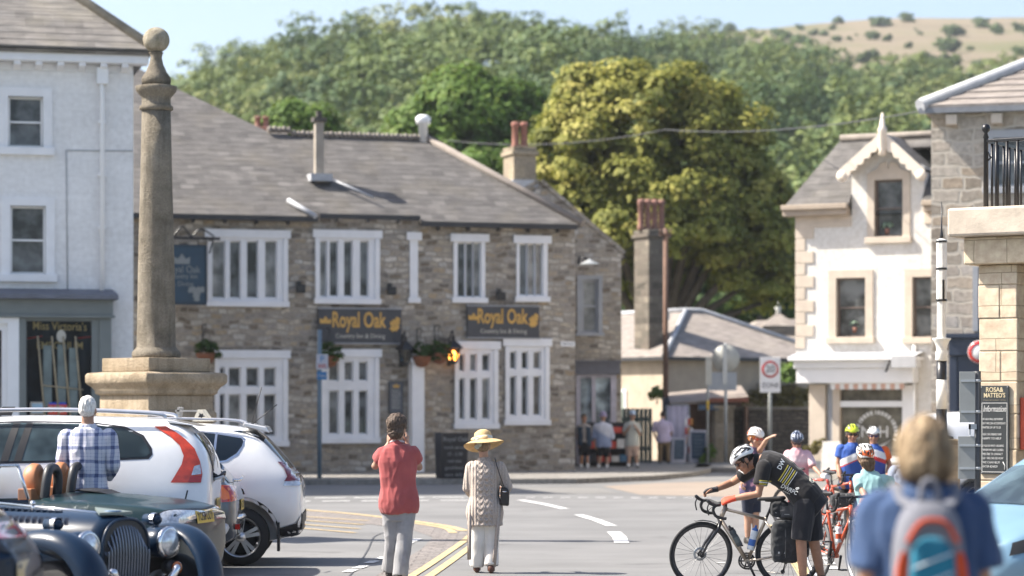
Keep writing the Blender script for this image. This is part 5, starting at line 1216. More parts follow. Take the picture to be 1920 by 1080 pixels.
for y0, y1, w_ in ((697, 792, .2), (818, 898, .215)):
 mb = MB(); mb.box(-w_, -.03, -.012, 0.0, zs_(y1), zs_(y0), M=Matrix.Translation((0, -.03, 0)) @ Matrix.Rotation(R(-12), 4, 'Z')); sgn = part(mb, 'sign_back', M('sign_grey', (.27, .28, .27), .5, .08, 5.), t, bevel=.003)
 for py in (y0 + 17, y1 - 20):
  mb = MB(); mb.box(-w_ + .015, -.03, -.03, -.0125, zs_(py) - .012, zs_(py) + .012, M=Matrix.Translation((0, -.03, 0)) @ Matrix.Rotation(R(-12), 4, 'Z')); mb.lathe([(.042, zs_(py) - .015), (.042, zs_(py) + .015)], n=14); part(mb, 'clamp_rail', GALV, sgn)
mb = MB(); mb.box(-.1, -.02, -.06, -.02, zs_(805), zs_(795)); mb.box(-.1, -.085, -.06, -.02, zs_(815), zs_(795)); part(mb, 'bracket', GALV, t)
mb = MB(); mb.box(-.175, -.1, .0, .004, zs_(775), zs_(752), M=Matrix.Translation((0, 0, 0))); part(mb, 'sticker', BLACK_METAL, t) if False else None
Ym = 37.; c = P(293, 800, Ym); t = thing('market_cross', 'weathered stone column with ball finial on a square moulded plinth', 'monument', (c.x, Ym, 0), R(45), local=True); km = Ym / F
def zm(py): return CH - (py - HZ) / F * Ym
def stone_col(name, cols, sc_=1.):
 t_ = NT(name); o = t_.co(); n = t_.noise(3., o, 6, .65); st_ = t_.n('Mapping', {'Vector': o, 'Scale': (6, 6, .7)}); s_ = t_.noise(1.5, st_, 4)
 c_ = t_.ramp(n, [(.3, cols[0]), (.5, cols[1]), (.72, cols[2])]); c_ = t_.mix(t_.ramp(s_, [(.5, (0, 0, 0)), (.72, (.6, .6, .6))]), c_, cols[3])
 f_ = t_.noise(45., o, 4, .7); c_ = t_.mix(.35, c_, t_.ramp(f_, [(.3, (.2, .2, .2)), (.7, (.8, .8, .8))]), 'OVERLAY')
 t_.set(col=c_, rough=.92, spec=.2, nor=t_.bump(t_.math('ADD', f_, t_.math('MULTIPLY', n, 1.5)), 1., .03)); return t_.mat
CROSS = stone_col('cross_stone', [(.14, .12, .09), (.23, .2, .155), (.31, .275, .22), (.09, .082, .065)])
CROSSB = stone_col('plinth_stone', [(.3, .235, .155), (.42, .335, .235), (.5, .41, .3), (.2, .165, .11)])
def sq(prof, mat, name):
 mb = MB(); mb.loft([[V((s * h, r_ * h, zm(py))) for s, r_ in ((-1, -1), (1, -1), (1, 1), (-1, 1))] for h, py in [(a * km / math.sqrt(2), b) for a, b in prof]], True); return part(mb, name, mat, t, bevel=.012)
sq([(175, 1010), (175, 960), (150, 955), (150, 912), (128, 905), (125, 850), (118, 838), (108, 832), (106, 742)], CROSSB, 'die')
sq([(114, 791), (114, 775), (107.5, 768)], CROSSB, 'band')
sq([(107, 741.9), (116, 738), (116, 733), (122, 726), (130, 721), (134, 717), (134, 704), (130, 700), (100, 697.5)], CROSSB, 'cornice')
sq([(102, 697.4), (102, 672)], CROSSB, 'cap_block')
mb = MB(); mb.lathe([(44 * km, zm(672)), (46 * km, zm(667)), (45 * km, zm(660)), (40 * km, zm(655)), (36.5 * km, zm(650)), (35.5 * km, zm(600)), (34 * km, zm(500)), (31.5 * km, zm(400)), (29 * km, zm(300)), (27 * km, zm(207))], n=40); part(mb, 'shaft', CROSS, t)
mb = MB(); mb.lathe([(27 * km, zm(208)), (31.5 * km, zm(206)), (31.5 * km, zm(200)), (27.5 * km, zm(197)), (27 * km, zm(184)), (30 * km, zm(180)), (37 * km, zm(172)), (38.5 * km, zm(167)), (38.5 * km, zm(162)), (27 * km, zm(160))], n=36); part(mb, 'capital', CROSS, t)
mb = MB(); mb.lathe([(27 * km, zm(160)), (27.5 * km, zm(150)), (26.5 * km, zm(145)), (20 * km, zm(136)), (13 * km, zm(120)), (10.5 * km, zm(108)), (12 * km, zm(101)), (14 * km, zm(99)), (9 * km, zm(97))], n=32); part(mb, 'finial_base', CROSS, t)
mb = MB(); mb.ell((0, 0, zm(75)), (25 * km, 25 * km, 24 * km), nu=32, nv=20); part(mb, 'ball', stone_col('ball_stone', [(.22, .18, .13), (.4, .36, .28), (.3, .27, .2), (.16, .14, .06)]), t)
lw = Fac(1249, 91, R(33)); L_ = lw.thing('outbuilding', 'low pale rendered building with hipped slate roof below the golden tree')
ze = CH + 98 / F * 91
t_ = M('buff_render', (.42, .35, .27), .9, .12, 2., bump=.2)
mb = MB(); wd = (0, 0, 0); mb.box(0, 7, 0, 9, 0, ze); part(mb, 'wall', t_, L_)
mb = MB(); zr = CH + 189 / F * 93; a = 3.3
slab(mb, [(-.3, -.3, ze), (7.6, -.3, ze), (4.0, a, zr), (a, a, zr)]); slab(mb, [(-.3, -.3, ze), (-.3, 9.3, ze), (a, 9.3, zr), (a, a, zr)]); slab(mb, [(7.6, -.3, ze), (7.6, 9.3, ze), (4.0, 9.3, zr), (4.0, a, zr)]); slab(mb, [(a, a, zr), (4, a, zr), (4, 9.3, zr), (a, 9.3, zr)])
rf = part(mb, 'roof', SLATE_PALE, L_, uv=True); mb = MB(); mb.tube([(-.3, -.3, ze + .05), (a, a, zr + .05)], .1, 6); mb.tube([(a, a, zr + .05), (a, 9.3, zr + .05)], .1, 6); mb.tube([(a, a, zr + .05), (4, a, zr + .05), (7.6, -.3, ze + .05)], .1, 6); part(mb, 'hip_flashing', LEAD, rf)
mb = MB(); mb.box(-.36, -.22, -.3, 9, ze - .1, ze + .02); mb.box(-.3, 7.6, -.36, -.22, ze - .1, ze + .02); part(mb, 'gutter', DARK_METAL, L_)
mb = MB(); mb.box(-.05, .03, 2.3, 3.2, 1.2, 2.5); wn = part(mb, 'window', WHITE_PAINT, L_); mb = MB(); mb.box(-.06, -.051, 2.38, 3.12, 1.28, 2.42); part(mb, 'pane', glass_mat('pale_pane', (.3, .34, .3), .3), wn)
fr = Fac(1405, 112, R(0)); L2 = fr.thing('pavilion', 'small pale slate pavilion roof with white finial behind the cottage')
mb = MB(); x0, x1 = 0, fr.hit(1540, 600)[0]; zE = fr.hit(1405, 645)[1]; zT = fr.hit(1405, 598)[1]; mb.box(.1, x1, 0, 5, 0, zE); part(mb, 'wall', t_, L2)
mb = MB(); slab(mb, [(-.2, -.2, zE), (x1, -.2, zE), (x1, 2, zT + .1), (.5, 2, zT)]); slab(mb, [(-.2, -.2, zE), (-.2, 5, zE), (.5, 5, zT), (.5, 2, zT)]); slab(mb, [(.5, 2, zT), (x1, 2, zT + .1), (x1, 5, zT + .1), (.5, 5, zT)]); part(mb, 'roof', SLATE_PALE, L2, uv=True)
xc = fr.hit(1467, 590)[0]; zc = fr.hit(1467, 610)[1]; zp = fr.hit(1467, 583)[1]; w_ = 35 / F * 112
mb = MB(); q = [V((xc - w_, .5, zc)), V((xc + w_, .5, zc)), V((xc + w_, 3, zc)), V((xc - w_, 3, zc)), V((xc, 1.75, zp))]; mb.add(q, [(0, 1, 4), (1, 2, 4), (2, 3, 4), (3, 0, 4), (0, 1, 2, 3)]); mb.add([p_ + V((0, 0, -.5)) if i < 4 else p_ for i, p_ in enumerate(q[:4])] + q[:4], [(0, 1, 5, 4), (1, 2, 6, 5), (2, 3, 7, 6), (3, 0, 4, 7)]); la = part(mb, 'lantern_roof', SLATE_PALE, L2, uv=True)
mb = MB(); mb.lathe([(.12, zp - .1), (.08, zp + .1), (.16, zp + .2), (.02, zp + .45)], (xc, 1.75, 0), 8); part(mb, 'finial', WHITE_PAINT, la)
gwall = Fac(1366, 87, R(-3)); g_ = gwall.thing('garden_wall', 'dark rough stone garden wall with flat coping left of the cottage', 'wall')
x1 = gwall.hit(1560, 800)[0]; zt = gwall.hit(1450, 768)[1]; mb = MB(); mb.box(.02, x1, 0, .45, 0, zt); part(mb, 'wall', WALLSTONE, g_, uv=True); mb = MB(); mb.box(.0, x1, -.05, .5, zt, zt + .1); part(mb, 'coping', M('dark_coping', (.17, .15, .12), .9, .2, 3.), g_)
pil = Fac(1341, 86, R(8)); g2 = pil.thing('gate_pillar', 'pale stone gate pillar at the end of the dark garden wall', 'gate pillar'); x1 = pil.hit(1376, 800)[0]; zt = pil.hit(1350, 766)[1]
mb = MB(); mb.box(0, x1, 0, x1, 0, zt); part(mb, 'pillar', SANDSTONE, g2, uv=True, bevel=.02); mb = MB(); mb.box(-.05, x1 + .05, -.05, x1 + .05, zt + .001, zt + .1); part(mb, 'cap', SANDSTONE, g2, uv=True, bevel=.02)
hd = Fac(1150, 85, R(0)); h_ = hd.thing('hoarding', 'dark green boarded gate between the inn and the stall', 'gate'); x1 = hd.hit(1223, 800)[0]; zt = hd.hit(1200, 766)[1]
mb = MB(); n = 9
for k in range(n): mb.box(x1 * k / n + .008, x1 * (k + 1) / n - .008, 0, .05, .05, zt)
part(mb, 'boards', M('bottle_green', (.035, .06, .055), .6, .15, 3.), h_); mb = MB(); mb.box(0, x1, .051, .11, .5, .62); part(mb, 'rail', M('bottle_green'), h_); mb = MB(); mb.box(0, x1, .051, .11, zt - .4, zt - .28); part(mb, 'rail', M('bottle_green'), h_)
st = Fac(1236, 86.5, R(0)); s_ = st.thing('shed_stall', 'open timber shed with sloping felt roof and a blue canopy edge', 'shed'); xa = st.hit(1256, 750)[0]; xb = st.hit(1402, 750)[0]; za = st.hit(1256, 762)[1]; zb = st.hit(1330, 736)[1]; x2 = st.hit(1345, 760)[0]
mb = MB(); slab(mb, [(xa, -.3, za + .1), (xb, -.3, za + .32), (xb, 2.5, zb + .25), (xa, 2.5, zb)], .08); part(mb, 'roof', M('felt_roof', (.24, .2, .17), .9, .2, 2.), s_)
mb = MB(); mb.box(xa, xb, 2.4, 2.5, 0, zb); mb.box(xb - .1, xb, -.2, 2.4, 0, za); part(mb, 'wall', WOOD, s_)
mb = MB(); mb.box(xa + .9, x2, -.5, -.3, za - .12, za + .06); part(mb, 'canopy_edge', M('canopy_blue', (.06, .1, .16), .6), s_)
mb = MB(); mb.box((xa + x2) / 2 + .4, xb, -.36, -.31, za + .14, za + .27, M=Matrix.Rotation(R(0), 4, 'Y')); part(mb, 'fascia_board', M('red_brown_board', (.28, .1, .06), .8), s_)
for x in (xa + .05, x2): mb = MB(); mb.box(x - .04, x + .04, -.25, -.17, 0, za); part(mb, 'post', M('pale_post', (.35, .33, .36), .7), s_)
c = G(1274, 871, .0); t = thing('cloth_banner', 'tall lilac white cloth banner hanging at the stall front', 'banner', (P(1271, 800, 86).x, 86.0, .12), 0, local=True)
mb = MB(); pts = []
for k in range(13): pts.append((-.33 + k * .055, .02 * math.sin(k * 1.7)))
mb.loft([[V((a, b * (1 + .3 * z_), z_)) for a, b in pts] for z_ in (.05, .9, 1.8)], cap=False, closed=False, smooth=True); o_ = part(mb, 'cloth', M('lilac_cloth', (.5, .46, .56), .9, .08, 4.), t); mo = o_.modifiers.new('Solidify', 'SOLIDIFY'); mo.thickness = .01
mb = MB(); mb.tube([(-.36, 0, 1.82), (.36, 0, 1.82)], .02, 6); mb.tube([(.36, 0, 0), (.36, 0, 1.82)], .02, 6); mb.tube([(-.36, 0, 0), (-.36, 0, 1.82)], .02, 6); part(mb, 'frame', GALV, t)
def aboard(label, px, row, Y, wpx, hpx, face, frame, rz=0., lean=12):
 k = Y / F; t = thing('pavement_sign', label, 'sign', (P(px, 800, Y).x, Y, .12), rz, local=True); w_, h_ = wpx * k, hpx * k
 for s, nm in ((-1, 'board'), (1, 'rear_board')):
  Mx = Matrix.Translation((0, s * .22, 0)) @ Matrix.Rotation(R(-lean * s), 4, 'X'); b_ = part(frame_slab(-w_ / 2, w_ / 2, 0, h_, [(-w_ / 2 + .06, w_ / 2 - .06, .12, h_ - .06)], -.02, .02).xf(Mx), nm, frame, t, bevel=.006)
  mb = MB(); mb.box(-w_ / 2 + .05, w_ / 2 - .05, -.008, .008, .11, h_ - .05, M=Mx); pn = part(mb, 'panel', face, b_)
  if s < 0:
   mb = MB(); o_ = Mx @ V((0, -.012, h_ * .8)); ay = Mx.to_3x3() @ V((0, 0, 1))
   for q in range(6): mb.add([o_ - ay * (q * h_ * .11) + V((a, 0, 0)) + ay * b for a, b in ((-w_ * .28, 0), (w_ * (.28 if q % 2 else .18), 0), (w_ * (.28 if q % 2 else .18), .035), (-w_ * .28, .035))], [(0, 1, 2, 3)])
   part(mb, 'chalk_lines', M('faint_chalk', (.15, .2, .25), .9), b_)
 return t
aboard('blue slate A board with lilac frame, right one of the stall pair', 1311, 870, 84.5, 34, 62, M('blue_slate', (.03, .06, .11), .5), M('lilac_frame', (.45, .45, .52), .6), R(-8))
aboard('blue A board with white swirl in front of the lilac banner', 1270, 870, 84.2, 26, 48, M('blue_slate'), M('lilac_frame'), R(6))
t = thing('postcard_rack', 'white wire rack with red and white goods between the stall boards', 'rack', (P(1291, 800, 85.2).x, 85.2, .12), 0, local=True)
mb = MB(); mb.tube([(0, 0, 0), (0, 0, 1.5)], .025, 8); mb.tube([(-.2, 0, .02), (.2, 0, .02)], .02, 6); mb.tube([(0, -.2, .02), (0, .2, .02)], .02, 6); part(mb, 'stand', WHITE_PLASTIC, t)
for k in range(4):
 for a in range(3):
  mb = MB(); mb.box(-.12 + a * .09, -.05 + a * .09, -.1, -.02, .28 + k * .3, .5 + k * .3); part(mb, 'card_pack', [WHITE_PLASTIC, M('red_goods', (.5, .06, .04), .5), M('orange_goods', (.6, .25, .06), .5)][(k * 2 + a) % 3], t)
t = thing('goods_rack', 'dark goods rack with red and blue boxes outside the annexe window', 'rack', (P(1138, 800, 79).x, 79.2, .12), R(3), local=True)
mb = MB()
for z_ in (.1, .5, .95): mb.box(-.75, .75, -.2, .2, z_, z_ + .03)
for a in (-.73, .73): mb.box(a - .02, a + .02, -.2, .2, 0, 1.3)
mb.box(-.75, .75, .17, .2, 0, 1.3); part(mb, 'shelf_frame', M('dark_rack', (.02, .02, .025), .6), t)
gr = random.Random(9)
for z_ in (.131, .531, .981):
 x = -.68
 while x < .6:
  w_ = gr.uniform(.12, .26); h__ = gr.uniform(.15, .3); mb = MB(); mb.box(x, x + w_, -.15, .12, z_, z_ + h__); part(mb, 'goods_box', [M('red_goods'), M('blue_goods', (.04, .12, .22), .5), M('dark_goods', (.03, .03, .04), .5), M('white_goods', (.5, .5, .5), .5)][gr.randrange(4)], t, bevel=.01); x += w_ + .03
t = thing('telegraph_pole', 'slim brown telegraph pole in front of the hipped slate roof', 'pole', (P(1248, 800, 87).x, 87, 0), 0, local=True); zt = P(0, 428, 87).z
mb = MB(); mb.tube([(0, 0, 0), (0, 0, zt)], [.1, .075], 12); part(mb, 'pole', TIMBER, t); mb = MB(); mb.tube([(0, 0, .1), (0, 0, P(0, 745, 87).z)], .115, 12); part(mb, 'black_base', BLACK_METAL, t)
mb = MB(); mb.box(-.2, .2, -.1, .1, zt - .25, zt - .17); mb.tube([(-.17, 0, zt - .17), (-.17, 0, zt - .02)], .03, 6); mb.tube([(.17, 0, zt - .17), (.17, 0, zt - .02)], .03, 6); part(mb, 'crossarm', TIMBER, t); mb = MB(); mb.box(.07, .12, -.12, .12, P(0, 600, 87).z, P(0, 590, 87).z + .1); part(mb, 'step', GALV, t)
a = P(1748, 204, 62); b = P(1247, 243, 86.9); c_ = P(840, 263, 96); mb = MB()
def sag(p0, p1, s_): return [p0.lerp(p1, k / 14) - V((0, 0, s_ * 4 * (k / 14) * (1 - k / 14))) for k in range(15)]
mb.tube(sag(a, b, .25) + sag(b, c_, .3)[1:], .012, 5); solo(mb, 'overhead_cable', M('cable_grey', (.1, .1, .11), .6), 'thin overhead cable crossing in front of the golden tree', 'cable', a)
t = thing('speed_limit_sign', 'white 20 zone speed limit plate on a grey post', 'sign', (P(1444, 800, 84).x, 84, .1), 0, local=True); k = 84 / F
mb = MB(); mb.tube([(0, .05, 0), (0, .05, P(0, 672, 84).z - .1)], .06, 10); part(mb, 'post', M('sign_grey'), t)
z0, z1 = P(0, 736, 84).z - .1, P(0, 670, 84).z - .1; w_ = 38 * k; mb = MB(); mb.box(-w_ / 2, w_ / 2, -.03, -.01, z0, z1); pl = part(mb, 'plate', M('sign_white', (.74, .74, .76), .4, .03), t, bevel=.01)
mb = MB(); cz = lerp(z0, z1, .66); mb.lathe([(.2, .031), (.27, .031), (.27, .036), (.2, .036)], (0, 0, cz), 28, M=Matrix.Rotation(R(90), 4, 'X'), cap=False); part(mb, 'red_ring', RED_LENS, pl)
mb = MB(); mb.text('20', (0, -.034, cz), (1, 0, 0), (0, 0, 1), .3, .004, .012); mb.text('ZONE', (0, -.034, lerp(z0, z1, .2)), (1, 0, 0), (0, 0, 1), .2, .004, .01); part(mb, 'lettering', M('sign_ink', (.08, .08, .1), .5), pl)
t = thing('road_sign', 'round grey sign back above a rectangular one beside the gate pillar', 'sign', (P(1361, 800, 85).x, 85, .1), 0, local=True); k = 85 / F
mb = MB(); mb.tube([(0, .06, 0), (0, .06, P(0, 650, 85).z)], .05, 10); part(mb, 'post', GALV, t)
mb = MB(); mb.lathe([(.001, -.01), (26 * k, -.01), (26 * k, .01), (.001, .01)], (0, 0, P(0, 678, 85).z), 28, M=Matrix.Rotation(R(90), 4, 'X')); part(mb, 'disc', M('sign_back_pale', (.4, .4, .37), .5, .06), t)
mb = MB(); mb.box(-33 * k, 20 * k, -.03, -.012, P(0, 738, 85).z, P(0, 704, 85).z); part(mb, 'plate', M('sign_back_blue', (.3, .33, .37), .5, .06), t)
mb = MB(); mb.box(-6 * k, 2 * k, -.06, -.031, P(0, 726, 85).z, P(0, 652, 85).z); part(mb, 'clamp_channel', GALV, t)
t = thing('road_sign', 'slim sign post with a narrow pale plate and yellow band', 'sign', (P(1327, 800, 83).x, 83, .1), 0, local=True)
mb = MB(); mb.tube([(0, 0, 0), (0, 0, P(0, 676, 83).z)], .045, 10); po = part(mb, 'post', M('sign_grey'), t); mb = MB(); mb.lathe([(.05, P(0, 775, 83).z), (.05, P(0, 757, 83).z)], n=12); part(mb, 'yellow_band', M('yellow_band', (.5, .33, .05), .6), po)
mb = MB(); mb.box(-.07, .12, -.07, -.046, P(0, 728, 83).z, P(0, 675, 83).z); part(mb, 'plate', M('sign_back_pale'), t)
def section(s):
 x, zb, zw, zs, zr, wl, ww, ws, wr = s
 h = [(0, zb), (wl * .8, zb), (wl, zb + .06), (ww, zw), ((ww + ws) / 2 + .008, (zw + zs) / 2), (ws, zs), (lerp(ws, wr, .5) + .025, lerp(zs, zr, .52)), (wr, zr - .05), (wr * .55, zr - .005), (0, zr)]
 return [V((x, y, z)) for y, z in h] + [V((x, -y, z)) for y, z in h[-2:0:-1]]
def car_body(st, paint, cuts=(), inner=None):
 """smooth closed body; cuts are (MB) solids taken out of it"""
 mb = MB(); mb.loft([section(s) for s in st], True, 0, True)
 me = mb.mesh('tmp', [paint, inner or BLACKPLASTIC]); mods = [('SUBSURF', dict(levels=2, render_levels=2))]; tmp = []
 for c in cuts:
  cm = c.mesh('cut', [paint, inner or BLACKPLASTIC]); cm.polygons.foreach_set('material_index', [1] * len(cm.polygons)); o = bpy.data.objects.new('cut', cm); COL.objects.link(o); tmp.append(o)
  mods.append(('BOOLEAN', dict(operation='DIFFERENCE', object=o, solver='EXACT')))
 full = evaluated(me, mods)
 for o in tmp: bpy.data.objects.remove(o)
 full.polygons.foreach_set('use_smooth', [True] * len(full.polygons))
 return full
def wheel_arch(x, z, r, yc, w=.36):
 mb = MB(); mb.lathe([(r, -w / 2), (r, w / 2)], (x, yc, z), 32, M=Matrix.Rotation(R(90), 4, 'X'), smooth=False); return mb
def car_wheel(par, x, y, r, side, rimr=.7, spokes=5, dark=None, name='wheel'):
 RX = Matrix.Rotation(R(90), 4, 'X'); w = .11
 w_ = part(MB().lathe([(r * rimr, -w), (r * .93, -w), (r, -w * .7), (r, w * .7), (r * .93, w), (r * rimr, w)], (x, y, r), 40, M=RX, cap=False), name, RUBBER, par)
 part(MB().lathe([(r * rimr, -w * .9), (r * rimr * .93, -w * .85), (r * rimr * .9, 0), (r * rimr * .93, w * .85), (r * rimr, w * .98), (r * rimr * 1.03, w), (r * rimr * 1.03, -w)], (x, y, r), 40, M=RX, cap=False), 'rim', ALLOY, w_)
 yo = y + side * w * .75; sp = MB()
 for k in range(spokes):
  for d in (-.16, .16):
   a = 2 * math.pi * k / spokes + .3; c1, c0 = a + d, a + d * 1.6; q = r * rimr * .97
   o = lambda rr, an, t: V((x + rr * math.cos(an), yo + t, r + rr * math.sin(an)))
   sp.add([o(.05, c0 - .35, -.012), o(.05, c0 + .35, -.012), o(q, c1 + .1, -.012), o(q, c1 - .1, -.012), o(.05, c0 - .35, .012), o(.05, c0 + .35, .012), o(q, c1 + .1, .012), o(q, c1 - .1, .012)], [(0, 1, 2, 3), (4, 5, 6, 7), (0, 1, 5, 4), (1, 2, 6, 5), (2, 3, 7, 6), (3, 0, 4, 7)])
 sp.lathe([(.001, -.03), (.06, -.025), (.065, .02), (.001, .02)], (x, yo, r), 20, M=RX)
 part(sp, 'spokes', ALLOY, w_); part(MB().lathe([(.001, -.01), (r * rimr * .8, -.01), (r * rimr * .8, .01), (.001, .01)], (x, y, r), 24, M=RX), 'brake_disc', M('disc_dark', (.03, .03, .03), .5), w_)
 return w_
XL, ZU = V((-1, 0, 0)), V((0, 0, 1))     # looking at the left flank: image right is the car's rear
def flank(bv, pts, off=.005, cell=.07, mb=None): return decal(bv, [(-x, z) for x, z in pts], (0, 0, 0), XL, ZU, off, cell, mb=mb)
def both(bv, pts, off=.005, cell=.07):
 mb = flank(bv, pts, off, cell); return decal(bv, pts, (0, 0, 0), V((1, 0, 0)), ZU, off, cell, mb=mb)
def tail(bv, pts, off=.005, cell=.07): return decal(bv, pts, (0, 0, 0), V((0, -1, 0)), ZU, off, cell)   # (y to image right = -y)
def car(name, label, pxr, Y, yaw, cat='car'):
 """origin on the ground under the rear bumper; drives along its own +x"""
 return thing(name, label, cat, (P(pxr, 0, Y).x, Y, 0), R(180 - yaw), local=True)
def plate(par, bv, y, z, text, col, w=.5, ax=V((0, -1, 0)), x=0):
 mb = decal(bv, rect(w, .115, (y, z)), (0, 0, 0), ax, ZU, .012, .1); p_ = part(mb, 'number_plate', col, par)
 vs, fs = text_mesh(text, 0, .012, 'CENTER'); vs = [V((v.x * .098 + y, v.y * .105 + z, 0)) for v in vs]
 part(decal(bv, (vs, fs), (0, 0, 0), ax, ZU, .016, 0), 'lettering', M('plate_ink', (.02, .02, .02), .5), p_)
YELLOW_PLATE = M('yellow_plate', (.62, .42, .03), .4, .05); WHITEP = paint_mat('white_car_paint', (.78, .78, .78), dirt=.3)
Y = 27.3; c = car('estate_car', 'white estate car with tall curved red tail lamps behind the man in plaid', 412, Y, -2); k = F / Y
def cx_(px, py): return ((412 - px) / k, CH - (py - HZ) / k)
st = [(.02, .5, .62, .92, 1.17, .70, .80, .78, .68), (.06, .42, .62, .98, 1.38, .76, .87, .85, .68), (.2, .36, .66, 1.02, 1.58, .80, .92, .88, .65), (.42, .3, .7, 1.03, 1.73, .82, .93, .9, .63), (.9, .24, .7, 1.03, 1.72, .84, .94, .91, .64), (1.7, .22, .7, 1.01, 1.755, .84, .94, .92, .66), (2.5, .22, .7, 1.0, 1.74, .84, .94, .92, .64), (3.1, .22, .68, .98, 1.5, .84, .93, .91, .64), (3.55, .22, .68, .96, 1.12, .84, .92, .88, .7), (4.1, .25, .66, .88, .98, .82, .9, .8, .62), (4.5, .3, .6, .74, .8, .7, .8, .65, .5), (4.62, .42, .55, .66, .7, .5, .6, .5, .4)]
full = car_body(st, WHITEP, [wheel_arch(x, .36, .41, s * .86) for x in (.95, 3.7) for s in (-1, 1)]); bv = bvh_of(full)
part(full, 'body', [WHITEP, BLACKPLASTIC], c)
win = [cx_(*q) for q in ((-190, 806), (-60, 797), (60, 793), (180, 795), (245, 803), (278, 818), (293, 838), (296, 847), (290, 854), (220, 857), (100, 861), (-60, 864), (-190, 866))]
part(both(bv, [cx_(*q) for q in ((-200, 803), (-60, 793), (60, 789), (182, 791), (248, 799), (283, 815), (299, 838), (301, 850), (294, 858), (220, 861), (100, 865), (-60, 868), (-200, 870))], .003), 'window_trim', M('black_trim', (.02, .02, .022), .3), c)
CARGLASS = glass_mat('car_glass', (.02, .03, .034), .03, 3.)
part(both(bv, win, .006), 'side_window', CARGLASS, c)
for a in (38, 62, 190): part(flank(bv, [cx_(*q) for q in ((a - 11, 862), (a + 3, 862), (a + 20, 794), (a + 7, 794))] if a < 100 else [cx_(*q) for q in ((a, 860), (a + 6, 860), (a + 6, 795), (a, 795))], .009), 'door_pillar', BLACKPLASTIC, c)
LR = M('estate_lamp_red', (.55, .05, .015), .15, .3, 12., coat=1.)
lampx = ((300, 800), (322, 800), (340, 810), (358, 823), (375, 840), (386, 863), (391, 886), (389, 901), (335, 901), (344, 886), (354, 868), (357, 853), (349, 834), (330, 817))
lm = part(flank(bv, [cx_(*q) for q in lampx], .012, .05), 'tail_lamp', LR, c)
part(flank(bv, [cx_(*q) for q in ((376, 872), (386, 869), (389, 886), (372, 888))], .017, .05), 'reversing_lens', CLEAR_LENS, lm)
part(flank(bv, [cx_(*q) for q in ((370, 890), (390, 889), (389, 900), (366, 901))], .017, .05), 'side_lens', RED_LENS, lm)
part(tail(bv, [(-.5, 1.08), (.5, 1.08), (.46, 1.56), (-.46, 1.56)], .008), 'rear_window', CARGLASS, c)
lm = part(decal(bv, [(-x, z) for x, z in [(cx_(*q)) for q in lampx]], (0, 0, 0), XL, ZU, .012, .05), 'tail_lamp', LR, c); lm.scale = (1, -1, 1)
plate(c, bv, 0, .84, 'VK10 XMR', YELLOW_PLATE)
mb = MB(); mb.tube([(.0, -.7, .56), (-.03, 0, .56), (.0, .7, .56)], .05, 8); mb.tube([(.02, .45, 1.1), (-.05, .15, 1.12), (-.03, -.1, 1.06)], .014, 6); part(mb, 'bumper_strip', M('grey_bumper', (.4, .41, .42), .4), c)
mb = MB(); mb.tube([(.3, .2, 1.13), (-.01, .2, 1.12), (-.05, .0, 1.16), (-.02, -.3, 1.12)], .018, 6); part(mb, 'wiper', BLACKPLASTIC, c)
for s in (-1, 1):
 mb = MB(); mb.tube(spline([(.5, s * .62, 1.71), (.62, s * .62, 1.76), (1.6, s * .64, 1.8), (2.5, s * .63, 1.78), (2.7, s * .63, 1.72)], 4), .02, 8); part(mb, 'roof_rail', M('silver_rail', (.6, .6, .62), .3, metal=.6), c)
mb = MB(); mb.prism([(.28, 1.66), (.5, 1.70), (.48, 1.67), (.16, 1.63)], -.55, .55); part(mb, 'spoiler', WHITEP, c, bevel=.01)
mb = MB(); mb.prism([(2.12, 1.74), (2.36, 1.74), (2.2, 1.83), (2.08, 1.83)], -.02, .02); part(mb, 'aerial_fin', BLACKPLASTIC, c)
vs, fs = text_mesh('XC60', 0, .01, 'CENTER'); part(decal(bv, ([V((v.x * .1 - .5, v.y * .09 + .72, 0)) for v in vs], fs), (0, 0, 0), V((0, -1, 0)), ZU, .006, 0), 'badge', CHROME, c)
part(flank(bv, [(.33, .62), (.345, .62), (.26, 1.0), (.245, 1.0)], .004), 'panel_gap', BLACKPLASTIC, c)
for x in (.95, 3.7):
 for s in (-1, 1): car_wheel(c, x, s * .82, .35, s)
Y = 29.6; GREYP = paint_mat('grey_car_paint', (.07, .085, .1), .3); c = car('hatchback', 'dark grey car with orange red lamps squeezed between two white cars', 454, Y, -2)
st = [(.0, .42, .55, .8, .9, .6, .76, .74, .66), (.08, .36, .6, .9, 1.0, .74, .86, .82, .7), (.25, .3, .64, .98, 1.22, .78, .89, .86, .62), (.7, .22, .66, 1., 1.5, .8, .9, .88, .6), (1.5, .2, .66, .98, 1.57, .8, .9, .88, .6), (2.4, .2, .66, .95, 1.5, .8, .9, .88, .6), (3.2, .2, .64, .92, 1.05, .8, .88, .84, .66), (4.0, .25, .6, .78, .85, .7, .82, .7, .5), (4.25, .35, .5, .62, .68, .5, .6, .5, .4)]
full = car_body(st, GREYP, [wheel_arch(x, .32, .37, s * .82) for x in (.85, 3.45) for s in (-1, 1)]); bv = bvh_of(full); part(full, 'body', [GREYP, BLACKPLASTIC], c)
part(both(bv, [(.75, 1.04), (.62, 1.2), (.9, 1.42), (1.6, 1.49), (2.4, 1.43), (2.9, 1.05)], .006), 'side_window', CARGLASS, c); part(tail(bv, [(-.6, 1.0), (.6, 1.0), (.5, 1.35), (-.5, 1.35)], .008), 'rear_window', CARGLASS, c)
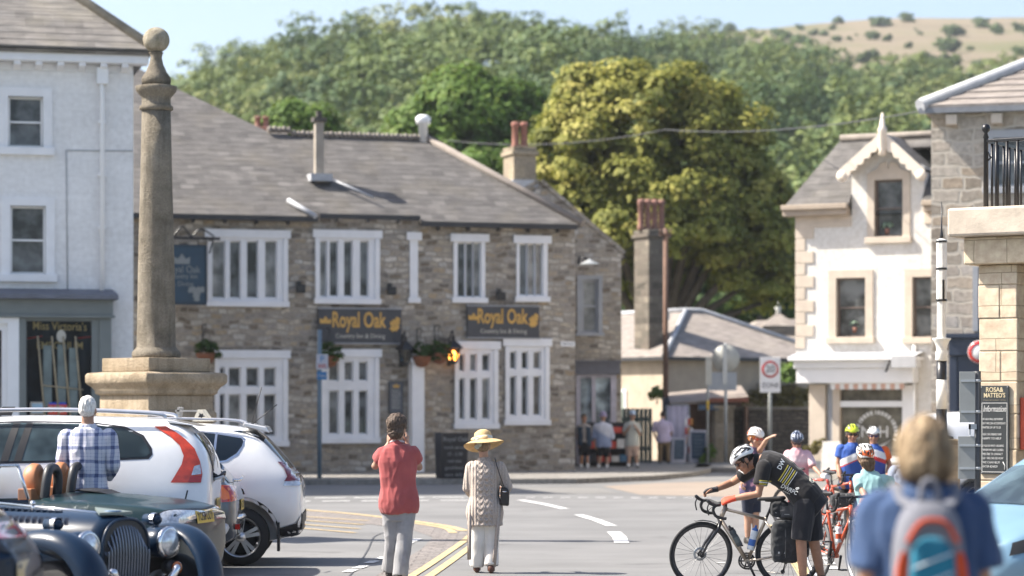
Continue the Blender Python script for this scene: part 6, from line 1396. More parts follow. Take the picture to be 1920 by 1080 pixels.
for s in (1, -1):
 lm = part(flank(bv, [(.02, .84), (.36, .8), (.42, .93), (.3, .99), (.05, .97)], .012, .05), 'tail_lamp', ORANGE_LENS, c); lm.scale = (1, s, 1)
 part(tail(bv, [(-.86, .8), (-.52, .84), (-.54, .95), (-.84, .98)] if s > 0 else [(.86, .8), (.52, .84), (.54, .95), (.84, .98)], .012, .05), 'lamp_lens', RED_LENS, lm) if s > 0 else None
mb = MB(); mb.tube([(.06, -.7, .62), (-.02, 0, .62), (.06, .7, .62)], .03, 6); part(mb, 'bumper_strip', CHROME, c); mb = MB(); mb.box(-.02, .03, .5, .7, .5, .56); part(mb, 'reflector', RED_LENS, c)
mb = MB(); mb.tube([(.3, .1, 1.03), (.02, .05, 1.02), (0, -.2, 1.06)], .016, 6); part(mb, 'wiper', CHROME, c); plate(c, bv, 0, .75, 'MT12 KLE', YELLOW_PLATE)
for x in (.85, 3.45):
 for s in (-1, 1): car_wheel(c, x, s * .78, .31, s)
Y = 31.6; c = car('crossover_car', 'white crossover car with black bumper and dark red lamp nearest the road', 572, Y, -3); k = F / Y
def cx_(px, py): return ((574 - px) / k, CH - (py - HZ) / k)
st = [(.0, .4, .52, .7, .95, .66, .76, .76, .7), (.05, .34, .55, .86, 1.02, .76, .86, .84, .74), (.2, .3, .62, 1.0, 1.2, .8, .9, .87, .68), (.42, .26, .66, 1.08, 1.46, .82, .91, .87, .62), (.6, .24, .66, 1.1, 1.6, .82, .915, .87, .62), (1.2, .22, .66, 1.08, 1.65, .82, .915, .88, .63), (2.0, .22, .66, 1.05, 1.66, .82, .915, .88, .63), (2.7, .22, .66, 1.0, 1.5, .82, .91, .88, .62), (3.3, .24, .64, .98, 1.12, .82, .9, .86, .7), (4.0, .28, .6, .86, .95, .76, .86, .76, .56), (4.35, .36, .52, .7, .76, .56, .66, .56, .44)]
full = car_body(st, WHITEP, [wheel_arch(x, .34, .415, s * .84) for x in (.72, 3.33) for s in (-1, 1)]); bv = bvh_of(full); part(full, 'body', [WHITEP, BLACKPLASTIC], c)
wl = [cx_(*q) for q in ((180, 800), (330, 801), (412, 810), (462, 818), (468, 822), (466, 834), (456, 851), (436, 863), (408, 867), (320, 868), (180, 868))]
part(both(bv, wl, .003), 'window_trim', CHROME, c); part(both(bv, [cx_(*q) for q in ((180, 804), (330, 805), (412, 813), (460, 821), (464, 826), (462, 834), (452, 848), (433, 860), (406, 864), (320, 864), (180, 864))], .007), 'side_window', glass_mat('tinted_glass', (.008, .014, .022), .03), c)
part(flank(bv, [cx_(*q) for q in ((408, 866), (413, 866), (417, 811), (413, 811))], .011), 'pillar', CHROME, c)
part(tail(bv, [(-.66, 1.12), (.66, 1.12), (.58, 1.55), (-.58, 1.55)], .008), 'rear_window', glass_mat('tinted_glass2', (.01, .018, .03), .03), c)
part(both(bv, [cx_(*q) for q in ((503, 820), (540, 850), (548, 858), (538, 855), (506, 832))], .006), 'rear_window_edge', CARGLASS, c)
DR = M('dark_red_lens', (.16, .008, .012), .12, .3, 14., coat=1.)
LP = [cx_(*q) for q in ((526, 864), (543, 866), (563, 878), (571, 892), (569, 900), (539, 899), (544, 891), (538, 876))]
for s in (1, -1):
 lm = part(flank(bv, LP, .012, .05), 'tail_lamp', DR, c); lm.scale = (1, s, 1)
 pl = part(flank(bv, [cx_(*q) for q in ((541, 899), (569, 898), (566, 908), (537, 907))], .012, .05), 'lamp_lens', CLEAR_LENS, lm)
LB = [cx_(*q) for q in ((526, 1010), (565, 1008), (576, 990), (579, 960), (570, 959), (560, 975), (526, 985))]
part(both(bv, LB, .012), 'bumper_guard', BLACKPLASTIC, c); part(tail(bv, rect(1.5, .26, (0, .47)), .012), 'rear_bumper', BLACKPLASTIC, c)
part(flank(bv, [cx_(*q) for q in ((569, 976), (576, 975), (575, 985), (568, 986))], .018), 'reflector', ORANGE_LENS, c)
arc_ = [(.72 + .455 * math.cos(a), .34 + .455 * math.sin(a)) for a in [R(-5 + 10 * i) for i in range(20)]] + [(.72 + .41 * math.cos(a), .34 + .41 * math.sin(a)) for a in [R(185 - 10 * i) for i in range(20)]]
part(both(bv, arc_, .01, .1), 'arch_trim', BLACKPLASTIC, c)
mb = MB(); mb.box(.27, .30, .66, .9, .17, .5); part(mb, 'mudflap', BLACKPLASTIC, c)
mb = MB(); mb.prism([(.44, 1.6), (.7, 1.65), (.7, 1.61), (.4, 1.53)], -.58, .58); part(mb, 'spoiler', WHITEP, c, bevel=.012)
for s in (-1, 1): mb = MB(); mb.tube(spline([(.7, s * .6, 1.63), (.9, s * .61, 1.68), (2., s * .62, 1.7), (2.2, s * .62, 1.65)], 4), .014, 6); part(mb, 'roof_rail', M('silver_rail'), c)
mb = MB(); mb.tube([(.62, .3, 1.62), (.5, .36, 2.06)], .006, 5); part(mb, 'aerial', BLACKPLASTIC, c); mb = MB(); mb.tube([(.62, .3, 1.62), (.32, .32, 1.86)], .006, 5); part(mb, 'aerial', BLACKPLASTIC, c)
for x in (.72, 3.33):
 for s in (-1, 1): car_wheel(c, x, s * .8, .335, s)
t = thing('roof_sign', 'cream roof sign with a small black lion like mark on the white crossover', 'sign', (P(366, 0, 31.7).x, 31.75, 1.66), 0, local=True)
CR = M('cream_plastic', (.62, .57, .46), .5, .05)
for yq in (-.18, .18): mb = MB(); mb.prism([(-.02, 0), (.2, 0), (.1, .14), (.05, .14)], yq - .012, yq + .012); part(mb, 'side_panel', CR, t, bevel=.004)
mb = MB(); mb.box(-.22, -.19, -.19, .19, 0, .135, M=Matrix.Rotation(R(10), 4, 'Y')); mb.box(-.22, .08, -.19, -.17, .115, .135); mb.box(-.22, .08, .17, .19, .115, .135); part(mb, 'rail', M('grey_plastic', (.3, .29, .27), .5), t)
mb = MB(); mb.prism([(.05, .05), (.07, .08), (.06, .1), (.09, .085), (.11, .095), (.11, .07), (.14, .06), (.1, .05), (.09, .035), (.08, .05)], -.196, -.193); part(mb, 'emblem', BLACKPLASTIC, t)
Y = 25.2; GREENP = paint_mat('green_car_paint', (.007, .025, .03), .0, coat=.2); c = car('open_roadster', 'dark green open two seater with tan headrests and black roll hoops', 386, Y, 11); k = F / Y
st = [(.0, .3, .48, .66, .8, .6, .7, .7, .6), (.05, .26, .52, .78, .9, .7, .8, .76, .64), (.25, .22, .55, .86, .955, .76, .86, .8, .66), (.7, .2, .58, .88, .99, .78, .88, .82, .64), (1.2, .18, .58, .89, 1.03, .78, .86, .82, .62), (1.7, .16, .56, .88, .98, .78, .85, .82, .66), (2.5, .16, .56, .87, .96, .78, .85, .81, .66), (2.85, .16, .56, .87, .96, .78, .86, .8, .66), (3.4, .17, .56, .8, .86, .78, .87, .78, .6), (3.8, .2, .5, .68, .74, .68, .8, .66, .5), (4.0, .3, .44, .56, .6, .5, .6, .5, .4)]
ck = MB(); ck.prism([(1.45, .45), (2.7, .45), (2.62, 1.3), (1.38, 1.3)], -.62, .62)
full = car_body(st, GREENP, [ck] + [wheel_arch(x, .31, .35, s * .82) for x in (.82, 3.15) for s in (-1, 1)]); bv = bvh_of(full); part(full, 'body', [GREENP, BLACKPLASTIC], c)
for s in (1, -1):
 pts = [(.125 + .105 * math.cos(a) * 1., .795 + .068 * math.copysign(abs(math.sin(a)) ** .7, math.sin(a))) for a in [2 * math.pi * i / 20 for i in range(20)]]
 pts = [(x - .02, z) for x, z in pts]
 bz = part(flank(bv, [(lerp(.105, x, 1.14), lerp(.795, z, 1.2)) for x, z in pts], .006, .05), 'tail_lamp', BLACKPLASTIC, c); bz.scale = (1, s, 1)
 part(flank(bv, pts, .014, .05), 'clear_cover', CLEAR_LENS, bz); part(flank(bv, oval(.095, .095, 18, (-.15, .795)), .02, .05), 'red_lens', RED_LENS, bz); part(flank(bv, oval(.05, .06, 14, (-.06, .795)), .02, .05), 'red_lens', RED_LENS, bz)
 for y0 in (.34,):
  tn = M('tan_leather', (.42, .17, .07), .5, .15, 6.); mb = MB(); mb.loft([[V((1.56 + d, s * y0 + wy * math.cos(a), 1.12 + hz * 1.3 * math.sin(a))) for a in [2 * math.pi * i / 20 for i in range(20)]] for d, wy, hz in ((-.06, .1, .09), (-.03, .135, .13), (.04, .14, .135), (.1, .11, .1))]); mb.box(1.52, 1.66, s * y0 - .22, s * y0 + .22, .5, 1.06); part(mb, 'seat', tn, c, bevel=.03)
  mb = MB(); mb.tube(spline([(1.42, s * y0 - .16, .95), (1.4, s * y0 - .15, 1.14), (1.4, s * y0 - .08, 1.24), (1.4, s * y0 + .08, 1.24), (1.4, s * y0 + .15, 1.14), (1.42, s * y0 + .16, .95)], 5), .045, 10); part(mb, 'roll_hoop', M('hoop_black', (.03, .032, .035), .45), c)
plate(c, bv, 0, .79, 'YO58 UDY', YELLOW_PLATE, .52)
mb = MB(); mb.tube(spline([(2.66, -.62, .96), (2.3, -.56, 1.24), (2.26, 0, 1.28), (2.3, .56, 1.24), (2.66, .62, .96)], 6), .028, 8); wf = part(mb, 'windscreen_frame', BLACKPLASTIC, c)
mb = MB(); a_ = spline([(2.66, -.6, .96), (2.72, 0, .98), (2.66, .6, .96)], 6); b_ = spline([(2.3, -.54, 1.23), (2.27, 0, 1.27), (2.3, .54, 1.23)], 6); mb.loft([a_, b_], False, 0, True, False); part(mb, 'windscreen', clear_glass('screen_glass', (.75, .85, .85)), c)
for s in (-1, 1):
 mb = MB(); mb.ell((2.5, s * .92, 1.0), (.06, .11, .075)); mb.tube([(2.5, s * .8, .95), (2.5, s * .9, .98)], .02, 6); part(mb, 'door_mirror', GREENP, c)
mb = MB(); mb.lathe([(.17, -.015), (.19, -.01), (.19, .01), (.17, .015)], (2.3, .34, 1.0), 24, M=Matrix.Rotation(R(65), 4, 'Y'), cap=False); part(mb, 'steering_wheel', BLACKPLASTIC, c)
part(flank(bv, [(1.32, .35), (1.335, .35), (1.335, .93), (1.32, .93)], .003), 'door_gap', BLACKPLASTIC, c); part(flank(bv, oval(.2, .12, 20, (.98, .9)), .002, .05), 'fuel_flap', paint_mat('green_flap', (.011, .028, .031), .35), c)
mb = MB(); mb.lathe([(.05, -.1), (.05, .12)], (.06, -.35, .22), 14, M=Matrix.Rotation(R(90), 4, 'Y')); part(mb, 'exhaust', M('exhaust', (.1, .1, .1), .3, metal=.9), c)
mb = MB(); mb.prism([(.9, 1.0), (1.25, 1.03), (1.2, 1.05), (1.0, 1.035)], -.2, .2); part(mb, 'brake_light', BLACKPLASTIC, c, bevel=.01)
for x in (.82, 3.15):
 for s in (-1, 1): car_wheel(c, x, s * .77, .305, s, .72)
Y = 20.6; BLUEP = paint_mat('blue_car_paint', (.005, .018, .042), .0, coat=.2); c = thing('vintage_roadster', 'dark blue vintage style roadster with slatted grille and round headlamps', 'car', (P(236, 0, Y).x, Y, 0), math.atan2(-.56, .83), local=True)
def ringb(x, w_, zt, zb=.42, e=2.6):
 return [V((x - .16 * (zt - .95 + (z_ + 1) / 2 * 0), w_ * math.copysign(abs(math.cos(a)) ** (2 / e), math.cos(a)), lerp(zb, zt, .5) + (zt - zb) / 2 * math.copysign(abs(math.sin(a)) ** (2 / e), math.sin(a)))) for a in [2 * math.pi * i / 32 for i in range(32)] for z_ in (0,)]
mb = MB(); mb.loft([ringb(-.02, .27, .965), ringb(-.12, .3, .985), ringb(-.3, .335, 1.0), ringb(-.9, .43, 1.02), ringb(-1.45, .55, 1.05), ringb(-1.6, .62, 1.04)], True, 0, True); bn = part(mb, 'bonnet', BLUEP, c)
mb = MB(); mb.tube([(-.1, 0, .988), (-1.5, 0, 1.058)], .012, 6); part(mb, 'hinge', CHROME, bn); mb = MB()
for k in range(14): mb.box(-.45 - k * .06, -.425 - k * .06, -.33 - k * .008, -.25 - k * .008, 1.0 + k * .001, 1.018 + k * .002)
part(mb, 'louvre_row', BLUEP, bn)
mb = MB(); mb.loft([ringb(.0, .262, .955), ringb(-.01, .24, .94)], True, 0, True); part(mb, 'grille_recess', BLACKPLASTIC, c)
for k in range(15):
 y = (k - 7) * .0325; zt = .44 + .5 * (1 - abs(y / .262) ** 2.6) ** (1 / 2.6); mb = MB(); mb.tube(spline([(.02, y, .46), (.035, y, .7), (.012, y, max(.5, zt - .08)), (-.03, y, max(.52, zt))], 5), .0085, 6); part(mb, 'grille_slat', M('slat_blue', (.2, .22, .26), .25, metal=.6), c)
mb = MB(); rg_ = ringb(.0, .262, .955); mb.tube(rg_ + [rg_[0]], .014, 8); part(mb, 'cowl_rim', BLUEP, c)
mb = MB(); mb.add([V((-.02, -.06, .99)), V((-.12, -.17, .985)), V((-.34, 0.02, 1.02)), V((-.2, .17, .995)), V((-.02, .1, .99))], [(0, 1, 2, 3, 4)]); mb.add([p_ + V((0, 0, .02)) for p_ in mb.v], [(0, 1, 2, 3, 4)]); mb.f += [[i, (i + 1) % 5, (i + 1) % 5 + 5, i + 5] for i in range(5)]; mb.m += [0] * 5; mb.s += [False] * 5
bp = part(mb, 'badge_plate', M('pale_badge', (.16, .19, .17), .4), c); mb = MB(); mb.lathe([(.001, 0), (.07, 0), (.07, .006), (.001, .006)], (-.14, 0, 1.011), 16); part(mb, 'emblem', M('badge_blue', (.05, .15, .35), .4), bp)
for s in (-1, 1):
 prof = [(.36, .45), (.31, .62), (.2, .76), (.05, .845), (-.14, .87), (-.34, .84), (-.6, .72), (-.9, .56), (-1.3, .42), (-1.7, .36)]; pr_ = spline([V((a, 0, b)) for a, b in prof], 3); rings = []
 for i, p_ in enumerate(pr_):
  t_ = i / (len(pr_) - 1); yo = s * lerp(.8, .84, min(1, t_ * 3)); yi = s * lerp(.5, .6, min(1, t_ * 1.6)); tn = (pr_[min(i + 1, len(pr_) - 1)] - pr_[max(i - 1, 0)]).normalized(); nn = V((-tn.z, 0, tn.x)); nn = nn if nn.z > -.2 and i > 0 else nn
  if nn.dot(V((0, 0, 1)) + V((.4, 0, 0))) < 0: nn = -nn
  q = []
  for j in range(9):
   u = j / 8; q.append(p_ + V((0, lerp(yi, yo, u), 0)) + nn * (.07 * math.sin(math.pi * u) ** .6 - .05 - (.1 * max(0, u - .8) * 5 * .5)))
  rings.append(q)
 mb = MB(); mb.loft(rings, False, 0, True, False); o_ = part(mb, 'front_wing', BLUEP, c); mo = o_.modifiers.new('Solidify', 'SOLIDIFY'); mo.thickness = .02; mo.offset = 0
 RY = Matrix.Rotation(R(90), 4, 'Y')
 mb = MB(); mb.lathe([(.02, -.5), (.06, -.42), (.1, -.25), (.118, -.08), (.118, .02), (.1, .03)], (.0, s * .46, .755), 24, M=RY); pod = part(mb, 'headlamp', BLUEP, c)
 mb = MB(); mb.lathe([(.118, .015), (.128, .02), (.128, .04), (.112, .055), (.1, .05)], (.0, s * .46, .755), 28, M=RY, cap=False); part(mb, 'chrome_ring', CHROME, pod)
 mb = MB(); mb.lathe([(.112, .035), (.1, .06), (.06, .078), (.001, .085)], (.0, s * .46, .755), 24, M=RY); part(mb, 'lens', CLEAR_LENS, pod)
 mb = MB(); mb.lathe([(.045, -.1), (.05, 0), (.03, .05), (.001, .055)], (-.2, s * .56, .925), 14, M=RY); mb.tube([(-.2, s * .56, .8), (-.2, s * .56, .92)], .03, 8); sl_ = part(mb, 'side_light', BLUEP, c); mb = MB(); mb.lathe([(.052, -.02), (.052, .02)], (-.2, s * .56, .93), 14, M=RY, cap=False); part(mb, 'chrome_band', CHROME, sl_)
 mb = MB(); mb.ell((.12, s * .46, .56), (.03, .05, .05)); ind = part(mb, 'indicator', ORANGE_LENS, c); mb = MB(); mb.tube([(.1, s * .46, .56), (.0, s * .46, .56)], .055, 12); part(mb, 'indicator_base', BLACKPLASTIC, ind)
 mb = MB(); mb.tube(spline([(.16, s * .3, .44), (.2, s * .33, .52), (.2, s * .37, .57), (.14, s * .38, .5)], 5), .03, 8); part(mb, 'overrider', CHROME, c)
 mb = MB(); mb.tube([(-.5, s * .5, 1.02), (-.5, s * .5, 1.07)], .012, 6); mb.ell((-.5, s * .5, 1.08), .022); part(mb, 'bonnet_catch', CHROME, bn) if s < 0 else None
 w_ = car_wheel(c, -.12, s * .66, .33, s, .62, 8); car_wheel(c, -2.6, s * .66, .33, s, .62, 8)
mb = MB(); mb.tube([(.22, -.75, .46), (.26, 0, .46), (.22, .75, .46)], .035, 8); part(mb, 'bumper', CHROME, c)
mb = MB(); mb.prism([(-1.58, .3), (-3.3, .3), (-3.4, .5), (-3.2, .85), (-2.7, .95), (-2.55, .82), (-1.8, .82), (-1.58, 1.08)], -.6, .6); part(mb, 'tub', BLUEP, c, bevel=.04)
mb = MB()
for s in (-1, 1): mb.tube([(-1.58, s * .56, 1.06), (-1.66, s * .52, 1.34)], .015, 6)
mb.tube([(-1.66, -.52, 1.34), (-1.66, .52, 1.34)], .015, 6); part(mb, 'windscreen_frame', CHROME, c); mb = MB(); mb.add([(-1.58, -.55, 1.07), (-1.58, .55, 1.07), (-1.655, .51, 1.33), (-1.655, -.51, 1.33)], [(0, 1, 2, 3)]); part(mb, 'windscreen', clear_glass('screen_glass2'), c)
Y = 15.5; c = car('saloon_car', 'blurred tail of a dark blue car with red lamp at the lower left corner', 68, Y, -6)
st = [(.0, .35, .5, .84, .9, .6, .76, .74, .6), (.06, .3, .55, .98, 1.06, .74, .84, .8, .62), (.2, .26, .6, 1.06, 1.2, .78, .88, .84, .6), (.5, .22, .62, 1.06, 1.4, .8, .9, .86, .58), (1.2, .2, .62, 1.03, 1.46, .8, .9, .86, .58), (2.2, .2, .62, 1., 1.44, .8, .9, .86, .58), (3., .2, .62, .95, 1.1, .8, .88, .84, .6), (4.2, .35, .5, .7, .75, .5, .6, .5, .4)]
full = car_body(st, BLUEP, [wheel_arch(x, .32, .37, s * .82) for x in (.95, 3.2) for s in (-1, 1)]); bv = bvh_of(full); part(full, 'body', [BLUEP, BLACKPLASTIC], c)
part(both(bv, [(.55, 1.1), (.75, 1.32), (2.2, 1.36), (2.8, 1.06)], .006), 'side_window', CARGLASS, c); part(tail(bv, [(-.55, 1.18), (.55, 1.18), (.5, 1.36), (-.5, 1.36)], .006), 'rear_window', CARGLASS, c)
for s in (1, -1):
 lm = part(flank(bv, [(.02, 1.06), (.2, 1.085), (.2, 1.15), (.1, 1.15), (.03, 1.12)], .012, .05), 'tail_lamp', RED_LENS, c); lm.scale = (1, s, 1)
part(flank(bv, [(.0, .98), (.26, 1.04), (.26, 1.07), (.02, 1.05)], .014, .05), 'lamp_trim', BLACKPLASTIC, c)
part(both(bv, [(.0, .3), (.5, .3), (.5, .66), (.3, .96), (.03, .98)], .01), 'bumper', BLACKPLASTIC, c); part(tail(bv, rect(1.5, .5, (0, .6)), .012), 'rear_bumper', BLACKPLASTIC, c); part(flank(bv, [(.02, .6), (.05, .6), (.06, .95), (.03, .95)], .018), 'bumper_reflection', M('gold_reflection', (.5, .38, .2), .3, metal=.7), c)  # gold strip laid on the bumper edge imitates a reflection
for x in (.95, 3.2):
 for s in (-1, 1): car_wheel(c, x, s * .78, .32, s)
Y = 21.6; PALEB = paint_mat('pale_blue_paint', (.17, .29, .39), .2, coat=.6); c = thing('compact_car', 'pale blue compact car facing us at the lower right corner', 'car', (P(1764, 0, Y).x, Y, 0), math.atan2(.55, .84), local=True)
st = [(.0, .36, .48, .62, .7, .4, .5, .46, .36), (.1, .3, .54, .72, .8, .62, .72, .66, .5), (.4, .26, .6, .84, .93, .74, .84, .78, .6), (.75, .24, .62, .92, 1.04, .78, .88, .82, .62), (1.05, .22, .64, .96, 1.2, .79, .89, .84, .62), (1.75, .2, .64, 1.0, 1.62, .8, .9, .86, .6), (2.5, .2, .64, 1.0, 1.68, .8, .9, .86, .6), (3.4, .22, .64, 1., 1.6, .8, .9, .86, .6), (3.8, .3, .6, .98, 1.3, .74, .86, .82, .6), (3.95, .4, .55, .9, 1.0, .6, .7, .66, .5)]
full = car_body(st, PALEB, [wheel_arch(x, .3, .35, s * .82) for x in (.75, 3.25) for s in (-1, 1)]); bv = bvh_of(full); part(full, 'body', [PALEB, BLACKPLASTIC], c)
def near(bv, pts, off=.005): return decal(bv, pts, (0, 0, 0), V((1, 0, 0)), ZU, off, .06)
for s in (1, -1):
 hl = part(near(bv, [(.12, .64), (.34, .7), (.62, .82), (.64, .86), (.4, .82), (.16, .74)], .008), 'headlamp', BLACKPLASTIC, c); hl.scale = (1, s, 1)
 part(near(bv, [(.3, .7), (.58, .81), (.58, .835), (.3, .76)], .012), 'lens', CLEAR_LENS, hl)
 sw_ = part(near(bv, [(1.25, 1.03), (1.5, 1.3), (1.8, 1.52), (2.6, 1.6), (3.4, 1.52), (3.6, 1.08), (2.4, 1.04)], .006), 'side_window', CARGLASS, c); sw_.scale = (1, s, 1)
part(decal(bv, [(-.62, 1.0), (.62, 1.0), (.5, 1.56), (-.5, 1.56)], (0, 0, 0), V((0, -1, 0)), ZU, .008, .07, far=6) if False else decal(bv, [(-.6, 1.2), (.6, 1.2), (.52, 1.85), (-.52, 1.85)], (0, 0, 0), V((0, -1, 0)), V((.72, 0, .7)).normalized(), .008, .07), 'windscreen', CARGLASS, c)
part(near(bv, [(.98, 1.03), (1.02, 1.03), (1.8, 1.6), (1.72, 1.6)], .01), 'windscreen_pillar', M('pillar_blue', (.05, .08, .11), .3), c)
part(near(bv, [(.04, .4), (.6, .4), (.6, .44), (.04, .44)], .006), 'bumper_crease', M('pale_trim', (.6, .66, .7), .3), c)
for x in (.75, 3.25):
 for s in (-1, 1): car_wheel(c, x, s * .78, .3, s)
Y = 45; c = thing('delivery_van', 'white van parked beyond the banded lamp column', 'van', (P(1722, 0, Y).x, Y, 0), R(0), local=True)
st = [(.0, .45, .6, 1.0, 1.3, .6, .76, .74, .62), (.06, .35, .6, 1.1, 1.7, .74, .84, .82, .7), (.3, .26, .6, 1.1, 1.78, .78, .88, .86, .74), (2.4, .24, .6, 1.08, 1.8, .78, .88, .86, .74), (3.0, .24, .6, 1.05, 1.6, .78, .88, .85, .66), (3.6, .26, .6, .98, 1.1, .78, .88, .82, .64), (4.2, .34, .54, .78, .84, .6, .7, .6, .5)]
full = car_body(st, WHITEP, [wheel_arch(x, .32, .37, s * .82) for x in (.85, 3.4) for s in (-1, 1)]); bv = bvh_of(full); part(full, 'body', [WHITEP, BLACKPLASTIC], c)
for s in (1, -1):
 q = part(near(bv, [(2.2, 1.1), (2.2, 1.55), (2.8, 1.5), (3.2, 1.1)], .006), 'side_window', CARGLASS, c); q.scale = (1, s, 1)
 q = part(near(bv, [(.05, .9), (.2, .9), (.2, 1.2), (.06, 1.2)], .01), 'tail_lamp', RED_LENS, c); q.scale = (1, s, 1)
part(near(bv, [(.1, .7), (3.3, .68), (3.3, .8), (.1, .82)], .008), 'side_moulding', M('navy_moulding', (.03, .05, .1), .5), c)
for x in (.85, 3.4):
 for s in (-1, 1): car_wheel(c, x, s * .78, .31, s)
SKIN = skin_mat('skin', (.42, .25, .175)); SKINT = skin_mat('tanned_skin', (.36, .19, .12)); EYE = M('eye', (.03, .025, .02), .2, 0); LIPS = M('lips', (.3, .12, .1), .5, .05); SHADES = M('sunglasses', (.02, .015, .015), .1, 0, coat=1.)
def ring(c, a, b, ra, rb, n=18, e=2.3):
 return [c + a * (ra * math.copysign(abs(math.cos(t)) ** (2 / e), math.cos(t))) + b * (rb * math.copysign(abs(math.sin(t)) ** (2 / e), math.sin(t))) for t in [2 * math.pi * i / n for i in range(n)]]
def frame(f, u):
 f = V(f).normalized(); u = V(u); u = (u - f * u.dot(f)).normalized(); return Matrix((f.cross(u), f, u)).transposed()   # columns right, forward, up
def hand(mb, w, d, n, curl=.35, side=1, s=1.):
 d = V(d).normalized(); n = V(n); n = (n - d * n.dot(d)).normalized(); l = d.cross(n)
 mb.loft([ring(w + d * x * s, l, n, a * s, b * s, 12) for x, a, b in ((-.01, .024, .018), (.03, .036, .017), (.07, .041, .015), (.092, .038, .012))])
 for k, L in enumerate((.068, .078, .073, .057)):
  p = w + (d * .088 + l * ((k - 1.5) * .02)) * s; q = [p - d * .02 * s]; a = 0
  for j, fr in enumerate((.42, .33, .25)): q.append(p); a += curl * (.8 + .35 * j + .08 * k); p = p + (d * math.cos(a) + n * math.sin(a)) * L * fr * s
  q.append(p); mb.tube(q, [.0095 * s, .0095 * s, .0088 * s, .0082 * s, .0068 * s], 8)
 p = w + (d * .025 + l * .03 * side) * s; mb.tube([p - l * .01 * side, p + (d * .02 + l * .022 * side + n * .012) * s, p + (d * .05 + l * .032 * side + n * .026) * s, p + (d * .07 + l * .03 * side + n * .04) * s], [.013 * s, .0125 * s, .0105 * s, .008 * s], 8)
TORSO = [(-.2, .135, .095), (-.05, .168, .118), (.08, .172, .12), (.28, .152, .108), (.5, .158, .112), (.7, .172, .118), (.86, .168, .1), (.95, .11, .08), (1.02, .062, .06)]
HEADH = .0
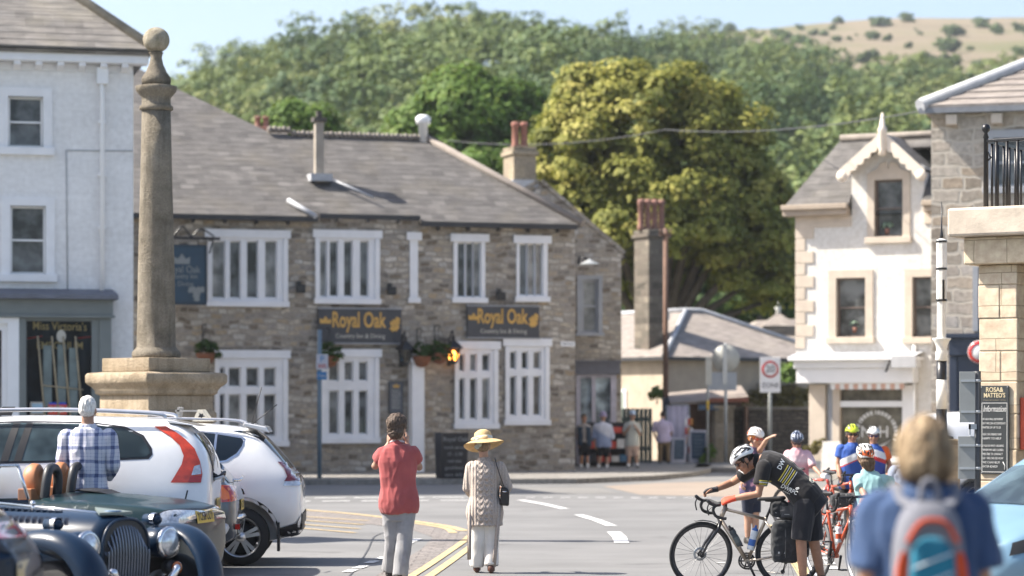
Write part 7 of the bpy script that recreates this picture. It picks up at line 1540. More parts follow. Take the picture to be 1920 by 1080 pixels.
class Fig:
 def __init__(s, label, Y, J, face, up=(0, 0, 1), w=1., d=1., skin=None, vox=.008, gz=0., bend=(0, 0, 0), hd=1., group=None, limb=1.):
  s.J = {k: P(v[0], v[1], Y + (v[2] if len(v) > 2 else 0)) for k, v in J.items()}; J = s.J; s.w, s.d, s.vox, s.lb = w, d, vox, limb
  for k in 'ab':
   J.setdefault('h' + k, J['pv'] + (J['s' + k] - (J['sa'] + J['sb']) / 2) * .5 - V((0, 0, .03)))
  base = J['pv'].copy(); base.z = gz
  if 'aa' in J: base.x = (J['aa'].x + J['ab'].x) / 2
  s.r = thing('person', label, 'person', base, 0, group); s.H = frame(face, up); s.hd = hd; s.bend = V(bend); s.skin = skin or SKIN; s.hands = {}
  s.f = V((s.H[0][1], s.H[1][1], s.H[2][1]))
 def hp(s, r, f, u): return s.J['hd'] + (s.H @ V((r, f, u))) * s.hd
 def spine(s, t):
  a, b = s.J['pv'], s.J['nk']; p = a.lerp(b, t) + s.bend * (4 * max(0, min(1, t)) * (1 - max(0, min(1, t)))); return p
 def torso(s, mb, off=0., t0=-.2, t1=1.02, flare=0., belly=0.):
  J = s.J; ls = (J['sb'] - J['sa']).normalized(); lh = (J['hb'] - J['ha']).normalized(); rs = []
  ts = [t0] + [x[0] for x in TORSO if t0 + .02 < x[0] < t1 - .02] + [t1]
  for t in ts:
   w_ = interp([x[0] for x in TORSO], [x[1] for x in TORSO], t) * s.w; d_ = interp([x[0] for x in TORSO], [x[2] for x in TORSO], t) * s.d
   tg = (s.spine(t + .05) - s.spine(t - .05)).normalized(); l = lh.lerp(ls, max(0, min(1, t))); l = (l - tg * l.dot(tg)).normalized()
   fl = flare * max(0, (.3 - t)); rs.append(ring(s.spine(t) + tg.cross(l) * 0, l, tg.cross(l), w_ + off + fl, d_ + off + fl + belly * math.exp(-((t - .2) / .22) ** 2), 22))
  mb.loft(rs)
 def limbpts(s, names, fr):
  """part of a three joint limb; fr 1 = first bone, 2 = both"""
  a, b, c = [s.J[n] for n in names]
  if fr <= 1: return [a, a.lerp(b, fr * .5), a.lerp(b, fr)]
  return [a, a.lerp(b, .5), b, b.lerp(c, (fr - 1) * .5), b.lerp(c, fr - 1)]
 def limb(s, mb, names, fr, rad, off=0., end=0., n=14):
  p = s.limbpts(names, fr); r = [(interp((0, .5, 1, 1.35, 2), rad, t) * s.lb + off + end * t / fr) for t in ([0, fr / 2, fr] if fr <= 1 else [0, .5, 1, 1 + (fr - 1) / 2, fr])]
  mb.ell(p[0], r[0] * .98, nu=14, nv=8); mb.tube(p, r, n)
  if fr > 1: mb.ell(p[2], r[2] * 1.0, nu=12, nv=8)
 def body(s, arms=True, legs=True, eyes=True, hands=None, mouth=True):
  mb = MB(); J = s.J; s.torso(mb); AR, LG = (.058, .047, .039, .041, .027), (.088, .072, .055, .056, .036)
  for k in 'ab':
   if 'w' + k in J: s.limb(mb, ('s' + k, 'e' + k, 'w' + k), 2, AR)
   if 'a' + k in J:
    s.limb(mb, ('h' + k, 'k' + k, 'a' + k), 2, LG)
   if hands and k in hands: d, n, cu, sd = hands[k]; hand(mb, J['w' + k], d, n, cu, sd, 1.05)
  hp = s.hp; Hm = s.H; h = s.hd
  mb.tube([J['nk'] - (J['hd'] - J['nk']) * .3, J['nk'].lerp(hp(0, -.02, -.06), .5), hp(0, -.02, -.06)], [.066 * s.lb, .056 * s.lb, .056 * s.lb], 14)
  mb.ell(hp(0, -.012, .03), (.075 * h, .095 * h, .1 * h), Hm, 20, 14); mb.ell(hp(0, .015, -.045), (.06 * h, .072 * h, .075 * h), Hm, 18, 12); mb.ell(hp(0, .055, -.1), (.03 * h, .026 * h, .022 * h), Hm); mb.ell(hp(0, .06, .03), (.055 * h, .028 * h, .02 * h), Hm)
  mb.tube([hp(0, .08, .012), hp(0, .098, -.012), hp(0, .106, -.03), hp(0, .085, -.038)], [.008, .0115, .016, .01], 8)
  for q in (-1, 1): mb.ell(hp(q * .077, -.01, -.01), (.014, .023, .034), Hm, 10, 8); mb.ell(hp(q * .042, .055, -.03), (.025, .026, .025), Hm, 10, 8)
  me = fuse(mb, s.vox, 3); s.bv = bvh_of(me); part(me, 'body', s.skin, s.r)
  if eyes:
   for q in (-1, 1): part(MB().ell(hp(q * .032, .08, .008), .0105, nu=10, nv=8), 'eye', EYE, s.r)
  if mouth: part(MB().ell(hp(0, .083, -.062), (.024, .008, .007), Hm, 12, 8), 'mouth', LIPS, s.r)
  return s
 def top(s, mat, sleeve=.6, hem=-.18, loose=.014, fold=.012, name='shirt', belly=0., sl_end=.012, collar=True, flare=.0, fs=9., arms='ab', mats=None):
  mb = MB(); s.torso(mb, loose, hem, .98, flare, belly)
  for k in arms:
   s.limb(mb, ('s' + k, 'e' + k, 'w' + k), sleeve, (.06, .052, .046, .044, .034), loose * .7, sl_end)
  if collar: mb.tube([s.J['nk'] - (s.J['hd'] - s.J['nk']) * .2, s.J['nk'] + (s.J['hd'] - s.J['nk']) * .16], [.085, .068], 14)
  me = fuse(mb, s.vox, 4, fold, fs, seed=int(s.J['pv'].x * 10)); s.top_bv = bvh_of(me); s.top_o = part(me, name, mats or mat, s.r); return s
 def legs(s, mat, fr=1.95, loose=.012, fold=.01, name='trousers', end=.006, rise=.12):
  mb = MB(); s.torso(mb, loose * .9, -.27, rise)
  for k in 'ab':
   if 'a' + k in s.J: s.limb(mb, ('h' + k, 'k' + k, 'a' + k), fr, (.092, .078, .062, .058, .05), loose, end)
  part(fuse(mb, s.vox, 4, fold, 8., seed=int(s.J['nk'].x * 9)), name, mat, s.r); return s
 def shoes(s, mat, d=(0, -1, 0), sock=None, ks='ab'):
  for k in ks:
   a = s.J['a' + k]; f = V(d[k] if isinstance(d, dict) else d).normalized(); l = f.cross(V((0, 0, 1))); z = max(0.0, s.r.location.z); g = V((a.x, a.y, max(z, a.z - .085))); mb = MB()
   mb.loft([ring(g + f * x + V((0, 0, h)), l, V((0, 0, 1)), wd, hh, 14) for x, wd, hh, h in ((-.075, .022, .03, .035), (-.06, .034, .045, .05), (-.01, .037, .05, .055), (.06, .042, .036, .04), (.13, .044, .028, .032), (.175, .034, .02, .026), (.195, .012, .01, .022))])
   mb.tube([g + V((0, 0, .04)), a + V((0, 0, .02))], [.042, .044], 12); part(fuse(mb, .007, 3), 'shoe', mat, s.r)
   if sock: b = a.lerp(s.J['k' + k], .28); part(MB().tube([a - V((0, 0, .02)), a.lerp(b, .5), b], [.046, .048, .054], 14), 'sock', sock, s.r)
  return s
 def hair(s, col, style='short', seed=1):
  mb = MB(); hp, h, Hm = s.hp, s.hd, s.H
  mb.ell(hp(0, -.022, .042), (.082 * h, .099 * h, .098 * h), Hm, 20, 14)
  if style != 'crop': mb.ell(hp(0, -.048, -.0), (.077 * h, .066 * h, .072 * h), Hm, 18, 12)
  if style == 'curly': mb.ell(hp(0, -.03, .055), (.1 * h, .112 * h, .1 * h), Hm, 20, 14); mb.ell(hp(0, -.065, -.03), (.085 * h, .06 * h, .08 * h), Hm)
  if style == 'bob':
   mb = MB(); mb.loft([ring(hp(0, -.028, z), V(Hm.col[0]), V(Hm.col[1]), rx, rx * 1.08, 24, 2.) for z, rx in ((-.118, .05), (-.105, .074), (-.075, .092), (-.035, .1), (.01, .1), (.05, .092), (.085, .074), (.11, .05), (.128, .02))])
  if style == 'nape':
   mb.ell(hp(.01, -.075, -.07), (.08 * h, .05 * h, .07 * h), Hm); mb.ell(hp(.03, -.08, -.12), (.055 * h, .035 * h, .05 * h), Hm)
  me = fuse(mb, max(.006, s.vox * .8), 2, dict(curly=.016, nape=.01, short=.009, bob=.014).get(style, .006), 26. if style == 'curly' else 30., (1, 1, .35 if style != 'curly' else 1), seed, .003); part(me, 'hair', bob_mat() if style == 'bob' else hair_mat(col), s.r); return s
 def helmet(s, mat, vent=None, rear=None, tilt=0.):
  hp = s.hp; Hm = s.H @ Matrix.Rotation(R(tilt), 3, 'X'); c = hp(0, -.012, .055); mb = MB(); rings = []
  for th, kk in ((2, 1), (18, 1), (36, 1), (54, 1), (72, 1), (88, 1), (96, .99), (97, .9)):
   th = R(th); rings.append([c + Hm @ V((.102 * math.sin(th) * math.cos(a) * kk, (.142 if math.sin(a) > 0 else .138) * math.sin(th) * math.sin(a) * kk, .098 * math.cos(th) + (.012 * math.sin(3 * a) * math.sin(th)) - (.02 if math.sin(a) < -.5 and th > 1.3 else 0))) for a in [2 * math.pi * i / 28 for i in range(28)]])
  mb.loft(rings, True, 0, True); me = mb.mesh('helmet', [mat]); me = evaluated(me, [('SUBSURF', dict(levels=1))]); bv = bvh_of(me); o = part(me, 'helmet', mat, s.r)
  X, Yv, Z = [V(Hm.col[i]) for i in range(3)]; vm = MB()
  for xx, yy, ww, ll in ((0, .075, .02, .08), (.042, .06, .018, .09), (-.042, .06, .018, .09), (.075, .03, .016, .09), (-.075, .03, .016, .09), (.022, -.05, .02, .08), (-.022, -.05, .02, .08), (.066, -.06, .018, .075), (-.066, -.06, .018, .075)):
   decal(bv, oval(ww, ll, 12, (xx, yy)), c, X, Yv, .003, .03, mb=vm)
  for yy, zz, ww, ll in ((.07, .03, .06, .014), (.05, .062, .05, .012), (-.03, .035, .08, .016), (-.02, .068, .06, .014), (-.08, .015, .05, .016)):
   decal(bv, oval(ww, ll, 12, (yy, zz)), c, Yv, Z, .003, .03, mb=vm); decal(bv, oval(ww, ll, 12, (-yy, zz)), c, -Yv, Z, .003, .03, mb=vm)
  for xx, zz, ww, ll in ((0, .03, .018, .045), (.035, .045, .018, .04), (-.035, .045, .018, .04), (.065, .02, .016, .04), (-.065, .02, .016, .04)): decal(bv, oval(ww, ll, 12, (xx, zz)), c, X, Z, .0035, .03, mb=vm)
  part(vm, 'vents', vent or BLACKPLASTIC, o)
  if rear: part(decal(bv, [(-.105, -.05), (.105, -.05), (.09, .03), (.05, .06), (.02, .03), (-.02, .03), (-.05, .06), (-.085, .03)], c, X, Z, .0028, .03), 'rear_shell', rear, o)
  mb = MB()
  for q in (-1, 1): mb.tube([hp(q * .09, .02, .04), hp(q * .08, .01, -.05), hp(0, .03, -.125)], .005, 5); mb.tube([hp(q * .088, -.06, .03), hp(q * .08, .01, -.05)], .005, 5)
  part(mb, 'strap', BLACKPLASTIC, o); s.hc = c; return s
 def glasses(s, mat=None):
  mb = MB(); hp = s.hp
  for q in (-1, 1): mb.ell(hp(q * .034, .088, .006), (.03, .009, .019), s.H, 14, 8); mb.tube([hp(q * .062, .08, .012), hp(q * .08, .0, .012)], .004, 5)
  mb.tube([hp(-.01, .095, .01), hp(.01, .095, .01)], .004, 5); part(mb, 'sunglasses', mat or SHADES, s.r); return s
 def cap(s, mat, brim=.1, crown=.1, wide=False, name='cap'):
  hp = s.hp; mb = MB(); c = hp(0, -.012, .055)
  mb.loft([[c + s.H @ V((a_ * math.cos(t), b_ * math.sin(t), z_)) for t in [2 * math.pi * i / 20 for i in range(20)]] for a_, b_, z_ in ((.09, .108, -.01), (.093, .11, .03), (.08, .095, .075), (.04, .05, .095), (.005, .005, .1))], True, 0, True)
  b0 = [c + s.H @ V(((.14 if wide else .075) * math.cos(t), (.13 + .0 if wide else .2) * math.sin(t) if wide else .06 + .13 * max(0, math.sin(t)), -.012 - (.03 if wide else .01))) for t in [2 * math.pi * i / 20 for i in range(20)]]
  b1 = [c + s.H @ V((.08 * math.cos(t), .1 * math.sin(t), -.004)) for t in [2 * math.pi * i / 20 for i in range(20)]]; mb.loft([b1, b0, [p - s.H @ V((0, 0, .006)) for p in b0], [p - s.H @ V((0, 0, .006)) for p in b1]], False, 0, True)
  part(mb, name, mat, s.r); return s
def bob_mat():
 t = NT('blonde_streaks'); o = t.co(); n = t.noise(1.5, t.n('Mapping', {'Vector': o, 'Scale': (26, 14, 4)}), 4); z = t.n('SeparateXYZ', {0: o}).outputs[2]
 c = t.ramp(n, [(.3, (.1, .068, .038)), (.5, (.21, .15, .09)), (.66, (.42, .32, .2))]);
 k = t.math('MULTIPLY', t.math('SUBTRACT', 1.635, t.math('ADD', z, t.math('MULTIPLY', n, .07))), 14.); k = t.n('Clamp', {0: k}).outputs[0]
 t.set(col=t.mix(k, c, (.055, .036, .022)), rough=.6, spec=.2, nor=t.bump(n, .6, .01)); return t.mat
def hair_mat(col):
 n = 'hair_%d_%d' % (int(col[0] * 1000), int(col[2] * 1000))
 if n in _M: return _M[n]
 t = NT(n); mp = t.n('Mapping', {'Vector': t.co(), 'Scale': (60, 60, 9)}); f = t.noise(1.6, mp, 4); t.set(col=t.ramp(f, [(.3, scl(col, .55)), (.55, col), (.75, scl(col, 1.45))]), rough=.65, spec=.2, nor=t.bump(f, .5, .006)); _M[n] = t.mat; return t.mat
def plaid():
 t = NT('plaid_cotton'); sx = t.n('SeparateXYZ', {0: t.co()}); w_ = t.noise(2.2); out = None
 for ax, sc_ in ((0, 7.), (2, 7.5)):
  c = t.math('ADD', t.math('MULTIPLY', sx.outputs[ax], sc_), t.math('MULTIPLY', w_, .5)); fr = t.math('FRACT', c)
  b = t.ramp(fr, [(0, (1, 1, 1)), (.1, (.05, .05, .05)), (.16, (0, 0, 0)), (.3, (.55, .55, .55)), (.34, (0, 0, 0)), (.55, (.4, .4, .4)), (.6, (0, 0, 0)), (.82, (.3, .3, .3)), (.86, (.95, .95, .95))], 'CONSTANT')
  out = b if out is None else t.math('ADD', out, b)
 col = t.ramp(t.math('MULTIPLY', out, .5), [(0, (.6, .6, .66)), (.25, (.5, .51, .6)), (.5, (.26, .29, .42)), (1., (.07, .09, .19))]); t.set(col=col, rough=.9, spec=.2, nor=t.bump(t.noise(150.), .2, .003)); return t.mat
def bands(name, stops, ax=2, slope=0., rng=(0, 2)):
 """cloth whose colour changes in sharp bands along height (plus a slope across)"""
 t = NT(name); sx = t.n('SeparateXYZ', {0: t.co()}); v = t.math('ADD', sx.outputs[ax], t.math('MULTIPLY', sx.outputs[0], slope)); v = t.math('DIVIDE', t.math('SUBTRACT', v, rng[0]), rng[1] - rng[0])
 t.set(col=t.ramp(v, stops[1:], stops[0]), rough=.75, spec=.3, nor=t.bump(t.noise(160.), .2, .003)); return t.mat
JEANS = cloth('grey_denim', (.3, .3, .31), .22); BLACKC = cloth('black_lycra', (.014, .014, .016), .2); WHITESHOE = M('white_shoe', (.6, .6, .6), .6); DARKSHOE = M('dark_shoe', (.03, .025, .022), .6); WSOCK = cloth('white_sock', (.7, .7, .7))
AWAY, TOW = (0, 1, 0), (0, -1, 0)
f = Fig('white haired man in a blue and white plaid shirt standing between parked cars', 25.95, dict(hd=(165, 769), nk=(165, 801), pv=(164, 927), sa=(126, 822), sb=(203, 820), ea=(118, 872), eb=(211, 872), wa=(132, 898, .2), wb=(200, 896, .2), ka=(155, 1010), kb=(175, 1010), aa=(153, 1095), ab=(178, 1095)), (.06, 1, -.05), w=1.02, d=1.1, limb=1.1, hd=.98)
f.body(hands=dict(a=((.3, 1, -.3), (1, 0, 0), .5, 1), b=((-.3, 1, -.3), (-1, 0, 0), .5, -1))).top(plaid(), 1.9, -.16, .022, .016, belly=.02, sl_end=.0).legs(cloth('tan_trousers', (.28, .22, .16))).shoes(DARKSHOE, AWAY).hair((.8, .76, .7), 'short', 3)
f = Fig('dark haired man in a faded red t-shirt and grey jeans seen from behind', 28.2, dict(hd=(746, 803), nk=(745, 832), pv=(748, 945), sa=(719, 852), sb=(773, 851), ea=(703, 874, .1), eb=(786, 876, .12), wa=(729, 832, .26), wb=(763, 832, .26), ka=(737, 1015, .05), kb=(758, 1016, -.02), aa=(730, 1072, .12), ab=(750, 1082, -.1)), (.45, 1, 0), w=1.0, d=1.02)
f.body(hands=dict(a=((-.05, .25, 1), (1, .3, 0), .5, -1), b=((.05, .3, 1), (-1, .3, 0), .5, 1))).top(cloth('faded_red_cotton', (.36, .088, .086), .16), .5, -.14, .024, .02, sl_end=.0, flare=.03).legs(JEANS, 1.97, .012, .014, end=.012).shoes(DARKSHOE, AWAY).hair((.1, .072, .055), 'curly', 5).glasses()
part(MB().tube(ring(f.J['nk'] + V((0, -.005, .012)), V((1, 0, 0)), V((0, .85, -.25)), .072, .07, 20), .011, 8), 'collar', M('pale_collar', (.5, .45, .45), .9), f.r)
t = thing('camera_phone', 'dark phone held to the face of the man in red', 'phone', P(746, 815, 28.55)); part(MB().box(-.075, .075, -.006, .006, -.04, .04).xf(Matrix.Translation(t.location)), 'case', BLACKPLASTIC, t, bevel=.005)
Yw = 29.4
f = Fig('woman in a straw sun hat, cream cable cardigan and white trousers', Yw, dict(hd=(906, 836), nk=(908, 862), pv=(909, 958), sa=(885, 876), sb=(936, 876), ea=(877, 915, .02), eb=(951, 913, .02), wa=(886, 928, .2), wb=(945, 922, .22), ka=(896, 1022), kb=(921, 1022), aa=(894, 1063, .05), ab=(921, 1062, -.05)), (.1, 1, -.1), w=.9, d=.95, limb=.9, hd=.95)
t = NT('cable_knit'); o = t.co(); sx = t.n('SeparateXYZ', {0: o}); xx = sx.outputs[0]; zz = sx.outputs[2]
cab = t.math('MULTIPLY', t.math('SINE', t.math('ADD', t.math('MULTIPLY', zz, 95.), t.math('MULTIPLY', t.math('ABSOLUTE', t.math('SINE', t.math('MULTIPLY', xx, 52.))), 3.))), t.math('ABSOLUTE', t.math('SINE', t.math('MULTIPLY', xx, 52.))))
msk = t.math('LESS_THAN', t.math('ABSOLUTE', t.math('SUBTRACT', xx, .01)), .085); rib = t.math('SINE', t.math('MULTIPLY', xx, 190.)); h_ = t.math('ADD', t.math('MULTIPLY', cab, msk), t.math('MULTIPLY', rib, t.math('MULTIPLY', t.math('SUBTRACT', 1., msk), .35)))
t.set(col=t.ramp(t.noise(110., o, 3, .8), [(.3, (.3, .255, .22)), (.55, (.46, .4, .355)), (.75, (.57, .51, .46))]), rough=.95, spec=.15, nor=t.bump(t.math('ADD', h_, t.math('MULTIPLY', t.noise(120.), .5)), .9, .012)); KNIT = t.mat
f.body(hands=dict(a=((.1, 1, .1), (1, 0, 0), .6, 1), b=((-.2, 1, .2), (-1, 0, 0), .6, -1))).top(KNIT, 1.95, -.28, .022, .008, 'cardigan', flare=.09, sl_end=.0).legs(cloth('white_cotton', (.72, .7, .66)), 1.93, .012, .013, end=.014).shoes(M('brown_shoe', (.09, .035, .02), .5), AWAY).hair((.25, .18, .11), 'short', 2)
STRAW = M('straw', (.6, .42, .2), .8, .18, 30., bump=.6, bs=160.); Hh = frame((.25, .9, -.18), (-.2, -.05, 1)); hc = P(907, 830, Yw)
def hat_ring(a, b, z, n=28, wob=0.): return [hc + Hh @ V((a * math.cos(t_), b * math.sin(t_), z + wob * math.sin(2 * t_ + .6))) for t_ in [2 * math.pi * i / n for i in range(n)]]
mb = MB(); mb.loft([hat_ring(.225, .22, -.028, wob=.022), hat_ring(.15, .15, .012, wob=.01), hat_ring(.1, .11, .03), hat_ring(.098, .108, .07), hat_ring(.088, .096, .115), hat_ring(.05, .055, .14), hat_ring(.005, .005, .145), hat_ring(.085, .095, .03), hat_ring(.15, .15, .005, wob=.01), hat_ring(.224, .219, -.034, wob=.022)], False, 0, True); ht = part(mb, 'sun_hat', STRAW, f.r)
mb = MB(); mb.loft([hat_ring(.103, .113, .028), hat_ring(.1035, .1135, .062), hat_ring(.099, .109, .064)], False, 0, True); part(mb, 'hat_band', M('pale_ribbon', (.55, .57, .52), .7), ht)
mb = MB()
for dx, dz, r_ in ((-.03, -.02, .03), (-.06, -.0, .025), (-.02, -.06, .028), (-.05, -.085, .024), (.0, -.035, .024)): mb.ell(hc + Hh @ V((dx, -.125 - .3 * r_, dz + .02)), (r_, r_ * .7, r_), nu=10, nv=8)
part(fuse(mb, .006, 1, .006, 40.), 'hat_flower', M('sage_flower', (.4, .42, .34), .9, .3, 40.), ht); mb = MB()
for q in (-1, 1): mb.ell(hc + Hh @ V((-.01 + q * .05, -.125, .03)), (.05, .012, .025), Hh, 12, 8)
part(mb, 'hat_bow', M('straw_bow', (.6, .43, .24), .7), ht)
wl_ = f.spine(.12); mb = MB(); rr = ring(wl_, V((1, 0, 0)), V((0, 1, 0)), .182, .145, 26); mb.loft([[p + V((0, 0, z_)) for p in rr] for z_ in (-.03, .03)], False, 0, True); bl_ = part(mb, 'belt', KNIT, f.r); bl_.modifiers.new('Solidify', 'SOLIDIFY').thickness = .012
for x0, x1, z1 in ((-.16, -.17, -.6), (.165, .1, -.68)): mb = MB(); mb.loft([[wl_ + V((lerp(x0, x1, q) + d_, -.1 - .05 * math.sin(q * 3), z1 * q + dz)) for d_, dz in ((-.022, 0), (.022, 0))] for q in (0, .25, .5, .75, 1)], False, 0, True, False); o_ = part(mb, 'belt_tail', KNIT, bl_); o_.modifiers.new('Solidify', 'SOLIDIFY').thickness = .01
t = thing('handbag', 'black leather shoulder bag hanging at the side of the straw hat woman', 'handbag', P(946, 930, Yw)); LEA = M('black_leather', (.02, .017, .016), .4, .2, 12., bump=.2)
mb = MB(); c_ = P(946, 930, Yw - .02); mb.prism([(-.05, -.1), (.05, -.11), (.055, .06), (.02, .1), (-.045, .09)], -.1, .1, (c_, V((1, 0, 0)), V((0, 0, 1)), V((0, 1, 0)))); part(mb, 'bag', LEA, t, bevel=.02)
sp_ = f.J['sb'] + V((-.04, 0, .07)); mb = MB(); mb.tube(spline([c_ + V((.0, -.07, .09)), sp_ + V((.05, -.12, -.16)), sp_ + V((0, -.07, 0)), sp_ + V((0, .02, .02)), sp_ + V((.02, .12, -.1)), c_ + V((0, .08, .09))], 5), .011, 6, flat=.5); part(mb, 'strap', LEA, t); part(MB().tube([c_ + V((-.02, -.104, .05)), c_ + V((.02, -.104, .05))], .008, 6), 'clasp', CHROME, t)
VX = .01; FG = 'walkers on the pavement by the annexe'
f = Fig('walker in dark gilet and black shorts closest to the annexe corner', 77, dict(hd=(1095, 784), nk=(1095, 795), pv=(1096, 833), sa=(1086, 801), sb=(1104, 801), ea=(1083, 817), eb=(1107, 817), wa=(1085, 832, -.05), wb=(1105, 832, -.05), ka=(1091, 855), kb=(1101, 855), aa=(1089, 876), ab=(1102, 875, -.1)), (.1, -1, 0), vox=VX, gz=.0, skin=SKINT, w=1.1, d=1.1, group=FG)
f.body(hands=dict(a=((0, -.2, -1), (1, 0, 0), .5, 1), b=((0, -.2, -1), (-1, 0, 0), .5, 1))).top(cloth('grey_tee', (.3, .27, .25)), .6, -.1).legs(cloth('black_cotton', (.015, .015, .018)), .95, .02, name='shorts').shoes(WHITESHOE, TOW, WSOCK).hair((.1, .08, .06), 'crop')
mb = MB()
for q in (-1, 1): mb.loft([ring(f.spine(t_) + V((q * .1, 0, 0)), V((1, 0, 0)), V((0, 1, 0)), .1, .155, 14) for t_ in (-.05, .3, .6, .85)])
part(fuse(mb, .012, 3, .01), 'gilet', cloth('navy_gilet', (.025, .045, .075)), f.r)
f = Fig('walker in lilac bucket hat and loose white shirt by the annexe', 77.3, dict(hd=(1131, 781), nk=(1130, 793), pv=(1131, 835), sa=(1119, 800), sb=(1142, 800), ea=(1115, 818), eb=(1146, 818), wa=(1116, 834, -.1), wb=(1144, 834, .0), ka=(1125, 856), kb=(1138, 857), aa=(1122, 877, -.1), ab=(1138, 877, -.1)), (.15, -1, 0), vox=VX, w=1.15, d=1.15, group=FG)
f.body(hands=dict(a=((0, -.2, -1), (1, 0, 0), .5, 1), b=((0, -.2, -1), (-1, 0, 0), .5, 1))).top(bands('white_blue_shirt', ('LINEAR', (0, (.25, .3, .45)), (.45, (.3, .36, .52)), (.55, (.6, .62, .7)), (1, (.62, .63, .7))), 2, .6, (.7, 1.5)), 1.3, -.08, .04, .02, sl_end=.02).legs(cloth('black_cotton'), .95, .02, name='shorts').shoes(WHITESHOE, TOW, WSOCK).cap(cloth('lilac_cotton', (.36, .31, .46)), wide=True, name='bucket_hat')
f = Fig('walker in pale blue cap, sage shirt and beige shorts before the green hoarding', 77, dict(hd=(1186, 779), nk=(1185, 791), pv=(1185, 833), sa=(1175, 798), sb=(1195, 798), ea=(1170, 815), eb=(1200, 815), wa=(1178, 803, -.2), wb=(1193, 802, -.2), ka=(1180, 856), kb=(1192, 856), aa=(1178, 875, -.05), ab=(1195, 873, .05)), (.3, -1, 0), vox=VX, group=FG)
f.body(hands=dict(a=((.4, -.2, .8), (1, 0, 0), .9, -1), b=((-.4, -.2, .8), (-1, 0, 0), .9, 1))).top(cloth('sage_shirt', (.43, .44, .4)), .7, -.08, .025, .014).legs(cloth('beige_shorts', (.47, .33, .26)), .93, .025, name='shorts').shoes(DARKSHOE, TOW, WSOCK).cap(cloth('pale_blue_cotton', (.4, .5, .62)))
f = Fig('man in lilac shirt and khaki trousers browsing the stall with back turned', 83.5, dict(hd=(1243, 779, .1), nk=(1242, 789), pv=(1245, 825), sa=(1229, 795), sb=(1255, 795), ea=(1226, 811, .1), eb=(1259, 811, .1), wa=(1231, 824, .25), wb=(1255, 824, .25), ka=(1238, 846), kb=(1252, 846), aa=(1237, 866), ab=(1253, 866)), (.2, 1, -.5), vox=VX, w=1.1, d=1.1)
f.body(eyes=False, mouth=False, hands=dict(a=((0, 1, -.3), (1, 0, 0), .5, 1), b=((0, 1, -.3), (-1, 0, 0), .5, 1))).top(cloth('lilac_shirt', (.5, .43, .56)), .8, -.12, .03, .016).legs(cloth('khaki', (.16, .11, .06))).shoes(DARKSHOE, AWAY).hair((.06, .045, .035), 'short')
YB = 27.0
f = Fig('cyclist in black jersey with yellow stripes leaning over his touring bike', YB, dict(hd=(1395, 864, -.12), nk=(1421, 863, -.1), pv=(1514, 934, -.18), sa=(1432, 876, -.29), sb=(1421, 872, .09), ea=(1422, 926, -.33), eb=(1374, 904, .28), wa=(1374, 935, -.26), wb=(1340, 918, .2), ha=(1510, 944, -.28), hb=(1517, 940, -.09), ka=(1502, 1014, -.31), kb=(1526, 1015, -.1), aa=(1506, 1083, -.31), ab=(1540, 1082, -.05)), (-.8, -.12, -.58), (-.5, 0, .87), bend=(.02, 0, .05), w=1.0, d=1.06, vox=.007, skin=SKINT)
f.body(hands=dict(a=((-1, .15, -.25), (.1, .6, -.8), .75, -1), b=((-1, 0, -.2), (.1, -.3, -.9), .8, 1)))
mb = MB(); f.torso(mb, .028, -.13, .97)
for k in 'ab': f.limb(mb, ('s' + k, 'e' + k, 'w' + k), .66, (.068, .058, .05, .045, .035), .01, .006)
mb.tube([f.J['nk'] - V((-.05, 0, .02)), f.J['nk'].lerp(f.J['hd'], .35)], [.085, .066], 14)
me = fuse(mb, .007, 3, .008, 9., seed=3); bv = bvh_of(me); JB = cloth('black_jersey', (.02, .019, .02), .15); jo = part(me, 'jersey', JB, f.r)
YEL = M('jersey_yellow', (.55, .45, .06), .7, .05); JW = M('jersey_white', (.72, .72, .7), .7, .03); O0 = P(1460, 900, YB); kk = YB / F
def q2(px, py): return ((px - 1460) * kk, (900 - py) * kk)
def band(p0, p1, w0, off=.004): a, b = V((*q2(*p0), 0)), V((*q2(*p1), 0)); d = (b - a).normalized(); n_ = V((-d.y, d.x, 0)) * w0 * kk / 2; return decal(bv, [(v.x, v.y) for v in (a + n_, b + n_, b - n_, a - n_)], O0, V((1, 0, 0)), ZU, off, .03)
for i in range(6): part(band((1472 + i * 3.3, 871 + i * 2.5), (1454 + i * 3.4, 900 + i * 1.8), 2.1 if i % 2 == 0 else 1.1), 'jersey_stripe', JW if i % 2 else YEL, jo)
for i in range(3): part(band((1455 + i * 4.2, 914 + i * 2.2), (1444 + i * 4.6, 924 + i * 2.6), 1.6), 'jersey_stripe', YEL if i < 2 else JW, jo)
for i, m_ in enumerate((YEL, JW, YEL, JW)): part(band((1417, 899 + i * 2.8), (1442, 901 + i * 3.2), 1.3 if i % 2 else 1.7), 'sleeve_stripe', m_, jo)
for i, m_ in enumerate((JW, YEL)): part(band((1388 + i * 3, 882 - i * 2), (1398 + i * 3, 889 - i * 1), 1.6), 'sleeve_stripe', m_, jo)
def jtext(s_, px, py, h, ang, sx=1., bold=.02):
 vs, fs = text_mesh(s_, 0, bold, 'CENTER'); ca, sa = math.cos(R(ang)), math.sin(R(ang)); c0 = q2(px, py); part(decal(bv, ([V((c0[0] + (v.x * sx * ca - v.y * sa) * h * kk, c0[1] + (v.x * sx * sa + v.y * ca) * h * kk, 0)) for v in vs], fs), O0, V((1, 0, 0)), ZU, .005, 0), 'jersey_lettering', JW, jo)
jtext('DWRFC', 1474, 916, 10.5, -28, .85); jtext('wheelers', 1470, 921, 4, -28, .9, .0); jtext('DW', 1459, 870, 12, 62, .9); jtext('8', 1488, 914, 9, -70)
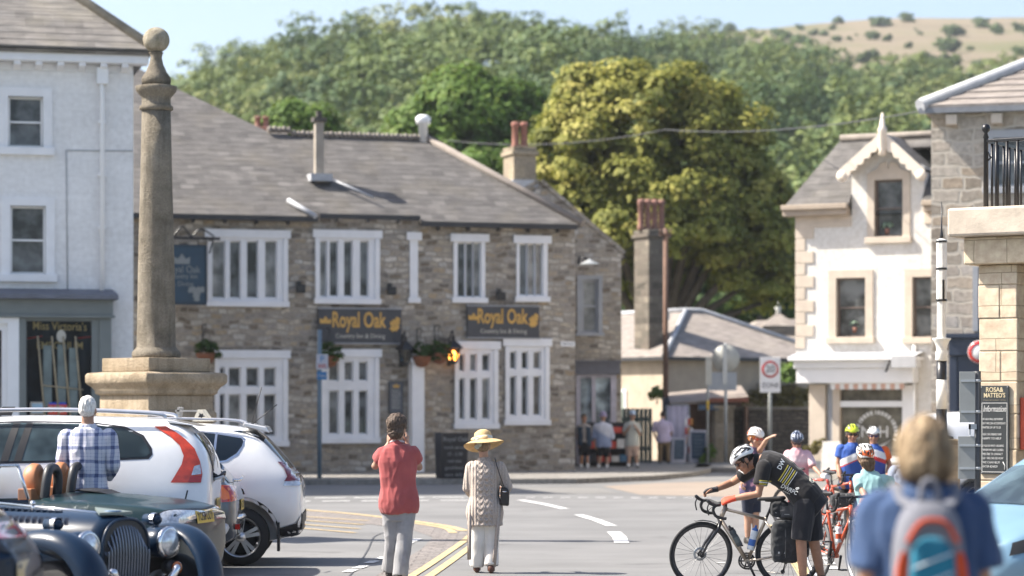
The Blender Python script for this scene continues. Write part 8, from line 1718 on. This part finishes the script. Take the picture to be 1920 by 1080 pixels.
part(decal(bv, [(q2(1512, 893)), (q2(1521, 897)), (q2(1522, 903)), (q2(1516, 905)), (q2(1511, 900))], O0, V((1, 0, 0)), ZU, .005, .03), 'jersey_badge', M('badge_cream', (.6, .57, .45), .7), jo)
f.legs(cloth('black_shorts', (.022, .022, .026), .25), .97, .018, .01, 'shorts', .012, .12).helmet(M('white_helmet', (.74, .74, .72), .3, .03, coat=.5)).glasses(M('clear_specs', (.04, .03, .03), .2, 0)).hair((.03, .025, .02), 'crop').shoes(DARKSHOE, (-1, -.2, 0))
for k, m_, nm in (('a', M('red_glove', (.75, .075, .03), .7, .12), 'glove'), ('b', M('black_glove', (.03, .03, .035), .7), 'glove')):
 w_ = f.J['w' + k]; d = V((-1, .15, -.25)).normalized() if k == 'a' else V((-1, 0, -.2)).normalized(); n_ = V((.1, .6, -.8)) if k == 'a' else V((.1, -.3, -.9)); mb = MB(); l_ = d.cross(n_).normalized(); n_ = l_.cross(d)
 mb.loft([ring(w_ + d * x + n_ * c_, l_, n_, a, b, 14) for x, a, b, c_ in ((-.035, .036, .031, 0), (0, .036, .027, 0), (.04, .046, .026, 0), (.085, .05, .024, .003), (.108, .046, .022, .012), (.12, .04, .018, .022))]); g_ = part(fuse(mb, .006, 2), nm, m_, f.r)
FC = 'cyclists'
f = Fig('woman cyclist in floral top and white helmet pointing along the road', 35.7, dict(hd=(1417, 822), nk=(1410, 842), pv=(1408, 922), sa=(1395, 853, -.1), sb=(1421, 850, .1), ea=(1387, 878, -.05), eb=(1429, 838, -.2), wa=(1390, 900, -.15), wb=(1438, 823, -.35), ka=(1402, 972), kb=(1417, 970), aa=(1402, 1010), ab=(1416, 1008)), (.5, -.85, -.2), w=.9, d=.9, limb=.88)
t = NT('floral_fabric'); v_ = t.n('TexVoronoi', {'Vector': t.co(), 'Scale': 16.}); t.set(col=t.ramp(v_.outputs[0], [(0, (.7, .45, .5)), (.25, (.6, .3, .4)), (.42, (.1, .08, .16)), (1, (.05, .04, .1))]), rough=.8)
f.body(hands=dict(a=((0, -.3, -1), (1, 0, 0), .6, 1), b=((.5, -.5, .3), (0, .4, -.8), .1, 1))).top(t.mat, .45, -.1, .012, .01).legs(cloth('navy_lycra', (.02, .025, .045)), .8, .006, .004, 'shorts').shoes(DARKSHOE, (.4, -1, 0)).hair((.5, .18, .05), 'short').helmet(M('white_helmet'), M('vent_grey', (.25, .2, .18), .5), M('orange_shell', (.65, .12, .03), .4)).glasses(M('red_shades', (.4, .06, .03), .15, coat=1.))
f = Fig('cyclist in pink fading jersey and dark navy helmet looking down', 40, dict(hd=(1494, 828), nk=(1494, 843), pv=(1496, 918), sa=(1478, 852), sb=(1513, 852), ea=(1473, 882, -.1), eb=(1524, 874, -.1), wa=(1482, 905, -.25), wb=(1538, 889, -.3), ka=(1489, 968), kb=(1504, 968), aa=(1489, 1000), ab=(1504, 1000)), (-.05, -1, -.55), (0, -.5, .85), w=.95, d=.95, limb=.9)
f.body(hands=dict(a=((0, -.5, -1), (1, 0, 0), .6, 1), b=((.4, -.7, -.5), (-.3, 0, -1), .6, 1))).top(bands('pink_fade', ('LINEAR', (0, (.6, .12, .16)), (.35, (.62, .25, .28)), (.65, (.7, .55, .56)), (1, (.66, .36, .4))), 2, 0, (.72, 1.2)), 1.0, -.12, .014, .012).legs(BLACKC, .85, .006, .004, 'shorts').shoes(DARKSHOE, TOW).helmet(M('navy_helmet', (.02, .025, .05), .25, .1, coat=1.), M('grey_vent', (.35, .38, .45), .4)).hair((.08, .05, .03), 'short').glasses()
BJ = bands('blue_white_jersey', ('CONSTANT', (0, (.035, .09, .33)), (.47, (.5, .06, .07)), (.5, (.7, .7, .7)), (.64, (.035, .09, .33)), (1, (.035, .09, .33))), 2, -.45, (.75, 1.45))
f = Fig('cyclist in blue jersey with white band and lime green helmet', 37.5, dict(hd=(1598, 815), nk=(1598, 833), pv=(1597, 912), sa=(1577, 842), sb=(1620, 842), ea=(1572, 872), eb=(1625, 872), wa=(1576, 900, -.15), wb=(1619, 898, -.2), ka=(1590, 960), kb=(1605, 962), aa=(1596, 1000), ab=(1608, 1000, .15)), (.0, -1, -.05), skin=SKINT)
f.body(hands=dict(a=((.1, -.5, -1), (1, 0, 0), .6, 1), b=((-.1, -.5, -1), (-1, 0, 0), .6, 1))).top(BJ, .5, -.05, .012, .01, 'jersey').legs(BLACKC, .75, .008, .004, 'shorts').shoes(DARKSHOE, TOW).hair((.12, .1, .09), 'crop').helmet(M('lime_helmet', (.55, .66, .03), .35, .05, coat=.5)).glasses(M('clear_specs'))
f = Fig('cyclist in blue, white and red jersey with white helmet and sunglasses', 41, dict(hd=(1638, 818), nk=(1638, 836), pv=(1640, 912), sa=(1620, 846), sb=(1658, 846), ea=(1616, 874), eb=(1668, 872), wa=(1622, 900, -.2), wb=(1662, 898, -.2), ka=(1633, 960), kb=(1647, 960), aa=(1633, 995), ab=(1648, 995)), (-.1, -1, -.05), skin=SKINT)
f.body(hands=dict(a=((.1, -.5, -1), (1, 0, 0), .6, 1), b=((-.1, -.5, -1), (-1, 0, 0), .6, 1))).top(bands('tricolour_jersey', ('CONSTANT', (0, (.05, .08, .3)), (.38, (.55, .05, .05)), (.47, (.7, .7, .7)), (.62, (.035, .09, .33)), (1, (.035, .09, .33))), 2, .35, (.75, 1.45)), .5, -.05, .014, .01, 'jersey').legs(BLACKC, .75, .008, .004, 'shorts').shoes(DARKSHOE, TOW).helmet(M('white_helmet')).hair((.12, .1, .09), 'crop').glasses(M('violet_shades', (.03, .02, .09), .1, 0, coat=1.))
mb = MB(); f.limb(mb, ('sb', 'eb', 'wb'), .62, (.07, .062, .058, .05, .04), .016); part(fuse(mb, .008, 2), 'orange_sleeve', cloth('orange_cloth', (.72, .13, .03)), f.r)
f = Fig('woman in teal t-shirt with orange and white helmet holding a red racing bike', 30, dict(hd=(1622, 857, .03), nk=(1627, 886), pv=(1645, 985), sa=(1609, 899, .05), sb=(1655, 900, -.05), ea=(1622, 930, -.12), eb=(1682, 912, .1), wa=(1612, 951, -.25), wb=(1704, 925, .25), ka=(1638, 1040), kb=(1662, 1040), aa=(1640, 1084), ab=(1666, 1080)), (-.12, 1, -.1), w=.95, d=.95, limb=.95)
f.body(eyes=False, mouth=False, hands=dict(a=((-.35, -.5, -.6), (0, .6, -.8), .8, 1), b=((.6, .6, -.3), (0, 0, -1), .6, -1))).top(cloth('teal_cotton', (.26, .43, .44), .1), .5, -.15, .014, .014, sl_end=.012).legs(cloth('blue_shorts', (.03, .06, .14)), .9, .012, .01, 'shorts').shoes(DARKSHOE, AWAY).hair((.13, .085, .055), 'nape', 4).helmet(M('white_helmet'), None, M('orange_shell'), 24)
mb = MB(); w_ = f.J['wa']; d = (w_ - f.J['ea']).normalized(); mb.tube([w_ - d * .035, w_ - d * .01], .034, 14); part(mb, 'wristwatch', M('watch_silver', (.6, .6, .6), .3, metal=.6), f.r)
d = V((-.35, -.5, -.6)).normalized(); mb = MB(); n_ = V((0, .6, -.8)); l_ = d.cross(n_).normalized(); n_ = l_.cross(d); mb.loft([ring(w_ + d * x, l_, n_, a, b, 14) for x, a, b in ((-.0, .03, .024), (.04, .044, .023), (.09, .047, .02))]); part(fuse(mb, .006, 2), 'glove', M('wine_glove', (.12, .02, .03), .7), f.r)
f = Fig('person in a grey top bending behind the backpacked woman', 36, dict(hd=(1705, 858), nk=(1695, 876), pv=(1712, 955), sa=(1678, 884), sb=(1712, 886), ea=(1670, 912), eb=(1722, 915), wa=(1676, 938, -.1), wb=(1720, 940, -.1), ka=(1705, 990), kb=(1718, 990), aa=(1705, 1012), ab=(1718, 1012)), (.3, 1, 0))
f.body(eyes=False, mouth=False, hands=dict(a=((0, -.2, -1), (1, 0, 0), .5, 1), b=((0, -.2, -1), (-1, 0, 0), .5, 1))).top(cloth('grey_blue_cotton', (.22, .25, .32)), 1.2, -.1, .03, .016).legs(BLACKC, 1.9).shoes(DARKSHOE, AWAY).hair((.2, .17, .14), 'short')
Yf = 9.7
f = Fig('blonde woman in navy t-shirt wearing a small backpack, close in front of us', Yf, dict(hd=(1733, 845), nk=(1735, 912), pv=(1735, 1185), sa=(1652, 962), sb=(1818, 960), ea=(1630, 1105), eb=(1838, 1102), wa=(1640, 1225, .15), wb=(1828, 1222, .15), ka=(1700, 1400), kb=(1770, 1400), aa=(1698, 1640), ab=(1772, 1640)), (.03, 1, 0), w=1.1, d=1.1, limb=1.12, skin=SKINT, hd=.97)
f.body(eyes=False, mouth=False, hands=dict(a=((0, .1, -1), (1, 0, 0), .4, 1), b=((0, .1, -1), (-1, 0, 0), .4, -1))).top(cloth('navy_cotton', (.036, .066, .14), .12), .72, -.2, .02, .016, sl_end=.02).legs(cloth('blue_denim', (.05, .08, .15))).shoes(DARKSHOE, AWAY).hair((.2, .14, .08), 'bob', 6)
bc = P(1743, 1068, Yf - .2); t = thing('backpack', 'small grey, orange and turquoise backpack worn by the blonde woman', 'backpack', bc); GB = cloth('grey_nylon', (.16, .165, .19))
def bp(w_, h_, d0, d1, c=(0, 0), e=2.6):
 return MB().loft([[bc + V((x * q, y0, z * q)) for x, z in oval(w_, h_, 28, c, e)] for q, y0 in ((1, d0), (1.02, lerp(d0, d1, .5)), (.93, lerp(d0, d1, .85)), (.7, d1))])
part(bp(.25, .5, .08, -.06), 'pack', GB, t); part(bp(.17, .34, -.045, -.085, (0, -.05)), 'front_pocket', cloth('turquoise_nylon', (.022, .15, .225)), t)
OR_ = cloth('orange_nylon', (.48, .07, .025))
for q in (-1, 1): part(MB().loft([[bc + V((q * .1, -.06, -.08)) + V((x, 0, z)) + V((0, d_, 0)) for x, z in oval(.055, .3, 20, (0, 0))] for d_ in (.05, -.005)]), 'side_panel', OR_, t)
part(MB().tube(spline([bc + V((-.09, -.075, .1)), bc + V((-.05, -.085, .165)), bc + V((0, -.08, .18)), bc + V((.05, -.085, .165)), bc + V((.09, -.075, .1))], 4), .009, 8), 'orange_piping', OR_, t)
mb = MB()
for k in range(4): z_ = -.2 + k * .07; mb.tube([bc + V((-.07, -.088, z_)), bc + V((.07, -.088, z_ + .055))], .004, 5)
part(mb, 'cord', M('pale_cord', (.5, .55, .58), .7), t)
for q in (-1, 1): sp_ = f.J['sa' if q < 0 else 'sb']; part(MB().tube(spline([bc + V((q * .05, -.0, .22)), V((lerp(bc.x, sp_.x, .55), Yf - .11, sp_.z + .05)), V((lerp(bc.x, sp_.x, .62), Yf, sp_.z + .1)), V((lerp(bc.x, sp_.x, .66), Yf + .13, sp_.z)), V((lerp(bc.x, sp_.x, .8), Yf + .15, sp_.z - .25)), bc + V((q * .13, .1, -.18))], 5), .027, 10, flat=.4), 'strap', GB, t)
part(MB().tube(spline([bc + V((-.035, -.0, .24)), bc + V((-.02, .0, .31)), bc + V((.02, .0, .31)), bc + V((.035, -.0, .24))], 4), .011, 8), 'grab_loop', GB, t)
def bike(name, label, loc, rz, frame_m, group=None, tyre=None, dims=None, steer=0., disc=True, spoke=22, tape=None, mud=False, fork_m=None):
 """drop bar bicycle in its own frame: x forward, y left, z up, origin on the ground under the bottom bracket"""
 t = thing(name, label, 'bicycle', loc, rz, group, local=True)
 D = dict(fw=.52, rw=-.43, r=.335, bb=.27, ht=(.37, .81), hb=(.405, .7), st=(-.18, .72), sd=(-.235, .92), bar=(.47, .9), rimd=.028); D.update(dims or {}); tp = tape or M('bar_tape', (.02, .02, .022), .7); fm = fork_m or frame_m
 x3 = lambda p, y=0: V((p[0], y, p[1])); RX = Matrix.Rotation(R(90), 4, 'X')
 def wheel(x, par):
  w_ = part(MB().lathe([(D['r'] - .03, -.012), (D['r'] - .016, -.0175), (D['r'] - .004, -.012), (D['r'], 0), (D['r'] - .004, .012), (D['r'] - .016, .0175), (D['r'] - .03, .012)], (x, 0, D['r']), 64, M=RX, cap=False), 'wheel', tyre or RUBBER, par)
  q = D['r'] - .028; part(MB().lathe([(q, -.011), (q + .004, -.012), (q + .004, .012), (q, .011), (q - D['rimd'], .006), (q - D['rimd'], -.006), (q, -.011)], (x, 0, D['r']), 64, M=RX, cap=False), 'rim', M('rim_grey', (.05, .05, .055), .35, metal=.4) if not tyre else M('rim_silver', (.4, .41, .42), .3, metal=.6), w_)
  mb = MB()
  for k in range(spoke):
   a = 2 * math.pi * k / spoke; b = a + (.55 if k % 4 < 2 else -.55); s = 1 if k % 2 else -1
   mb.tube([V((x + .02 * math.cos(b), s * .03, D['r'] + .02 * math.sin(b))), V((x + (q - D['rimd']) * math.cos(a), 0, D['r'] + (q - D['rimd']) * math.sin(a)))], .0017, 4, False)
  part(mb, 'spokes', M('spoke_steel', (.2, .2, .21), .3, metal=.8), w_); mb = MB(); mb.tube([(x, -.05, D['r']), (x, .05, D['r'])], .016, 12); mb.tube([(x, -.035, D['r']), (x, -.028, D['r'])], .028, 14); mb.tube([(x, .028, D['r']), (x, .035, D['r'])], .028, 14); part(mb, 'hub', BLACKPLASTIC, w_)
  if disc: part(MB().lathe([(.045, .038), (.07, .038), (.07, .041), (.045, .041)], (x, 0, D['r']), 28, M=RX, cap=False), 'brake_rotor', GALV, w_)
  return w_
 bb, rh = (0, D['bb']), (D['rw'], D['r']); mb = MB()
 mb.tube([x3(D['ht']), x3(D['hb'])], .024, 14); mb.tube([x3((lerp(D['ht'][0], D['hb'][0], .2), lerp(D['ht'][1], D['hb'][1], .2))), x3(D['st'])], .0165, 12); mb.tube([x3(D['hb']), x3(bb)], .022, 12); mb.tube([x3(bb), x3(D['st']), x3((lerp(D['st'][0], D['sd'][0], .1), lerp(D['st'][1], D['sd'][1], .1)))], .0175, 12); mb.tube([x3(bb, -.035), x3(bb, .035)], .024, 14)
 for s in (-1, 1): mb.tube([x3((D['st'][0] + .005, D['st'][1] - .02), s * .015), x3(rh, s * .055)], .009, 8); mb.tube([x3(bb, s * .025), x3(rh, s * .055)], .0105, 8)
 part(mb, 'frame', frame_m, t)
 wheel(D['rw'], t)
 ax = x3(D['hb']); dr = (x3(D['ht']) - ax).normalized(); S = Matrix.Translation(ax) @ Matrix.Rotation(steer, 4, dr) @ Matrix.Translation(-ax); before = set(t.children)
 for s in (-1, 1): part(MB().tube([x3(D['hb'], s * .018) - dr * .01, x3((D['hb'][0] + .03, D['hb'][1] - .09), s * .035), x3((lerp(D['hb'][0], D['fw'], .75), lerp(D['hb'][1], D['r'], .7)), s * .045), x3((D['fw'], D['r']), s * .05)], [.018, .018, .014, .01], 10), 'fork_blade', fm, t)
 wheel(D['fw'], t); b = x3(D['bar']); mb = MB(); mb.tube([x3(D['ht']), x3(D['ht']) + dr * .05, b], .016, 10); part(mb, 'stem', BLACKPLASTIC, t)
 pts = []
 for s in (-1, 1):
  q = spline([b, b + V((.0, s * .13, .0)), b + V((.015, s * .19, 0)), b + V((.06, s * .205, -.005)), b + V((.085, s * .21, -.045)), b + V((.06, s * .215, -.105)), b + V((.0, s * .22, -.13)), b + V((-.05, s * .222, -.135))], 5); part(MB().tube(q, .0155, 10), 'handlebar', tp, t)
  mb = MB(); h = b + V((.075, s * .207, .0)); mb.tube(spline([h - V((.02, 0, .005)), h + V((.03, 0, .015)), h + V((.06, 0, .04)), h + V((.068, 0, .055))], 4), [.016] * 4 + [.018] * 6 + [.013] * 3, 10); mb.tube(spline([h + V((.055, 0, .02)), h + V((.07, 0, -.03)), h + V((.055, 0, -.1))], 4), .007, 6); part(mb, 'brake_lever', BLACKPLASTIC, t)
 mb = MB()
 for s in (-1, 1): mb.tube(spline([b + V((.06, s * .19, .0)), b + V((.1, s * .1, -.07)), x3(D['hb'], s * .03) + V((.06, 0, .05)), x3(D['hb']) + V((.0, s * .02, -.06))], 5), .0028, 5)
 part(mb, 'brake_cable', BLACKPLASTIC, t)
 for o in set(t.children) - before:
  o.data.transform(S)
  for c in o.children_recursive: c.data.transform(S)
 sd = x3(D['sd']); part(MB().tube([x3(D['st']), sd - V((0, 0, .03))], .0135, 10), 'seat_post', BLACKPLASTIC, t)
 mb = MB(); mb.loft([ring(sd + V((x, 0, z)), V((0, 1, 0)), V((0, 0, 1)), w_, h_, 14) for x, w_, h_, z in ((.16, .008, .012, -.004), (.14, .02, .018, 0), (.04, .026, .02, .0), (-.05, .05, .022, .005), (-.11, .07, .022, .01), (-.125, .05, .012, .012))]); mb.tube([sd + V((.08, 0, -.02)), sd + V((-.08, 0, -.03))], .008, 6); part(mb, 'saddle', BLACKPLASTIC, t)
 mb = MB(); mb.lathe([(.07, -.002), (.088, -.002), (.088, .002), (.07, .002)], (0, -.05, D['bb']), 32, M=RX, cap=False); mb.lathe([(.05, .006), (.066, .006), (.066, .01), (.05, .01)], (0, -.05, D['bb']), 32, M=RX, cap=False)
 for k in range(5): a = k * 1.2566; mb.tube([(0, -.052, D['bb']), (.08 * math.cos(a), -.05, D['bb'] + .08 * math.sin(a))], .008, 6)
 part(mb, 'chainring', BLACKPLASTIC, t)
 for s, a in ((1, R(-115)), (-1, R(65))):
  e = V((.17 * math.cos(a), s * .075, D['bb'] + .17 * math.sin(a))); cr = part(MB().tube([(0, s * .065, D['bb']), e], [.015, .011], 8), 'crank', BLACKPLASTIC, t); part(MB().box(e.x - .04, e.x + .04, e.y + s * .01, e.y + s * .09, e.z - .008, e.z + .008), 'pedal', BLACKPLASTIC, cr, bevel=.004)
 mb = MB()
 for k in range(6): mb.lathe([(.02, -.06 + k * .005), (.055 - k * .005, -.06 + k * .005), (.055 - k * .005, -.058 + k * .005), (.02, -.058 + k * .005)], (D['rw'], 0, D['r']), 24, M=RX @ Matrix.Rotation(0, 4, 'X'), cap=False)
 mb.xf(Matrix.Identity(4)); part(mb, 'cassette', M('chain_steel', (.18, .17, .16), .35, metal=.8), t)
 d0 = V((D['rw'] + .02, -.055, D['r'] - .08)); d1 = d0 + V((.03, 0, -.1)); mb = MB(); mb.tube([V((D['rw'], -.06, D['r'])), d0, d1], .008, 6); mb.tube([d0 - V((0, .008, 0)), d0 + V((0, .008, 0))], .022, 12); mb.tube([d1 - V((0, .008, 0)), d1 + V((0, .008, 0))], .022, 12); part(mb, 'derailleur', BLACKPLASTIC, t)
 ca = V((0, -.05, D['bb'])); part(MB().tube([ca + V((0, 0, .085)), V((D['rw'], -.05, D['r'] + .045))], .004, 5).tube([ca + V((0, 0, -.085)), d1 + V((.0, .0, -.02)), d0 + V((-.02, 0, .0)), V((D['rw'] - .04, -.05, D['r']))], .004, 5), 'chain', M('chain_steel'), t)
 if mud:
  a0 = [R(x) for x in (78, 92, 106, 118)]; mb = MB(); mb.loft([[V((D['fw'] + (D['r'] + .02) * math.cos(a), s * .024, D['r'] + (D['r'] + .02 - .006 * abs(s)) * math.sin(a))) for s in (-1, -.5, 0, .5, 1)] for a in a0], False, 0, True, False); o = part(mb, 'mudguard', BLACKPLASTIC, t); o.modifiers.new('Solidify', 'SOLIDIFY').thickness = .004; o.data.transform(S)
 return t
def on(b, p): return b.matrix_world_ @ V(p)
def bottle(label, loc, tilt, rz, body, cap_m, r=.036, h=.2):
 t = thing('water_bottle', label, 'bottle', loc, 0, None, local=True); t.rotation_euler = (0, tilt, rz)
 part(MB().lathe([(r * .9, 0), (r, .01), (r, h * .55), (r * .86, h * .62), (r, h * .7), (r, h * .86), (r * .8, h * .92)], n=20), 'bottle', body, t); part(MB().lathe([(r * .85, h * .9), (r * .85, h), (r * .35, h * 1.04), (r * .3, h * 1.16), (.001, h * 1.17)], n=18), 'cap', cap_m, t); part(MB().lathe([(r * 1.01, h * .2), (r * 1.01, h * .5)], n=20, cap=False), 'print_band', cap_m if cap_m != BLACKPLASTIC else M('bottle_band', (.1, .12, .12), .5), t)
 return t
def bag(name, label, c, w_, d, h, mat, cat='bag', rz=0., strip=True):
 t = thing(name, label, cat, c, rz, local=True)
 part(fuse(MB().loft([[V((x, y, z)) for x, y in oval(w_ * q, d * q, 24, (0, 0), 4.5)] for z, q in ((-h / 2, .82), (-h / 2 + .02, .97), (-h * .1, 1.04), (h * .3, 1.), (h / 2 - .02, .86), (h / 2, .6))]), .008, 2, .018, 12., (1, 1, 1), int(c[0] * 50)), 'pouch', mat, t)
 part(MB().tube([(0, -d * .53, -h * .4), (0, -d * .54, h * .2), (0, -d * .4, h * .5)], .012, 6, flat=.5), 'strap', M('strap_grey', (.12, .12, .12), .8), t)
 if strip: part(MB().box(-w_ * .3, w_ * .3, -d * .545, -d * .5, -h * .3, -h * .25), 'reflective_strip', M('reflective', (.5, .5, .5), .4), t)
 return t
TI = M('titanium', (.36, .31, .26), .32, .06, 4., metal=.85); PANN = cloth('pannier_black', (.035, .037, .04), .25)
bx = P(1401, 0, YB).x; y0 = YB
b1 = bike('touring_bicycle', 'bronze titanium touring bicycle with black panniers held by the leaning cyclist', (bx, y0, 0), R(180), TI, 'bicycles of the group',
  dims=dict(fw=.47, rw=-.415, bb=.265, ht=(.218, .82), hb=(.27, .69), st=(-.188, .69), sd=(-.262, .895), bar=(.33, .86)), steer=R(14), mud=True, fork_m=M('carbon', (.02, .02, .024), .3), spoke=24)
c = V((bx - .03, y0 - .0, .38)); bottle('dark grey bottle in the cage on the sloping down tube', V((bx - .075, y0, .42)), R(-28), 0, M('dark_bottle', (.05, .06, .065), .4), BLACKPLASTIC)
bottle('white and blue bottle in the cage on the seat tube', V((bx + .03, y0, .38)), R(14), 0, M('milky_plastic', (.62, .66, .7), .35), M('bottle_blue', (.03, .12, .4), .4), .037, .22)
bag('saddle_bag', 'black wedge saddle bag under the touring bicycle saddle', V((bx + .33, y0, .80)), .17, .1, .15, PANN)
bag('pannier', 'black roll top pannier on the near side of the touring bicycle', V((bx + .37, y0 - .11, .47)), .25, .12, .4, PANN); bag('pannier', 'dark pannier on the far side of the touring bicycle', V((bx + .5, y0 + .17, .5)), .27, .14, .4, PANN)
bag('rack_bag', 'grey rolled bag strapped on the rack of the touring bicycle', V((bx + .46, y0 + .02, .78)), .3, .16, .14, cloth('grey_roll', (.12, .12, .125), .2))
rk = thing('pannier_rack', 'black wire carrier over the rear wheel of the touring bicycle', 'rack', (bx, y0, 0), 0, local=True); mb = MB()
for s in (-1, 1): mb.tube([(.3, s * .05, .69), (.62, s * .05, .69)], .006, 6); mb.tube([(.415, s * .062, .34), (.36, s * .055, .69)], .006, 6); mb.tube([(.415, s * .062, .34), (.55, s * .055, .69)], .006, 6)
part(mb, 'rack_frame', BLACK_METAL, rk)
RED = paint_mat('orange_red_frame', (.42, .065, .018)); loc = P(1566, 0, 27.9); b2 = bike('racing_bicycle', 'orange red racing bicycle seen from the front beside the cyclist in black', (loc.x, 27.9, 0), R(-72), RED, 'bicycles of the group', tyre=M('tyre_grey', (.09, .09, .095), .6), steer=R(-6), disc=False, fork_m=M('dark_fork', (.05, .045, .05), .3), spoke=20)
bottle('clear bottle in the cage of the orange red racing bicycle', V((loc.x + .02, 27.75, .42)), R(0), 0, M('milky_plastic'), RED, .034, .18)
loc = P(1575, 0, 37.); b3 = bike('road_bicycle', 'orange bicycle with handlebar bag in front of the lime helmet rider', (loc.x, 37.2, 0), R(-70), RED, 'bicycles of the group', disc=False, spoke=16)
bag('handlebar_bag', 'black roll bag on the orange bicycle handlebar', P(1584, 938, 36.5), .38, .16, .17, PANN, rz=R(10)); t = thing('bicycle_lamp', 'white lamp cluster on the handlebar before the pink jersey', 'lamp', P(1548, 893, 38.9)); mb = MB(); mb.tube([P(1544, 893, 38.9), P(1552, 893, 38.7)], .045, 12); part(mb, 'housing', WHITE_PLASTIC, t)
loc = P(1530, 0, 39.4); b4 = bike('road_bicycle', 'red bicycle held by the cyclist in the pink jersey', (loc.x - .1, 39.5, 0), R(-50), M('red_frame', (.5, .05, .03), .3, coat=1.), 'bicycles of the group', disc=False, spoke=16, tape=M('red_tape', (.55, .07, .03), .7))
loc = P(1690, 0, 30.5); b5 = bike('racing_bicycle', 'blue bicycle half hidden behind the woman with the backpack', (loc.x, 30.4, 0), R(-110), paint_mat('blue_frame', (.03, .1, .3)), 'bicycles of the group', disc=False, spoke=16)
